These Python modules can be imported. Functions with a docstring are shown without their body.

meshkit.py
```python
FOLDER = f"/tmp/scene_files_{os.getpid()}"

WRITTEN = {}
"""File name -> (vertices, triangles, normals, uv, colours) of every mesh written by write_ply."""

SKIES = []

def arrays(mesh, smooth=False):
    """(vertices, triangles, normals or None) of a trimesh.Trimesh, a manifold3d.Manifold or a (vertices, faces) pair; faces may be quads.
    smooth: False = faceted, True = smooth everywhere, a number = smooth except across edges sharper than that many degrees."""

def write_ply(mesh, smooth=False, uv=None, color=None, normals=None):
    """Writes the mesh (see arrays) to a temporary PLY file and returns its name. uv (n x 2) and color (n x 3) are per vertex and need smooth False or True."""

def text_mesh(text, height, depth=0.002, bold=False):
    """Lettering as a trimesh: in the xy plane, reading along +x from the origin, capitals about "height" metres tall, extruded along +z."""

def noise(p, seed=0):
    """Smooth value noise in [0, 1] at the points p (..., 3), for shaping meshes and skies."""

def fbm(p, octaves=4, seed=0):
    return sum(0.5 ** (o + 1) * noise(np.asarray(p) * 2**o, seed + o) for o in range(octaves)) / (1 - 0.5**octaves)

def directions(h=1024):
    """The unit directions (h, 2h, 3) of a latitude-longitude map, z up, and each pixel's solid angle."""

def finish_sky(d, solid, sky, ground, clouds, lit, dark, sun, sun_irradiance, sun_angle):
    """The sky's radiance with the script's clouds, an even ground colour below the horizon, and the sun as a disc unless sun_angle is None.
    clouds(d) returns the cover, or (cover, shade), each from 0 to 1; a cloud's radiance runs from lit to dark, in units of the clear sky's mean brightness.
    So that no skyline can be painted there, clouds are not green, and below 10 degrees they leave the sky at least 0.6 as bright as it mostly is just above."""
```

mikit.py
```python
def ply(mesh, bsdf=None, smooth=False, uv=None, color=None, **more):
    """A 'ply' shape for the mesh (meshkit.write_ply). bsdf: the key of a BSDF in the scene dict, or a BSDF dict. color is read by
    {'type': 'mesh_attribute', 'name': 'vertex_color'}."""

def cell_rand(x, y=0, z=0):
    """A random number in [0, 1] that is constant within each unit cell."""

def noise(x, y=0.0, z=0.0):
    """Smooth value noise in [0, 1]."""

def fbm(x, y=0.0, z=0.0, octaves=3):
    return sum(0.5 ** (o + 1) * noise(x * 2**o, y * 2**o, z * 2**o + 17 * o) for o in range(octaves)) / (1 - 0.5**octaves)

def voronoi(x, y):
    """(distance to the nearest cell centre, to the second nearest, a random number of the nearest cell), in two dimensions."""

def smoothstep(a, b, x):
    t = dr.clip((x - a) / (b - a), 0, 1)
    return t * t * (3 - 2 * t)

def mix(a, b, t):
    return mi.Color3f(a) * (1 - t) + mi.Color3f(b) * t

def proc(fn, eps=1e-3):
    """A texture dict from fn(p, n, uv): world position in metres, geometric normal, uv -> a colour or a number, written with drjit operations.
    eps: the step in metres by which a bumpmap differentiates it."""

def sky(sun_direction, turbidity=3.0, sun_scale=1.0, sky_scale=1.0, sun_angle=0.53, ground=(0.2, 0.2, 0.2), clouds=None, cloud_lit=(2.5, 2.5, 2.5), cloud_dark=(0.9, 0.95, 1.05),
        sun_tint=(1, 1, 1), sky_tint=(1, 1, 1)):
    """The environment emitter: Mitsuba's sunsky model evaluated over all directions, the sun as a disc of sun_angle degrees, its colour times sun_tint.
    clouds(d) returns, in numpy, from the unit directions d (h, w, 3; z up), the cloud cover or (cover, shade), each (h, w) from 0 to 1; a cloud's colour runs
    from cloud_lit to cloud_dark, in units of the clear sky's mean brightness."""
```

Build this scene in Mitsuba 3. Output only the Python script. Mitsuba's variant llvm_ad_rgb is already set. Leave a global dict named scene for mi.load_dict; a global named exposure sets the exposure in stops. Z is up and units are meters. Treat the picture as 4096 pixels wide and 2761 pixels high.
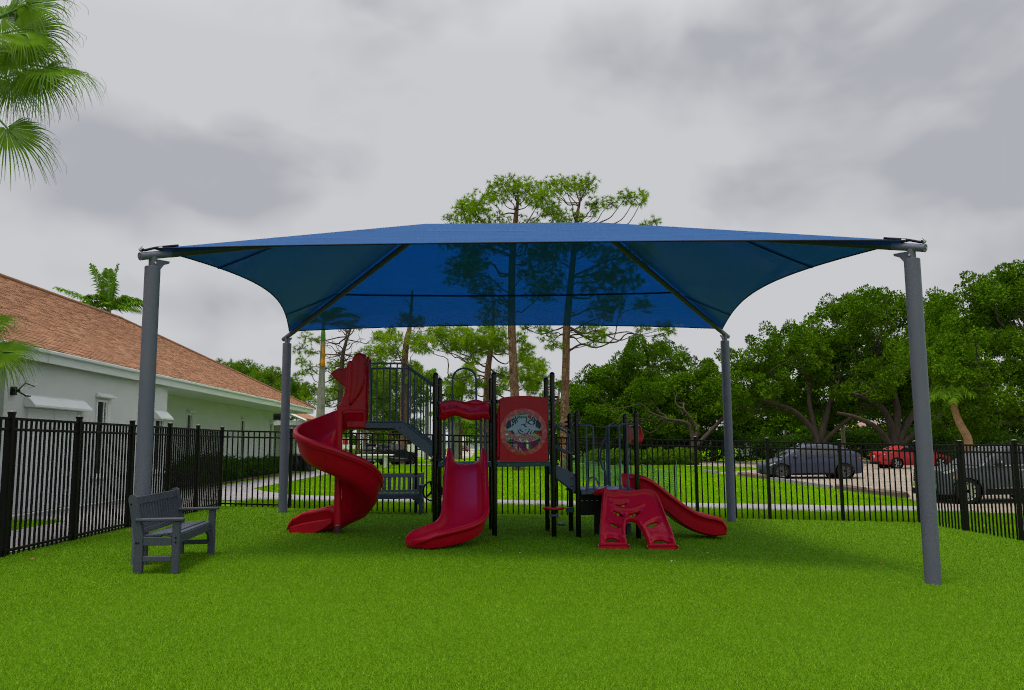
import math, random
import numpy as np, trimesh, mitsuba as mi, drjit as dr
import mikit, meshkit
from mikit import proc, noise, fbm, voronoi, cell_rand, smoothstep, mix
from shapely.geometry import Polygon, Point, LineString, box as sbox
from shapely import affinity
import shapely

T = mi.ScalarTransform4f
PI = math.pi
scene, labels = {}, {}

# ------------------------------------------------------------------ camera, sky, exposure
EYE = np.array([0, 0, 1.55])
_yaw, _pitch, _roll = math.radians(-2.2), 0.119941, -0.00728
_Z = np.array([[math.cos(_yaw), -math.sin(_yaw), 0], [math.sin(_yaw), math.cos(_yaw), 0], [0, 0, 1]])
_F = _Z @ np.array([0, math.cos(_pitch), math.sin(_pitch)])
_U0 = _Z @ np.array([0, -math.sin(_pitch), math.cos(_pitch)])
_R0 = _Z @ np.array([1.0, 0, 0])
_U = -math.sin(_roll) * _R0 + math.cos(_roll) * _U0
scene['camera'] = {'type': 'perspective', 'fov': math.degrees(2 * math.atan(2048 / 3330.07)), 'fov_axis': 'x', 'near_clip': 0.1, 'far_clip': 3000.0,
                   'to_world': T().look_at(origin=EYE.tolist(), target=(EYE + _F).tolist(), up=_U.tolist())}


V3 = np.array([1.0, 1.0, 0.0])


def overcast(d):
    """Broken grey overcast: bright low sky with blue-grey cloud bellies, brighter towards the zenith as overcast skies are."""
    x, y, z = d[..., 0], d[..., 1], np.maximum(d[..., 2], 0.0)
    el = np.degrees(np.arcsin(np.clip(z, 0, 1)))
    az = np.degrees(np.arctan2(x, y))

    q = np.stack([az / 11.0, el / 6.5, z * 0 + 2.0], -1)
    warp_ = (meshkit.fbm(q * 0.9 + 30.0, 3, 21) - 0.5)[..., None] * V3
    n = meshkit.fbm(q * 0.55 + warp_ * 1.2, 5, 4)
    m = meshkit.fbm(q * 1.3 + warp_ * 1.6 + 11.0, 5, 9)
    w = meshkit.fbm(q * 3.0 + warp_ * 2.0 + 5.0, 4, 13)

    def blob(a, e, wa, we):
        return np.exp(-((az - a) / wa) ** 2 - ((el - e) / we) ** 2)
    belly = 0.95 * blob(-23, 17.0, 8.5, 3.2) + 0.45 * blob(-14, 18.0, 6, 2.6) + 0.55 * blob(-8, 29, 8, 3.5) + 0.9 * blob(34, 19, 10, 6) \
        + 0.7 * blob(18.5, 16.5, 4, 2.2) + 0.65 * blob(21, 26, 14, 4) + 0.4 * blob(38, 11, 9, 4) + 0.35 * blob(-13, 9.5, 10, 1.6)
    patch = belly * (0.15 + 1.5 * m) + np.clip((n - 0.52) * 2.2, 0, 1) * 0.6 + (m - 0.5) * 0.7 + (w - 0.5) * 0.55 * (0.5 + belly) - 0.16
    patch = np.clip(patch, 0.0, 1.25)                      # the thin parts of the cloud are evenly bright
    up = np.clip((np.sin(np.radians(el)) - math.sin(math.radians(26))) / (1 - math.sin(math.radians(26))), 0, 1)
    lum = 1.36 * (1 + 1.35 * up)                           # overcast skies grow brighter towards the zenith
    s = (4.0 - lum) / 3.0 + 0.215 * patch * np.where(el > 40, 0.6, 1.0)
    return np.ones_like(s), np.clip(s, 0, 1)


scene['sky'] = mikit.sky((-0.16, -0.22, 0.96), turbidity=3.0, sun_scale=0.30, sun_angle=16.0, clouds=overcast, cloud_lit=(4.08, 4.0, 3.86), cloud_dark=(0.955, 0.985, 1.07), ground=(0.10, 0.16, 0.05))
exposure = 2.22

# ------------------------------------------------------------------ the lie of the land: about 2.8 % down to the right, levelling off beyond the fence
def _sm(a, b, v):
    t = np.clip((np.asarray(v, float) - a) / (b - a), 0, 1)
    return t * t * (3 - 2 * t)


def gz(x, y=0.0):
    x, y = np.asarray(x, float), np.asarray(y, float)
    return -0.0282 * np.clip(x, -14, 14) * np.where(x > 0, 1 - _sm(20, 46, y), 1 - _sm(48, 76, y))


# ------------------------------------------------------------------ mesh helpers
def V(*a):
    return np.array(a, float)


def rotz(a):
    c, s = math.cos(a), math.sin(a)
    return np.array([[c, -s, 0, 0], [s, c, 0, 0], [0, 0, 1, 0], [0, 0, 0, 1.0]])


def rotx(a):
    c, s = math.cos(a), math.sin(a)
    return np.array([[1, 0, 0, 0], [0, c, -s, 0], [0, s, c, 0], [0, 0, 0, 1.0]])


def roty(a):
    c, s = math.cos(a), math.sin(a)
    return np.array([[c, 0, s, 0], [0, 1, 0, 0], [-s, 0, c, 0], [0, 0, 0, 1.0]])


def tr(x, y, z):
    m = np.eye(4)
    m[:3, 3] = (x, y, z)
    return m


def tm(v, f):
    return trimesh.Trimesh(np.asarray(v, float), np.asarray(f, int), process=False)


def cat(*ms):
    ms = [m for q in ms for m in (q if isinstance(q, (list, tuple)) else [q])]
    vs, fs, o = [], [], 0
    for m in ms:
        vs.append(np.asarray(m.vertices)); fs.append(np.asarray(m.faces) + o); o += len(m.vertices)
    return tm(np.vstack(vs), np.vstack(fs))


def moved(m, mat):
    v = np.asarray(m.vertices) @ mat[:3, :3].T + mat[:3, 3]
    f = np.asarray(m.faces)
    return tm(v, f[:, ::-1] if np.linalg.det(mat[:3, :3]) < 0 else f)


def bx(x0, x1, y0, y1, z0, z1, b=0.0):
    """A box, its edges chamfered by b."""
    if b <= 0:
        m = trimesh.creation.box((x1 - x0, y1 - y0, z1 - z0))
        return moved(tm(m.vertices, m.faces), tr((x0 + x1) / 2, (y0 + y1) / 2, (z0 + z1) / 2))
    pts = []
    for sx in (0, 1):
        for sy in (0, 1):
            for sz in (0, 1):
                p = V((x0, x1)[sx], (y0, y1)[sy], (z0, z1)[sz])
                q = V((b, -b)[sx], (b, -b)[sy], (b, -b)[sz])
                for k in range(3):
                    w = p + q
                    w[k] = p[k]
                    pts.append(w)
    h = trimesh.Trimesh(pts).convex_hull
    return tm(h.vertices, h.faces)


def frames(pts, closed=False):
    pts = np.asarray(pts, float)
    t = np.gradient(pts, axis=0) if len(pts) > 2 else np.repeat((pts[1] - pts[0])[None], len(pts), 0)
    t /= np.linalg.norm(t, axis=1, keepdims=True) + 1e-12
    a = V(0, 0, 1) if abs(t[0, 2]) < 0.9 else V(1, 0, 0)
    n = np.cross(t[0], a); n /= np.linalg.norm(n)
    N = [n]
    for i in range(1, len(pts)):
        n = N[-1] - t[i] * (N[-1] @ t[i])
        N.append(n / (np.linalg.norm(n) + 1e-12))
    N = np.array(N)
    return t, N, np.cross(t, N)


def tube(pts, r, n=8, caps=True):
    pts = np.asarray(pts, float)
    r = np.broadcast_to(np.asarray(r, float), (len(pts),))
    t, N, B = frames(pts)
    a = np.arange(n) * 2 * PI / n
    ring = N[:, None] * np.cos(a)[None, :, None] + B[:, None] * np.sin(a)[None, :, None]
    v = (pts[:, None] + ring * r[:, None, None]).reshape(-1, 3)
    f = []
    i, j = np.meshgrid(np.arange(len(pts) - 1), np.arange(n), indexing='ij')
    p, q = (i * n + j).ravel(), (i * n + (j + 1) % n).ravel()
    f = np.vstack([np.stack([p, q, q + n], 1), np.stack([p, q + n, p + n], 1)])
    if caps:
        v = np.vstack([v, pts[0], pts[-1]])
        k = np.arange(n)
        e = len(v)
        o = (len(pts) - 1) * n
        f = np.vstack([f, np.stack([k * 0 + e - 2, (k + 1) % n, k], 1), np.stack([k * 0 + e - 1, o + k, o + (k + 1) % n], 1)])
    return tm(v, f)


def smooth_path(pts, n=8):
    """Catmull-Rom through the points."""
    p = np.asarray(pts, float)
    p = np.vstack([2 * p[0] - p[1], p, 2 * p[-1] - p[-2]])
    out = []
    for i in range(1, len(p) - 2):
        for s in np.arange(n) / n:
            out.append(0.5 * (2 * p[i] + (p[i + 1] - p[i - 1]) * s + (2 * p[i - 1] - 5 * p[i] + 4 * p[i + 1] - p[i + 2]) * s ** 2 + (3 * p[i] - p[i - 1] - 3 * p[i + 1] + p[i + 2]) * s ** 3))
    out.append(p[-2])
    return np.array(out)


def bend(pts, rad, n=6):
    """A polyline with its corners rounded."""
    p = [np.asarray(q, float) for q in pts]
    out = [p[0]]
    for a, b, c in zip(p, p[1:], p[2:]):
        u, w = a - b, c - b
        lu, lw = np.linalg.norm(u), np.linalg.norm(w)
        d = min(rad, lu * 0.49, lw * 0.49)
        A, C = b + u / lu * d, b + w / lw * d
        for s in np.linspace(0, 1, n):
            out.append((1 - s) ** 2 * A + 2 * s * (1 - s) * b + s * s * C)
    out.append(p[-1])
    return np.array(out)


def lathe(prof, n=24):
    """Profile of (r, z) turned about z."""
    prof = np.asarray(prof, float)
    a = np.arange(n) * 2 * PI / n
    v = np.stack([prof[:, None, 0] * np.cos(a), prof[:, None, 0] * np.sin(a), np.repeat(prof[:, 1:2], n, 1)], -1).reshape(-1, 3)
    i, j = np.meshgrid(np.arange(len(prof) - 1), np.arange(n), indexing='ij')
    p, q = (i * n + j).ravel(), (i * n + (j + 1) % n).ravel()
    return tm(v, np.vstack([np.stack([p, q, q + n], 1), np.stack([p, q + n, p + n], 1)]))


def shell(top, bot, P, S, U):
    """Sweep of a trough section. top/bot: (k, 2) arrays or lists of them per station (s sideways, h up); P stations, S side vectors, U up vectors."""
    m = len(P)
    rings = []
    for i in range(m):
        tp = np.asarray(top[i] if isinstance(top, list) else top); bt = np.asarray(bot[i] if isinstance(bot, list) else bot)
        ring = np.vstack([tp, bt[::-1]])
        rings.append(P[i] + ring[:, :1] * S[i] + ring[:, 1:] * U[i])
    n = len(rings[0])
    v = np.vstack(rings)
    i, j = np.meshgrid(np.arange(m - 1), np.arange(n), indexing='ij')
    p, q = (i * n + j).ravel(), (i * n + (j + 1) % n).ravel()
    f = [np.stack([p, q, q + n], 1), np.stack([p, q + n, p + n], 1)]
    k = n // 2
    for o, s in ((0, 1), ((m - 1) * n, -1)):
        for a in range(k - 1):
            q4 = [o + a, o + a + 1, o + n - 2 - a, o + n - 1 - a]
            t2 = np.array([[q4[0], q4[2], q4[1]], [q4[0], q4[3], q4[2]]])
            f.append(t2[:, ::s])
    return tm(v, np.vstack(f))


def flat(poly):
    """Triangulated polygon in the xy plane."""
    v, f = trimesh.creation.triangulate_polygon(poly, engine='earcut')
    return tm(np.c_[v, np.zeros(len(v))], f)


def prism(poly, d, fine=None):
    """Polygon extruded along z by d; fine: longest edge after subdivision."""
    ms = [trimesh.creation.extrude_polygon(g, d, engine='earcut') for g in getattr(poly, 'geoms', [poly]) if g.area > 1e-9 and g.geom_type == 'Polygon']
    m = trimesh.util.concatenate(ms)
    if fine:
        m.merge_vertices()
        v, f = trimesh.remesh.subdivide_to_size(m.vertices, m.faces, fine, max_iter=30)
        m = trimesh.Trimesh(v, f, process=True)
    return tm(m.vertices, m.faces)


def fine_prism(poly, d, step, layers=1):
    """Polygon with holes extruded along z by d, evenly meshed."""
    from scipy.spatial import Delaunay
    rings = []
    for r in [poly.exterior, *poly.interiors]:
        n = max(8, int(r.length / step))
        rings.append(np.array([r.interpolate(q).coords[0] for q in np.linspace(0, r.length, n, endpoint=False)]))
    x0, y0, x1, y1 = poly.bounds
    gx, gy = np.meshgrid(np.arange(x0, x1, step), np.arange(y0, y1, step * 0.87))
    gx = gx + (np.arange(gx.shape[0]) % 2)[:, None] * step / 2
    g = np.c_[gx.ravel(), gy.ravel()]
    g = g[shapely.contains_xy(poly.buffer(-0.45 * step), g[:, 0], g[:, 1])]
    pts = np.vstack(rings + [g])
    tri = Delaunay(pts).simplices
    c = pts[tri].mean(1)
    tri = tri[shapely.contains_xy(Polygon(rings[0], rings[1:]).buffer(0), c[:, 0], c[:, 1])]
    a, b = pts[tri[:, 1]] - pts[tri[:, 0]], pts[tri[:, 2]] - pts[tri[:, 0]]
    neg = a[:, 0] * b[:, 1] - a[:, 1] * b[:, 0] < 0
    tri[neg] = tri[neg][:, ::-1]
    n = len(pts)
    nb = sum(len(r) for r in rings)
    f = [tri + n, tri[:, ::-1]]
    v = [np.c_[pts, np.zeros(n)], np.c_[pts, np.full(n, d)]] + [np.c_[pts[:nb], np.full(nb, d * q / layers)] for q in range(1, layers)]
    base = [0] + [2 * n + q * nb for q in range(layers - 1)] + [n]
    o = 0
    for r in rings:
        i = np.arange(len(r)); j = (i + 1) % len(r)
        m = c[np.argmin(np.linalg.norm(c - (r[0] + r[1]) / 2, axis=1))] - r[0]
        s = -1 if (r[1] - r[0])[0] * m[1] - (r[1] - r[0])[1] * m[0] < 0 else 1
        for lo, hi in zip(base[:-1], base[1:]):
            f.append(np.vstack([np.stack([lo + o + i, lo + o + j, hi + o + j], 1), np.stack([lo + o + i, hi + o + j, hi + o + i], 1)])[:, ::s])
        o += len(r)
    return tm(np.vstack(v), np.vstack(f))


def puff(poly, d, b, segs=3, step=0.02):
    """Polygon (no holes) extruded by d along z with its edges rounded by b."""
    L = poly.exterior.length
    n = max(12, int(L / step))
    ring = np.array([poly.exterior.interpolate(s).coords[0] for s in np.linspace(0, L, n, endpoint=False)])
    if not poly.exterior.is_ccw:
        ring = ring[::-1]
    e = np.roll(ring, -1, 0) - np.roll(ring, 1, 0)
    nrm = np.c_[-e[:, 1], e[:, 0]] / (np.linalg.norm(e, axis=1, keepdims=True) + 1e-9)
    lev = [(b * (1 - math.sin(a)), b * (1 - math.cos(a))) for a in np.linspace(0, PI / 2, segs + 1)]
    lev = lev + [(i, d - z) for i, z in lev[::-1]]
    rings = [np.c_[ring + nrm * i, np.full(n, z)] for i, z in lev]
    v = np.vstack(rings); m = len(rings)
    i, j = np.meshgrid(np.arange(m - 1), np.arange(n), indexing='ij')
    p, q = (i * n + j).ravel(), (i * n + (j + 1) % n).ravel()
    side = tm(v, np.vstack([np.stack([p, q, q + n], 1), np.stack([p, q + n, p + n], 1)]))
    g = Polygon(rings[0][:, :2])
    g = g if g.is_valid else g.buffer(0)
    cap = cat([flat(q) for q in getattr(g, 'geoms', [g]) if q.area > 1e-7])
    lo = tm(cap.vertices, cap.faces[:, ::-1])
    return cat(side, lo, moved(cap, tr(0, 0, d)))


def upright(m, y=0.0):
    """From the xy plane (x right, y up, extruded along z) to a panel standing in the xz plane, its front face at -y."""
    return moved(m, tr(0, y, 0) @ np.array([[1, 0, 0, 0], [0, 0, -1, 0], [0, 1, 0, 0], [0, 0, 0, 1.0]]))


def warp(m, fn):
    v = fn(np.array(m.vertices, float))
    return tm(v, np.asarray(m.faces))


def sphere(c, r, sub=2):
    s = trimesh.creation.icosphere(subdivisions=sub, radius=r)
    return moved(tm(s.vertices, s.faces), tr(*c))


def blob_path(*pts):
    return Polygon(pts)


# ------------------------------------------------------------------ entries
def numbered(key):
    if key not in used:
        used.add(key)
        return key
    k = 1
    while f'{key}_{k:03d}' in used:
        k += 1
    used.add(f'{key}_{k:03d}')
    return f'{key}_{k:03d}'


used = set()


def thing(name, label, category, group=None, mesh=None, bsdf=None, smooth=False, kind=None):
    key = numbered(name)
    labels[key] = {'label': label, 'category': category}
    if group:
        labels[key]['group'] = group
    if kind:
        labels[key]['kind'] = kind
    if mesh is not None:
        scene[key] = mikit.ply(mesh, bsdf, smooth)
    return key


def part(parent, name, mesh, bsdf=None, smooth=False, label=None, kind=None):
    """mesh: a mesh, or a shape dict to share (then bsdf is its to_world)."""
    key = numbered(f'{parent}__{name}')
    if isinstance(mesh, dict):
        scene[key] = mesh if bsdf is None else {**mesh, 'to_world': T(np.asarray(bsdf, float).tolist())}
    else:
        scene[key] = mikit.ply(mesh, bsdf, smooth)
    if label or kind:
        labels[key] = {k: v for k, v in (('label', label), ('kind', kind)) if v}
    return key


def structure(name, label, mesh, bsdf, smooth=False):
    key = numbered(name)
    scene[key] = mikit.ply(mesh, bsdf, smooth)
    labels[key] = {'label': label, 'category': name.replace('_', ' '), 'kind': 'structure'}
    return key


# ------------------------------------------------------------------ materials
def mat(name, color, rough=0.5, spec=0.5, two=False, **k):
    c = color if isinstance(color, dict) else {'type': 'rgb', 'value': list(color)}
    d = {'type': 'principled', 'base_color': c, 'roughness': rough if isinstance(rough, dict) else float(rough), 'specular': float(spec), **k}
    scene[name] = {'type': 'twosided', 'bsdf': d} if two else d
    return name


def bumped(name, height, scale=1.0, eps=2e-3):
    """Wraps the material of that name in a bump map."""
    inner = scene[name]
    two = inner['type'] == 'twosided'
    if two:
        inner = inner['bsdf']
    d = {'type': 'bumpmap', 'arbitrary': proc(height, eps), 'scale': float(scale), 'bsdf': inner}
    scene[name] = {'type': 'twosided', 'bsdf': d} if two else d


def leafmat(name, color, trans=0.5, rough=0.55, var=None):
    c = proc(color) if callable(color) else {'type': 'rgb', 'value': list(color)}
    scene[name] = {'type': 'principledthin', 'base_color': c, 'roughness': float(rough), 'diff_trans': float(trans), 'spec_trans': 0.0}
    return name


# ------------------------------------------------------------------ materials of the setting
def _turf_col(p, n, uv):
    a = fbm(p.x * 5.0, p.y * 5.0, 0.0, 3)
    b = noise(p.x * 160.0, p.y * 160.0)
    return mix((0.035, 0.095, 0.001), (0.075, 0.175, 0.002), dr.clip(0.25 * a + 0.75 * b, 0, 1))


mat('m_turf', proc(_turf_col), 0.9, 0.05)
bumped('m_turf', lambda p, n, uv: fbm(p.x * 90, p.y * 90, 0.0, 2), 0.012)


def _blade_col(p, n, uv):
    c = cell_rand(p.x * 70, p.y * 70)
    a = fbm(p.x * 0.9, p.y * 0.9, 3.0, 3)
    t = mix((0.115, 0.270, 0.001), (0.175, 0.380, 0.002), dr.clip(0.62 * c + 0.5 * (a - 0.3), 0, 1))
    return dr.select(cell_rand(p.x * 70, p.y * 70, 5) > 0.988, mi.Color3f(0.26, 0.42, 0.04), t)


mat('m_turf_blade', proc(_blade_col), 0.5, 0.18, two=True)


def _lawn_col(p, n, uv):
    a = fbm(p.x * 0.55, p.y * 0.55, 1.0, 4)
    b = fbm(p.x * 14, p.y * 14, 2.0, 2)
    c = mix((0.090, 0.225, 0.001), (0.150, 0.340, 0.002), dr.clip(a * 1.3 - 0.15, 0, 1))
    return mix(c, (0.065, 0.165, 0.001), dr.clip(b * 1.6 - 0.6, 0, 1))


mat('m_lawn', proc(_lawn_col), 0.95, 0.05)
bumped('m_lawn', lambda p, n, uv: fbm(p.x * 25, p.y * 25, 0.0, 2), 0.05)


def _grass_col(p, n, uv):
    c = cell_rand(p.x * 25, p.y * 25)
    a = fbm(p.x * 0.55, p.y * 0.55, 1.0, 3)
    return mix((0.120, 0.280, 0.001), (0.240, 0.470, 0.004), dr.clip(0.55 * c + 0.55 * a - 0.1, 0, 1))


leafmat('m_grass_blade', _grass_col, 0.6, 0.6)


def _concrete_col(p, n, uv):
    a = fbm(p.x * 0.8, p.y * 0.8, p.z, 4)
    b = noise(p.x * 60, p.y * 60, p.z * 60)
    return mix((0.145, 0.145, 0.165), (0.215, 0.215, 0.242), dr.clip(a * 0.9 + b * 0.25, 0, 1))


mat('m_concrete', proc(_concrete_col), 0.85, 0.3)


def _lot_col(p, n, uv):
    a = fbm(p.x * 0.35, p.y * 1.6, 0.0, 4)
    b = noise(p.x * 30, p.y * 30)
    st = smoothstep(0.72, 0.80, fbm(p.x * 0.9 + 40, p.y * 2.2, 4.0, 3))
    c = mix((0.13, 0.115, 0.10), (0.25, 0.222, 0.19), dr.clip(a * 0.9 + b * 0.2, 0, 1))
    return mix(c, (0.07, 0.062, 0.058), st * 0.7)


mat('m_lot', proc(_lot_col), 0.85, 0.3)
mat('m_white_line', (0.38, 0.37, 0.36), 0.8, 0.2)
mat('m_road', proc(lambda p, n, uv: mix((0.20, 0.19, 0.175), (0.28, 0.265, 0.25), fbm(p.x * 0.4, p.y * 0.2, 0.0, 3))), 0.9, 0.2)
mat('m_soil', proc(lambda p, n, uv: mix((0.05, 0.03, 0.02), (0.11, 0.075, 0.05), fbm(p.x * 8, p.y * 8, 0.0, 3))), 0.95, 0.1)

# ------------------------------------------------------------------ ground
def sheet(poly, dz, step):
    """A draped sheet of a polygon, cut along a grid so that it follows the ground."""
    x0, y0, x1, y1 = poly.bounds
    ms = []
    xs = np.unique(np.r_[np.arange(x0, x1, step), x1]); ys = np.unique(np.r_[np.arange(y0, y1, step), y1])
    for a, b in zip(xs, xs[1:]):
        for c, d in zip(ys, ys[1:]):
            g = poly.intersection(sbox(a, c, b, d))
            for h in getattr(g, 'geoms', [g]):
                if h.geom_type == 'Polygon' and h.area > 1e-6:
                    ms.append(flat(h))
    m = cat(ms)
    return warp(m, lambda v: np.c_[v[:, :2], gz(v[:, 0], v[:, 1]) + dz])


_gx = np.unique(np.r_[-1500, -600, -250, -120, -60, np.arange(-30, 31, 2.0), -14, 14, 60, 120, 250, 600, 1500])
_gy = np.unique(np.r_[-300, -60, -20, np.arange(-10, 20, 5.0), np.arange(20, 80, 2.0), 100, 140, 200, 300, 500, 900, 1800])
_X, _Y = np.meshgrid(_gx, _gy, indexing='ij')
_i, _j = np.meshgrid(np.arange(len(_gx) - 1), np.arange(len(_gy) - 1), indexing='ij')
_p = (_i * len(_gy) + _j).ravel()
_n = len(_gy)
structure('lawn', 'bright green mown lawn beyond the black fence', tm(np.c_[_X.ravel(), _Y.ravel(), gz(_X, _Y).ravel()], np.vstack([np.stack([_p, _p + _n, _p + _n + 1], 1), np.stack([_p, _p + _n + 1, _p + 1], 1)])), 'm_lawn', True)

# the corner points of the fence round the playground
FENCE = [(-6.12, 2.0), (-6.12, 20.10), (-4.46, 19.94), (-2.69, 19.47), (-1.10, 19.20), (0.46, 19.28), (2.45, 19.35), (6.79, 19.22), (10.03, 19.02), (10.03, 2.0)]
YARD = Polygon(FENCE + [(10.03, -8), (-6.12, -8)])
structure('artificial_turf', 'green artificial turf inside the black fence', sheet(YARD.buffer(0.02), 0.010, 2.0), 'm_turf')

rng = np.random.default_rng(7)


def in_poly(poly, x, y):
    return shapely.contains_xy(poly, x, y)


def blades(x, y, L, W, lean, dz, r):
    """One bent-over triangle per blade."""
    n = len(x)
    a = r.uniform(0, 2 * PI, n)
    b = r.uniform(0, 2 * PI, n)
    base = np.c_[x, y, gz(x, y) + dz]
    side = np.c_[np.cos(a), np.sin(a), np.zeros(n)] * (W / 2)[:, None]
    le = lean * r.uniform(0.3, 1.25, n)
    tip = base + np.c_[np.cos(b) * np.sin(le), np.sin(b) * np.sin(le), np.cos(le)] * L[:, None]
    v = np.stack([base - side, base + side, tip], 1).reshape(-1, 3)
    return tm(v, np.arange(3 * n).reshape(-1, 3))


_N = 820000
_r = np.exp(rng.uniform(math.log(4.3), math.log(23.5), _N)); _a = rng.uniform(-0.80, 0.80, _N) - _yaw
_x, _y = _r * np.sin(_a), _r * np.cos(_a)
_k = in_poly(YARD.buffer(-0.01), _x, _y)
_x, _y, _r = _x[_k], _y[_k], _r[_k]
thing('turf_grass', 'short curled blades of the green artificial turf', 'artificial grass', mesh=blades(_x, _y, rng.uniform(0.022, 0.042, len(_x)) * np.maximum(1, (_r / 12) ** 0.5), 0.0030 * np.maximum(1, _r / 8.0), 0.95, 0.008, rng), bsdf='m_turf_blade', kind='stuff')

# ------------------------------------------------------------------ paved ground
WALK = Polygon([(-7.4, 22.0), (-4.8, 21.95), (-2.9, 22.1), (5.8, 22.0), (9.0, 21.5), (11.7, 22.2), (13.3, 22.4), (13.3, 24.5), (10.1, 24.2), (6.4, 24.2), (-3.1, 24.15), (-5.4, 24.65), (-6.6, 26.1), (-7.35, 27.6), (-7.4, 43), (-7.4, 57), (-8.85, 57), (-8.75, 44), (-8.75, 27.5), (-9.0, 24), (-9.0, 16.0), (-9.0, 6), (-6.2, 6), (-6.2, 20.2), (-6.6, 21.2)])
LOT = Polygon([(13.3, 22.3), (60, 20.0), (60, 74), (16.3, 74), (16.1, 63.2), (14.6, 60), (15.4, 58.4), (17.9, 55.5), (17.0, 50), (12.45, 44.6), (12.9, 41), (13.35, 36), (13.9, 31.5), (14.35, 28.0), (13.3, 24.6)])
DRIVE = Polygon([(-34, 68.2), (7.5, 68.0), (9, 63.2), (16.2, 63.2), (16.2, 66.0), (10.3, 66.3), (8.5, 71.2), (-34, 71.5)])
ROAD = Polygon([(-7.2, 104), (-1.3, 107), (-1.6, 420), (-10, 420)])
PATCH = Polygon([(-8.62, 15.6), (-7.55, 15.75), (-7.6, 13.7), (-8.6, 11.0)])
structure('sidewalk', 'pale grey concrete sidewalk behind the fence', sheet(WALK, 0.004, 1.5), 'm_soil')
# slabs between joints
def slabs(poly, lines, name):
    pcs = [poly]
    for ln in lines:
        cut = LineString(ln).buffer(0.006, cap_style=2)
        pcs = [h for q in pcs for g in [q.difference(cut)] for h in getattr(g, 'geoms', [g]) if h.area > 0.01]
    for q in pcs:
        m = prism(q, 0.02, 2.0)
        part('sidewalk', name, warp(m, lambda v: np.c_[v[:, :2], gz(v[:, 0], v[:, 1]) + 0.004 + v[:, 2]]), 'm_concrete')


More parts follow.
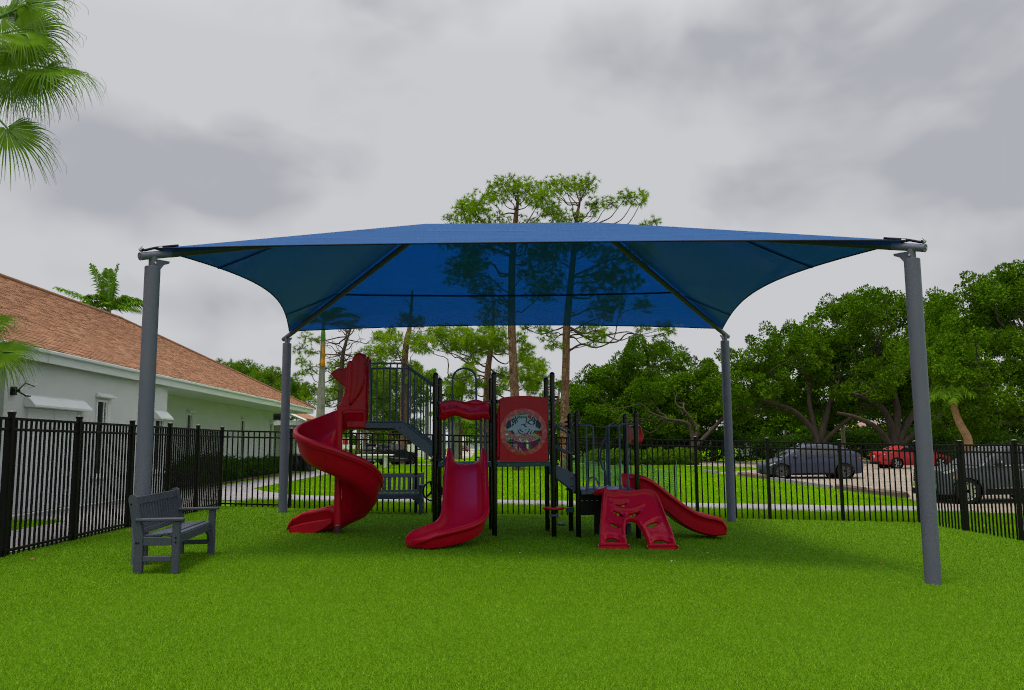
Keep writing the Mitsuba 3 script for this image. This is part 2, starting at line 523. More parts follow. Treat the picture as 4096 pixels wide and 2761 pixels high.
slabs(WALK.difference(PATCH), [[(x, 20.5), (x, 25.5)] for x in np.arange(-4.6, 13.0, 1.6)] + [[(-10, y), (-5.9, y)] for y in np.arange(8.0, 57, 1.8)] + [[(-7.4, 6), (-7.4, 21)]], 'slab')
structure('parking_lot', 'worn pale parking lot right of the lawn', sheet(LOT, 0.008, 4.0), 'm_lot')
structure('driveway', 'pale narrow driveway crossing behind the lawn', sheet(DRIVE, 0.012, 4.0), 'm_concrete')
structure('road', 'pale road running straight away between the trees', sheet(ROAD, 0.012, 30.0), 'm_road')
for x in (16.2, 19.2, 22.2, 25.2, 28.2):      # worn bay lines of the lot
    part('parking_lot', 'bay_line', sheet(Polygon([(x + 0.5, 29.8), (x + 5.6, 30.3), (x + 5.6, 30.42), (x + 0.5, 29.92)]).buffer(0) if x < 17 else Polygon([(x, 60.2), (x + 0.1, 60.2), (x + 0.1, 64.8), (x, 64.8)]), 0.013, 4.0), 'm_white_line')
for y in (33.2, 36.4, 39.9):
    part('parking_lot', 'bay_line', sheet(Polygon([(14.4, y), (19.8, y - 0.5), (19.8, y - 0.4), (14.4, y + 0.1)]), 0.013, 4.0), 'm_white_line')

# ------------------------------------------------------------------ lawn grass that stands up
_n1 = 90000
_x = rng.uniform(-5.9, 13.2, _n1); _y = rng.uniform(19.0, 22.2, _n1)
_k = ~in_poly(YARD.buffer(0.03), _x, _y) & ~in_poly(WALK.buffer(0.01), _x, _y) & (_y > 18.9)
_x2 = rng.uniform(10.1, 16.5, 30000); _y2 = rng.uniform(10, 22.4, 30000)
_k2 = ~in_poly(LOT.buffer(0.02), _x2, _y2) & ~in_poly(WALK, _x2, _y2)
_m = [blades(_x[_k], _y[_k], rng.uniform(0.05, 0.15, _k.sum()), np.full(_k.sum(), 0.012), 0.5, 0, rng),
      blades(_x2[_k2], _y2[_k2], rng.uniform(0.05, 0.13, _k2.sum()), np.full(_k2.sum(), 0.012), 0.5, 0, rng)]
_n2 = 190000
_yy = np.exp(rng.uniform(math.log(24), math.log(69), _n2)); _xx = _yy * rng.uniform(-0.26, 0.62, _n2)
_k = ~(in_poly(WALK.buffer(0.02), _xx, _yy) | in_poly(LOT.buffer(0.02), _xx, _yy) | in_poly(DRIVE.buffer(0.05), _xx, _yy)) & (_xx > -8.7)
_m.append(blades(_xx[_k], _yy[_k], rng.uniform(0.04, 0.10, _k.sum()), 0.014 * _yy[_k] / 24, 0.75, 0, rng))
thing('lawn_grass', 'green grass blades of the lawn outside the fence', 'grass', mesh=cat(_m), bsdf='m_grass_blade', kind='stuff')
_x = rng.uniform(-8.62, -7.5, 9000); _y = rng.uniform(10.9, 15.8, 9000)
_k = in_poly(PATCH.buffer(-0.02), _x, _y)
structure('grass_patch', 'small grass strip in the concrete beside the building', sheet(PATCH, 0.030, 1.0), 'm_lawn')
thing('verge_grass', 'grass blades of the strip beside the building wall', 'grass', mesh=blades(_x[_k], _y[_k], rng.uniform(0.04, 0.09, _k.sum()), np.full(_k.sum(), 0.009), 0.6, 0.028, rng), bsdf='m_grass_blade', kind='stuff')
# ------------------------------------------------------------------ black picket fences
mat('m_black_metal', (0.0035, 0.0035, 0.004), 0.45, 0.22)
mat('m_cap_grey', (0.20, 0.20, 0.21), 0.45, 0.5)
_post = mikit.ply(cat(bx(-0.034, 0.034, -0.034, 0.034, -0.15, 1.83, 0.004), bx(-0.041, 0.041, -0.041, 0.041, 1.83, 1.862, 0.006)), 'm_black_metal')
_cap = mikit.ply(lathe([(0.056, 0), (0.0, 0.016)], 4), 'm_cap_grey')
_picket = mikit.ply(bx(-0.0135, 0.0135, -0.0135, 0.0135, -0.06, 1.775, 0.003), 'm_black_metal')
_rail = mikit.ply(bx(0, 1, -0.017, 0.017, -0.018, 0.018, 0.003), 'm_black_metal')


def fence(label, pts, low_rail, step=0.127, lift=None):
    f = thing('iron_fence', label, 'fence')
    for (x, y) in pts:
        z = float(gz(x, y))
        k = part(f, 'post', _post, tr(x, y, z))
        part(k, 'cap', _cap, tr(x, y, z + 1.862) @ rotz(PI / 4))
    for i, (a, b) in enumerate(zip(pts, pts[1:])):
        a, b = V(*a), V(*b)
        L = np.linalg.norm(b - a); ang = math.atan2(b[1] - a[1], b[0] - a[0])
        up = 0.0 if lift is None else lift[i]
        za, zb = gz(*a) + up, gz(*b) + up
        if lift is not None and up:
            za = zb = max(za, zb) - up + up
        n = int(round(L / step))
        for k in range(1, n):
            p = a + (b - a) * k / n
            s = rng.normal(0, 0.002)
            part(f, 'picket', _picket, tr(p[0], p[1], za + (zb - za) * k / n) @ rotz(ang) @ roty(s))
        for zz in (1.77, 1.63) + ((0.075,) if low_rail(i) else ()):
            m = np.eye(4)
            m[:3, 0] = (b[0] - a[0], b[1] - a[1], zb - za)
            m[:3, 1] = (-math.sin(ang), math.cos(ang), 0)
            m[:3, 3] = (a[0], a[1], za + zz)
            part(f, 'rail', _rail, m)
    return f


fence('black metal picket fence running beside the pale building on the left', [(-6.12, y) for y in (7.6, 9.35, 11.15, 13.0, 14.95, 16.75, 18.4, 20.10)], lambda i: True, 0.122)
fence('long black metal picket fence across the back of the turf', [(-6.12, 20.10), (-4.46, 19.94), (-3.0, 19.55), (-1.47, 19.25), (0.12, 19.27), (1.74, 19.32), (3.35, 19.33), (4.98, 19.29), (6.64, 19.22), (8.3, 19.12), (10.03, 19.02)], lambda i: i == 0, 0.127, [0.0, 0.0, 0, 0, 0, 0, 0, 0, 0, 0])
fence('black metal picket fence along the right edge in front of the grey car', [(10.03, y) for y in (19.02, 17.2, 15.4, 13.6, 11.8)], lambda i: False, 0.122)

# ------------------------------------------------------------------ shade canopy
def _steel(p, n, uv):
    return mix((0.102, 0.114, 0.170), (0.122, 0.134, 0.190), fbm(p.x * 9, p.y * 9, p.z * 1.5, 3))


mat('m_grey_steel', proc(_steel), 0.45, 0.3)
mat('m_bolt', (0.55, 0.55, 0.55), 0.3, 0.5, metallic=1.0)


def _weave(p, n, uv):
    a = noise(p.x * 10.0, p.y * 90.0, p.z * 90.0) * 0.6 + noise(p.x * 3.0, p.y * 24.0, p.z * 24.0) * 0.4
    c = fbm(p.x * 0.5, p.y * 0.5, p.z * 0.5, 3)
    return mix((0.006, 0.068, 0.25), (0.018, 0.116, 0.35), dr.clip(a * 0.8 + c * 0.3 - 0.05, 0, 1))


# knitted shade cloth: mostly threads that let light through, partly open weave
scene['m_cloth'] = {'type': 'blendbsdf', 'weight': 0.30,
                    'threads': {'type': 'principledthin', 'base_color': proc(_weave), 'roughness': 0.55, 'diff_trans': 0.05, 'spec_trans': 0.0, 'sheen': 0.85, 'sheen_tint': 0.1},
                    'weave': {'type': 'thindielectric', 'int_ior': 1.75, 'specular_transmittance': {'type': 'rgb', 'value': [0.0, 0.19, 0.95]}, 'specular_reflectance': {'type': 'rgb', 'value': [0.0, 0.0, 0.0]}}}
scene['m_cloth_shaded'] = {**scene['m_cloth'], 'weight': 0.11}      # hip ends: darker copy of the cloth, their slanting-view shade put into its openness
leafmat('m_seam', (0.010, 0.03, 0.09), 0.15, 0.6)
mat('m_hem', (0.008, 0.012, 0.03), 0.7, 0.3)
mat('m_rafter', (0.06, 0.07, 0.085), 0.5, 0.3)
mat('m_label_yellow', (0.5, 0.45, 0.12), 0.6, 0.3, two=True)

can = thing('shade_canopy', 'large blue fabric hip roof canopy on four grey posts over the playground', 'shade canopy')
PF = [V(-4.19, 10.63, 0), V(5.46, 10.13, 0), V(5.50, 18.40, 0), V(-4.32, 18.67, 0)]
RIDGE = [V(-0.98, 14.50, 5.36), V(2.12, 14.44, 5.38)]
TOPZ = 4.005
APEX = [0, 1, 1, 0]
for i, p in enumerate(PF):
    g = float(gz(p[0], p[1]))
    k = part(can, 'post', moved(lathe([(0.0, -0.3 + g), (0.095, -0.3 + g), (0.095, 3.84), (0.091, 3.852), (0.0, 3.852)], 40), tr(p[0], p[1], 0)), 'm_grey_steel', 40)
    part(k, 'stem', moved(lathe([(0.05, 3.84), (0.05, TOPZ - 0.02)], 24), tr(p[0], p[1], 0)), 'm_grey_steel', True)
    a = RIDGE[APEX[i]]
    q = V(p[0], p[1], TOPZ)
    u = (a - q) / np.linalg.norm(a - q)
    out = q - u * 0.175
    part(k, 'tee_fitting', cat(tube([out, q + u * 0.30], 0.050, 24), tube([out - u * 0.006, out], 0.052, 24)), 'm_grey_steel', 40)
    # gusset plate under the tee and the bolt through the stem
    gp = Polygon([(0.04, 0.0), (0.23, 0.0), (0.22, -0.03), (0.15, -0.06), (0.10, -0.13), (0.04, -0.15)])
    uh = V(u[0], u[1], 0); uh /= np.linalg.norm(uh)
    w = prism(gp, 0.012)
    w = moved(w, tr(0, 0, -0.006))
    M = np.eye(4); M[:3, 0] = uh; M[:3, 1] = (0, 0, 1); M[:3, 2] = np.cross(uh, V(0, 0, 1)); M[:3, 3] = (p[0], p[1], TOPZ - 0.045)
    part(k, 'gusset', moved(w, M), 'm_grey_steel')
    d = np.cross(uh, V(0, 0, 1))
    sgn = -1 if d[1] > 0 else 1
    c0 = V(p[0], p[1], 3.90) + d * sgn * 0.047
    part(k, 'bolt', tube([c0, c0 + d * sgn * 0.018], 0.014, 8), 'm_bolt')
    part(k, 'bolt', tube([out - u * 0.02, out - u * 0.004], 0.012, 8), 'm_bolt')
    part(can, 'rafter', tube([q + u * 0.24, a - u * 0.05], 0.052, 20), 'm_rafter', True)
part(can, 'ridge_beam', tube([RIDGE[0] - V(0.05, 0, 0), RIDGE[1] + V(0.05, 0, 0)], 0.052, 20), 'm_rafter', True)

# cloth: four panels between the hip lines and inward-curving edges
CZ = 0.085
CORN = []
for i, p in enumerate(PF):
    a = RIDGE[APEX[i]]; q = V(p[0], p[1], TOPZ); u = (a - q) / np.linalg.norm(a - q)
    CORN.append(q + u * (0.02 if i < 2 else 0.10) + V(0, 0, CZ))
TOP = [r + V(0, 0, 0.115) for r in RIDGE]


def panel(c0, c1, t0, t1, sag, nu=56, nv=20, dip=0.05):
    """Cloth between edge c0-c1 and ridge t0-t1; its edge curves inwards by sag."""
    u = np.linspace(0, 1, nu)[:, None, None]; v = np.linspace(0, 1, nv)[None, :, None]
    e0 = c0 + (c1 - c0) * u
    e1 = t0 + (t1 - t0) * u
    s = (e1 - e0)
    ln = np.linalg.norm((t0 + t1) / 2 - (c0 + c1) / 2)
    k = sag * 4 * u * (1 - u) / ln
    vv = k + (1 - k) * v
    P = e0 + s * vv
    P = P - V(0, 0, 1) * dip * 4 * u * (1 - u) * np.sin(vv * PI)
    return P


def grid_mesh(P):
    nu, nv = P.shape[:2]
    i, j = np.meshgrid(np.arange(nu - 1), np.arange(nv - 1), indexing='ij')
    p = (i * nv + j).ravel()
    return tm(P.reshape(-1, 3), np.vstack([np.stack([p, p + nv, p + nv + 1], 1), np.stack([p, p + nv + 1, p + 1], 1)]))


PANELS = [panel(CORN[0], CORN[1], TOP[0], TOP[1], 0.55), panel(CORN[1], CORN[2], TOP[1], TOP[1] + V(0, 0.001, 0), 0.52), panel(CORN[2], CORN[3], TOP[1], TOP[0], 0.26), panel(CORN[3], CORN[0], TOP[0], TOP[0] + V(0, -0.001, 0), 0.52)]
fab = part(can, 'fabric_roof', cat([grid_mesh(P) for P in (PANELS[0], PANELS[2])]), 'm_cloth', 12)
part(fab, 'hip_end', grid_mesh(PANELS[1]), 'm_cloth_shaded', 12)
part(fab, 'hip_end', grid_mesh(PANELS[3]), 'm_cloth_shaded', 12)
for P in PANELS:
    part(fab, 'edge_hem', tube(P[:, 0], 0.011, 6), 'm_hem', True)


def strip(line, w, dz, side):
    line = np.asarray(line)
    a = line - side * w / 2 + V(0, 0, dz); b = line + side * w / 2 + V(0, 0, dz)
    return grid_mesh(np.stack([a, b], 1))


# sewn double-cloth seams, hanging a few millimetres under the cloth
Pb = PANELS[2]
v_at = lambda P, i, f: P[i, 0] * (1 - f) + P[i, -1] * f
iu = np.linspace(0, Pb.shape[0] - 1, 30).astype(int)


def on_panel(P, u, f):
    iu_ = u * (P.shape[0] - 1); jv = f * (P.shape[1] - 1)
    i, j = min(int(iu_), P.shape[0] - 2), min(int(jv), P.shape[1] - 2)
    a, b = iu_ - i, jv - j
    return P[i, j] * (1 - a) * (1 - b) + P[i + 1, j] * a * (1 - b) + P[i, j + 1] * (1 - a) * b + P[i + 1, j + 1] * a * b


def level_seam(P, t):
    """Across the panel at the height fraction t between straight edge and ridge."""
    ln = []
    sag = 0.26 if P is PANELS[2] else 0.55
    s = np.linalg.norm((P[0, -1] + P[-1, -1]) / 2 - (P[0, 0] + P[-1, 0]) / 2)
    for u in np.linspace(0.0, 1, 40):
        k = sag * 4 * u * (1 - u) / s
        if t > k:
            ln.append(on_panel(P, u, (t - k) / (1 - k)))
    return np.array(ln)


part(fab, 'seam', strip(level_seam(Pb, 0.40), 0.07, -0.012, V(0, -0.94, 0.33)), 'm_seam')
mat('m_stitch', (0.060, 0.150, 0.36), 0.8, 0.1, two=True)
for t in (0.36, 0.68):
    part(fab, 'stitch_line', strip(level_seam(PANELS[0], t), 0.022, 0.008, V(0, 0.94, 0.33)), 'm_stitch')


def slope_seam(P, y, x0, x1):
    """On a hip end: straight up the slope at depth y."""
    pts = P.reshape(-1, 3)
    c = [on_panel(P, u, f) for u in np.linspace(0, 1, 160) for f in np.linspace(0, 1, 40)]
    c = np.array(c)
    c = c[np.abs(c[:, 1] - y) < 0.045]
    c = c[np.argsort(c[:, 0])]
    n = max(6, len(c) // 8)
    xs = np.linspace(c[0, 0], c[-1, 0], 14)
    zs = np.interp(xs, c[:, 0], c[:, 2])
    return np.c_[xs, np.full(14, y), zs]


for P in (PANELS[3], PANELS[1]):
    for y in (12.35, 16.9):
        part(fab, 'seam', strip(slope_seam(P, y, 0, 0), 0.07, -0.014, V(0, 1, 0)), 'm_seam')
for k in range(2):   # two small yellow warning labels on the rear edge
    q = on_panel(Pb, 0.085 + 0.012 * k, 0.035)
    d = Pb[0, 0] - Pb[10, 0]; d /= np.linalg.norm(d)
    part(fab, 'warning_label', strip([q - d * 0.04, q + d * 0.04], 0.05, -0.012, V(0, -0.94, 0.33)), 'm_label_yellow')
for i in (0, 1):     # webbing strap and turnbuckle at the near corners
    p = PF[i]; a = RIDGE[APEX[i]]; q = V(p[0], p[1], TOPZ); u = (a - q) / np.linalg.norm(a - q)
    st = smooth_path([q - u * 0.15 + V(0, 0, 0.10), q - u * 0.13 + V(0, 0, 0.075), q + u * 0.05 + V(0, 0, 0.095), q + u * 0.35 + V(0, 0, 0.10)], 5)
    part(fab, 'corner_strap', strip(st, 0.07, 0, np.cross(u, V(0, 0, 1))), 'm_cloth')
    part(fab, 'corner_strap', tube(st, 0.016, 6), 'm_hem', True)
    part(fab, 'shackle', cat(tube(smooth_path([q - u * 0.15 + V(0, 0, 0.05), q - u * 0.19 + V(0, 0, 0.09), q - u * 0.16 + V(0, 0, 0.13)], 4), 0.011, 6), tube([q + u * 0.08 + V(0, -0.03, 0.075), q + u * 0.13 + V(0, -0.03, 0.08)], 0.018, 8)), 'm_bolt', 40)
# ------------------------------------------------------------------ playground structure
def _red(p, n, uv):
    a = fbm(p.x * 3, p.y * 3, p.z * 3, 3)
    b = noise(p.x * 400, p.y * 400, p.z * 400)
    return mix((0.41, 0.0005, 0.013), (0.49, 0.0008, 0.019), dr.clip(a * 0.7 + b * 0.3, 0, 1))


mat('m_red', proc(_red), proc(lambda p, n, uv: 0.24 + 0.16 * fbm(p.x * 6, p.y * 6, p.z * 6, 3)), 0.14, clearcoat=0.35, clearcoat_gloss=0.97)
bumped('m_red', lambda p, n, uv: noise(p.x * 350, p.y * 350, p.z * 350), 0.0005, 1e-3)
mat('m_foot_maroon', (0.075, 0.026, 0.028), 0.6, 0.3)      # the brownish cap at the foot of the pole
mat('m_play_black', (0.002, 0.002, 0.0025), 0.15, 0.35)
mat('m_blue_steel', proc(lambda p, n, uv: mix((0.055, 0.080, 0.118), (0.070, 0.098, 0.140), fbm(p.x * 7, p.y * 7, p.z * 7, 3))), 0.4, 0.3)
mat('m_steel_cloth_lit', (0.020, 0.075, 0.095), 0.4, 0.3)  # copy of the blue steel with the cloth's blue light put into its colour
mat('m_deck', proc(lambda p, n, uv: dr.select((dr.abs(p.x * 30 - dr.round(p.x * 30)) < 0.26) & (dr.abs(p.y * 30 - dr.round(p.y * 30)) < 0.26), mi.Color3f(0.02), mi.Color3f(0.16, 0.21, 0.27))), 0.5, 0.4)
mat('m_black_plastic', (0.004, 0.004, 0.0045), 0.4, 0.3)
mat('m_slot', (0.60, 0.62, 0.64), 0.5, 0.4)

play = thing('play_structure', 'red and black playground climbing structure with spiral slide and slides under the blue canopy', 'playground structure')
FY, RY = 14.61, 15.70
POSTS = [(-0.785, FY, 2.83), (0.237, FY, 2.83), (1.268, FY + 0.04, 2.835), (1.69, FY, 2.15), (2.73, FY, 2.14), (-0.765, RY, 2.825), (0.195, RY, 2.825), (1.24, RY, 2.83), (1.678, RY, 2.147), (2.74, RY + 0.08, 2.138)]
CL = [(2.60, 2.30, 1.30), (2.33, 2.30, 1.22), (2.39, 2.33, 1.22), (1.985, 1.895, 0.73), (1.93, 1.86, 0.72), (2.5, 2.26, 1.3), (2.3, 1.22), (2.3, 1.22), (1.98, 1.90, 0.73), (1.93, 0.72)]
_pp = {}
for i, (x, y, zt) in enumerate(POSTS):
    g = float(gz(x, y))
    k = part(play, 'post', moved(lathe([(0.0445, g - 0.3), (0.0445, zt - 0.10)], 24), tr(x, y, 0)), 'm_play_black', True)
    part(k, 'dome_cap', moved(lathe([(0.0445, -0.105), (0.0475, -0.10), (0.0475, -0.05)] + [(0.0475 * math.cos(a), -0.05 + 0.05 * math.sin(a)) for a in np.linspace(0.1, PI / 2, 8)], 24), tr(x, y, zt)), 'm_play_black', 50)
    for j, z in enumerate(CL[i]):
        s = 1 if (i + j) % 2 else -1
        part(k, 'clamp', cat(lathe([(0.046, z - 0.025), (0.056, z - 0.022), (0.056, z + 0.022), (0.046, z + 0.025)], 20), bx(-0.095, -0.045, -0.014, 0.014, z - 0.018, z + 0.018, 0.004), bx(0.045, 0.10, -0.014, 0.014, z - 0.018, z + 0.018, 0.004)).apply_translation((x, y, 0)), 'm_play_black', 40)
        part(k, 'clamp_bolt', sphere((x + s * 0.078, y - 0.018, z), 0.010, 1), 'm_bolt', True)

# ---- decks
def deck(x0, x1, y0, y1, z, edge='m_steel_cloth_lit', name='deck'):
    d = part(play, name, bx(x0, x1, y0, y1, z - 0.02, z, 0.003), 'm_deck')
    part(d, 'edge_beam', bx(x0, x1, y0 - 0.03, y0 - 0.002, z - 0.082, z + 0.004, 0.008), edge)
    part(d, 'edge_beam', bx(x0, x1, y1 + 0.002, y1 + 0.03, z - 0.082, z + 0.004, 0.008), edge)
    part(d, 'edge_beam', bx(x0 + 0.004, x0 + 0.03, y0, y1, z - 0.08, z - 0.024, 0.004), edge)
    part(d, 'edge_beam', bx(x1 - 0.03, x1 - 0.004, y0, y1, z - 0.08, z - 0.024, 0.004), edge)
    return d


d1 = deck(-0.735, 0.19, 14.60, 15.70, 1.262)
d2 = deck(0.29, 1.215, 14.60, 15.70, 1.262)
d3 = deck(1.74, 2.68, 14.58, 15.70, 0.775, 'm_blue_steel')
for x in (0.48, 0.98):
    part(d2, 'bolt', sphere((x, 14.57, 1.225), 0.011, 1), 'm_bolt', True)
for x in (-0.65, 0.10):
    part(d1, 'bolt', sphere((x, 14.57, 1.225), 0.011, 1), 'm_bolt', True)
part(d3, 'bracket_plate', bx(1.84, 2.02, 14.53, 14.549, 0.70, 0.80, 0.006), 'm_blue_steel')
part(d3, 'bracket_plate', bx(2.40, 2.60, 14.53, 14.549, 0.70, 0.80, 0.006), 'm_blue_steel')
# black access stair under the low deck
rs = part(play, 'access_stair', bx(1.76, 2.30, 15.12, 15.16, 0.30, 0.69, 0.01), 'm_black_plastic')
for x in (1.80, 1.89, 1.98, 2.07):
    part(rs, 'slot', bx(x, x + 0.032, 15.112, 15.122, 0.548, 0.560), 'm_slot')
part(rs, 'leg', bx(2.04, 2.16, 15.12, 15.24, -0.1, 0.32, 0.01), 'm_black_plastic')
part(rs, 'leg', bx(2.50, 2.62, 15.12, 15.24, -0.12, 0.40, 0.01), 'm_black_plastic')
part(rs, 'tread', bx(2.44, 2.72, 15.25, 15.55, 0.10, 0.135, 0.006), 'm_steel_cloth_lit')
part(rs, 'riser', bx(2.46, 2.72, 15.24, 15.26, -0.08, 0.10, 0.006), 'm_blue_steel')

# ---- short stair between the decks
def plate(pts, y, t=0.03, b=0.006):
    return upright(puff(Polygon(pts), t, b, 2, 0.03), y)


st = part(play, 'stair', bx(1.36, 1.50, 14.70, 15.65, 1.10, 1.125, 0.004), 'm_deck')
part(st, 'tread', bx(1.50, 1.64, 14.70, 15.65, 0.94, 0.965, 0.004), 'm_deck')
for y in (14.69, 15.66):
    s = part(st, 'stringer', plate([(1.27, 1.215), (1.33, 1.20), (1.67, 1.035), (1.67, 0.735), (1.62, 0.75), (1.27, 1.02)], y), 'm_blue_steel', 30)
    for z in (0.965, 0.835):
        part(s, 'slot', bx(1.565, 1.615, y - 0.036, y - 0.028, z - 0.008, z + 0.008), 'm_black_plastic')
for y in (14.76, 15.60):
    lp = bend([(1.29, y, 1.90), (1.42, y, 1.895), (1.60, y, 1.79), (1.655, y, 1.73), (1.655, y, 1.40), (1.58, y, 1.40), (1.29, y, 1.56)], 0.07)
    part(st, 'hand_loop', tube(lp, 0.017, 10), 'm_blue_steel', True)
part(st, 'step_plate', bx(1.52, 1.66, 14.95, 15.15, 0.36, 0.44, 0.006), 'm_steel_cloth_lit')
part(st, 'step_plate', bx(1.36, 1.50, 14.95, 15.15, 0.13, 0.17, 0.006), 'm_steel_cloth_lit')

# ---- grab bars on the low deck
def bar(path, r=0.017, name='grab_bar', rad=0.06):
    k = part(play, name, tube(bend(path, rad), r, 10), 'm_blue_steel', True)
    return k


k = bar([(1.73, 14.56, 1.885), (1.965, 14.55, 1.885), (1.965, 14.55, 0.78)])
part(k, 'foot_sleeve', tube([(1.965, 14.55, 0.775), (1.965, 14.55, 0.86), (1.965, 14.55, 0.92)], [0.027, 0.024, 0.0175], 10), 'm_blue_steel', True)
k = bar([(1.845, 14.55, 1.875), (1.845, 14.55, 0.78)])
part(k, 'foot_sleeve', tube([(1.845, 14.55, 0.775), (1.845, 14.55, 0.86), (1.845, 14.55, 0.92)], [0.027, 0.024, 0.0175], 10), 'm_blue_steel', True)
k = bar([(2.69, 14.56, 1.905), (2.425, 14.55, 1.905), (2.425, 14.55, 0.78)])
part(k, 'foot_sleeve', tube([(2.425, 14.55, 0.775), (2.425, 14.55, 0.86), (2.425, 14.55, 0.92)], [0.027, 0.024, 0.0175], 10), 'm_blue_steel', True)
k = bar([(2.56, 14.55, 1.90), (2.56, 14.55, 0.78)])
part(k, 'foot_sleeve', tube([(2.56, 14.55, 0.775), (2.56, 14.55, 0.88), (2.56, 14.55, 0.96)], [0.034, 0.030, 0.0175], 10), 'm_blue_steel', True)
bar([(2.70, 15.74, 1.90), (2.42, 15.74, 1.90), (2.42, 15.74, 0.78)], 0.024)
bar([(2.38, 15.74, 1.90), (2.38, 15.74, 0.80)], 0.018)
part(play, 'curved_rail', tube(smooth_path([(2.38, 15.80, 1.66), (2.31, 15.85, 1.55), (2.28, 15.9, 1.30), (2.31, 15.88, 1.12), (2.35, 15.8, 1.0), (2.35, 15.8, 0.3)], 6), 0.019, 10), 'm_blue_steel', True)
part(play, 'hoop_handle', tube(np.array([(2.07 + 0.11 * math.cos(a), 15.55, 0.80 + 0.15 * math.sin(a)) for a in np.linspace(0, PI, 16)]), 0.016, 10), 'm_blue_steel', True)

# ---- arch, upright bars and wavy entry panel over the front slide
part(play, 'arch_bar', tube(np.vstack([[(-0.525, 15.70, 1.25), (-0.525, 15.70, 2.2)], [(-0.3025 + 0.2225 * math.cos(a), 15.70, 2.78 + 0.2225 * math.sin(a)) for a in np.linspace(PI, 0, 24)], [(-0.08, 15.70, 2.2), (-0.08, 15.70, 1.25)]]), 0.019, 10), 'm_blue_steel', True)
part(play, 'arch_bar', tube(bend([(-0.08, 15.70, 1.33), (-0.02, 15.70, 1.33), (-0.0, 15.70, 1.20)], 0.03), 0.017, 8), 'm_blue_steel', True)
for x, r in ((-0.63, 0.024), (-0.55, 0.016), (0.01, 0.018), (0.085, 0.024)):
    k = part(play, 'upright_bar', tube([(x, 14.66, 2.05), (x, 14.66, 1.26)], r, 10), 'm_blue_steel', True)
ENTRY = [(-0.717, 2.306), (-0.658, 2.314), (-0.557, 2.331), (-0.439, 2.34), (-0.321, 2.313), (-0.27, 2.306), (-0.186, 2.331), (-0.101, 2.345), (-0.026, 2.341), (0.05, 2.314), (0.168, 2.311), (0.16, 2.239), (0.148, 2.137), (0.168, 2.006), (0.076, 2.011), (0.033, 2.028), (-0.017, 1.994), (-0.152, 1.989), (-0.253, 2.011), (-0.354, 2.05), (-0.439, 2.067), (-0.523, 2.053), (-0.582, 2.016), (-0.705, 2.006), (-0.692, 2.137), (-0.705, 2.222)]
WAVE = np.array([(-0.658, 2.07), (-0.624, 2.188), (-0.557, 2.247), (-0.439, 2.255), (-0.321, 2.205), (-0.22, 2.171), (-0.085, 2.171), (0.033, 2.222), (0.101, 2.272)])
LOBE = np.array([(-0.30, 2.30), (-0.20, 2.26), (-0.09, 2.235), (0.02, 2.25), (0.07, 2.28)])


def dist_line(p, line):
    d = np.full(len(p), 9.0)
    for a, b in zip(line[:-1], line[1:]):
        a, b = np.asarray(a, float), np.asarray(b, float)
        t = np.clip(((p - a) @ (b - a)) / ((b - a) @ (b - a)), 0, 1)
        d = np.minimum(d, np.linalg.norm(p - (a + t[:, None] * (b - a)), axis=1))
    return d


def wavy_panel(depth=0.10):
    poly = Polygon(smooth_path(np.c_[np.array(ENTRY), np.zeros(len(ENTRY))], 3)[:, :2]).buffer(0)
    m = fine_prism(poly, depth, 0.016)

    def fn(v):
        p, w = v[:, :2], v[:, 2]
        front = (w > depth / 2).astype(float)
        edge = shapely.distance(poly.exterior, shapely.points(p))
        rnd = -0.030 * np.clip(1 - edge / 0.03, 0, 1) ** 2
        relief = 0.045 * np.exp(-((p[:, 1] - np.interp(p[:, 0], [-0.66, -0.45, -0.2, 0.1], [2.13, 2.17, 2.09, 2.11])) / 0.075) ** 2)
        groove = -0.010 * np.exp(-(dist_line(p, WAVE) / 0.008) ** 2) - 0.022 * np.exp(-(dist_line(p, LOBE) / 0.012) ** 2)
        ribs = np.zeros(len(p))
        for x in (-0.56, -0.45, -0.33, -0.21, -0.09):
            ribs -= 0.006 * np.exp(-((p[:, 0] - x) / 0.006) ** 2) * (p[:, 1] < np.interp(p[:, 0], WAVE[:, 0], WAVE[:, 1]))
        s = rnd + relief + groove + ribs
        return np.c_[p, np.where(front > 0, w + s, w - rnd * 0.5)]
    return warp(m, fn)


ep = part(play, 'entry_panel', upright(wavy_panel(), 14.61), 'm_red', 35)
for x in (-0.695, 0.15):
    part(ep, 'bolt', sphere((x, 14.505, 2.288), 0.012, 1), 'm_bolt', True)
_m = moved(wavy_panel(0.12), tr(0.27, -2.15, 0))         # its twin on the right-hand end, turned to face sideways
_m = moved(_m, np.array([[0, 0, 1, 2.74], [1, 0, 0, 15.17], [0, 1, 0, 1.72], [0, 0, 0, 1.0]]))
part(play, 'entry_panel', _m, 'm_red', 35, 'second wavy red panel seen end on beside the right post')

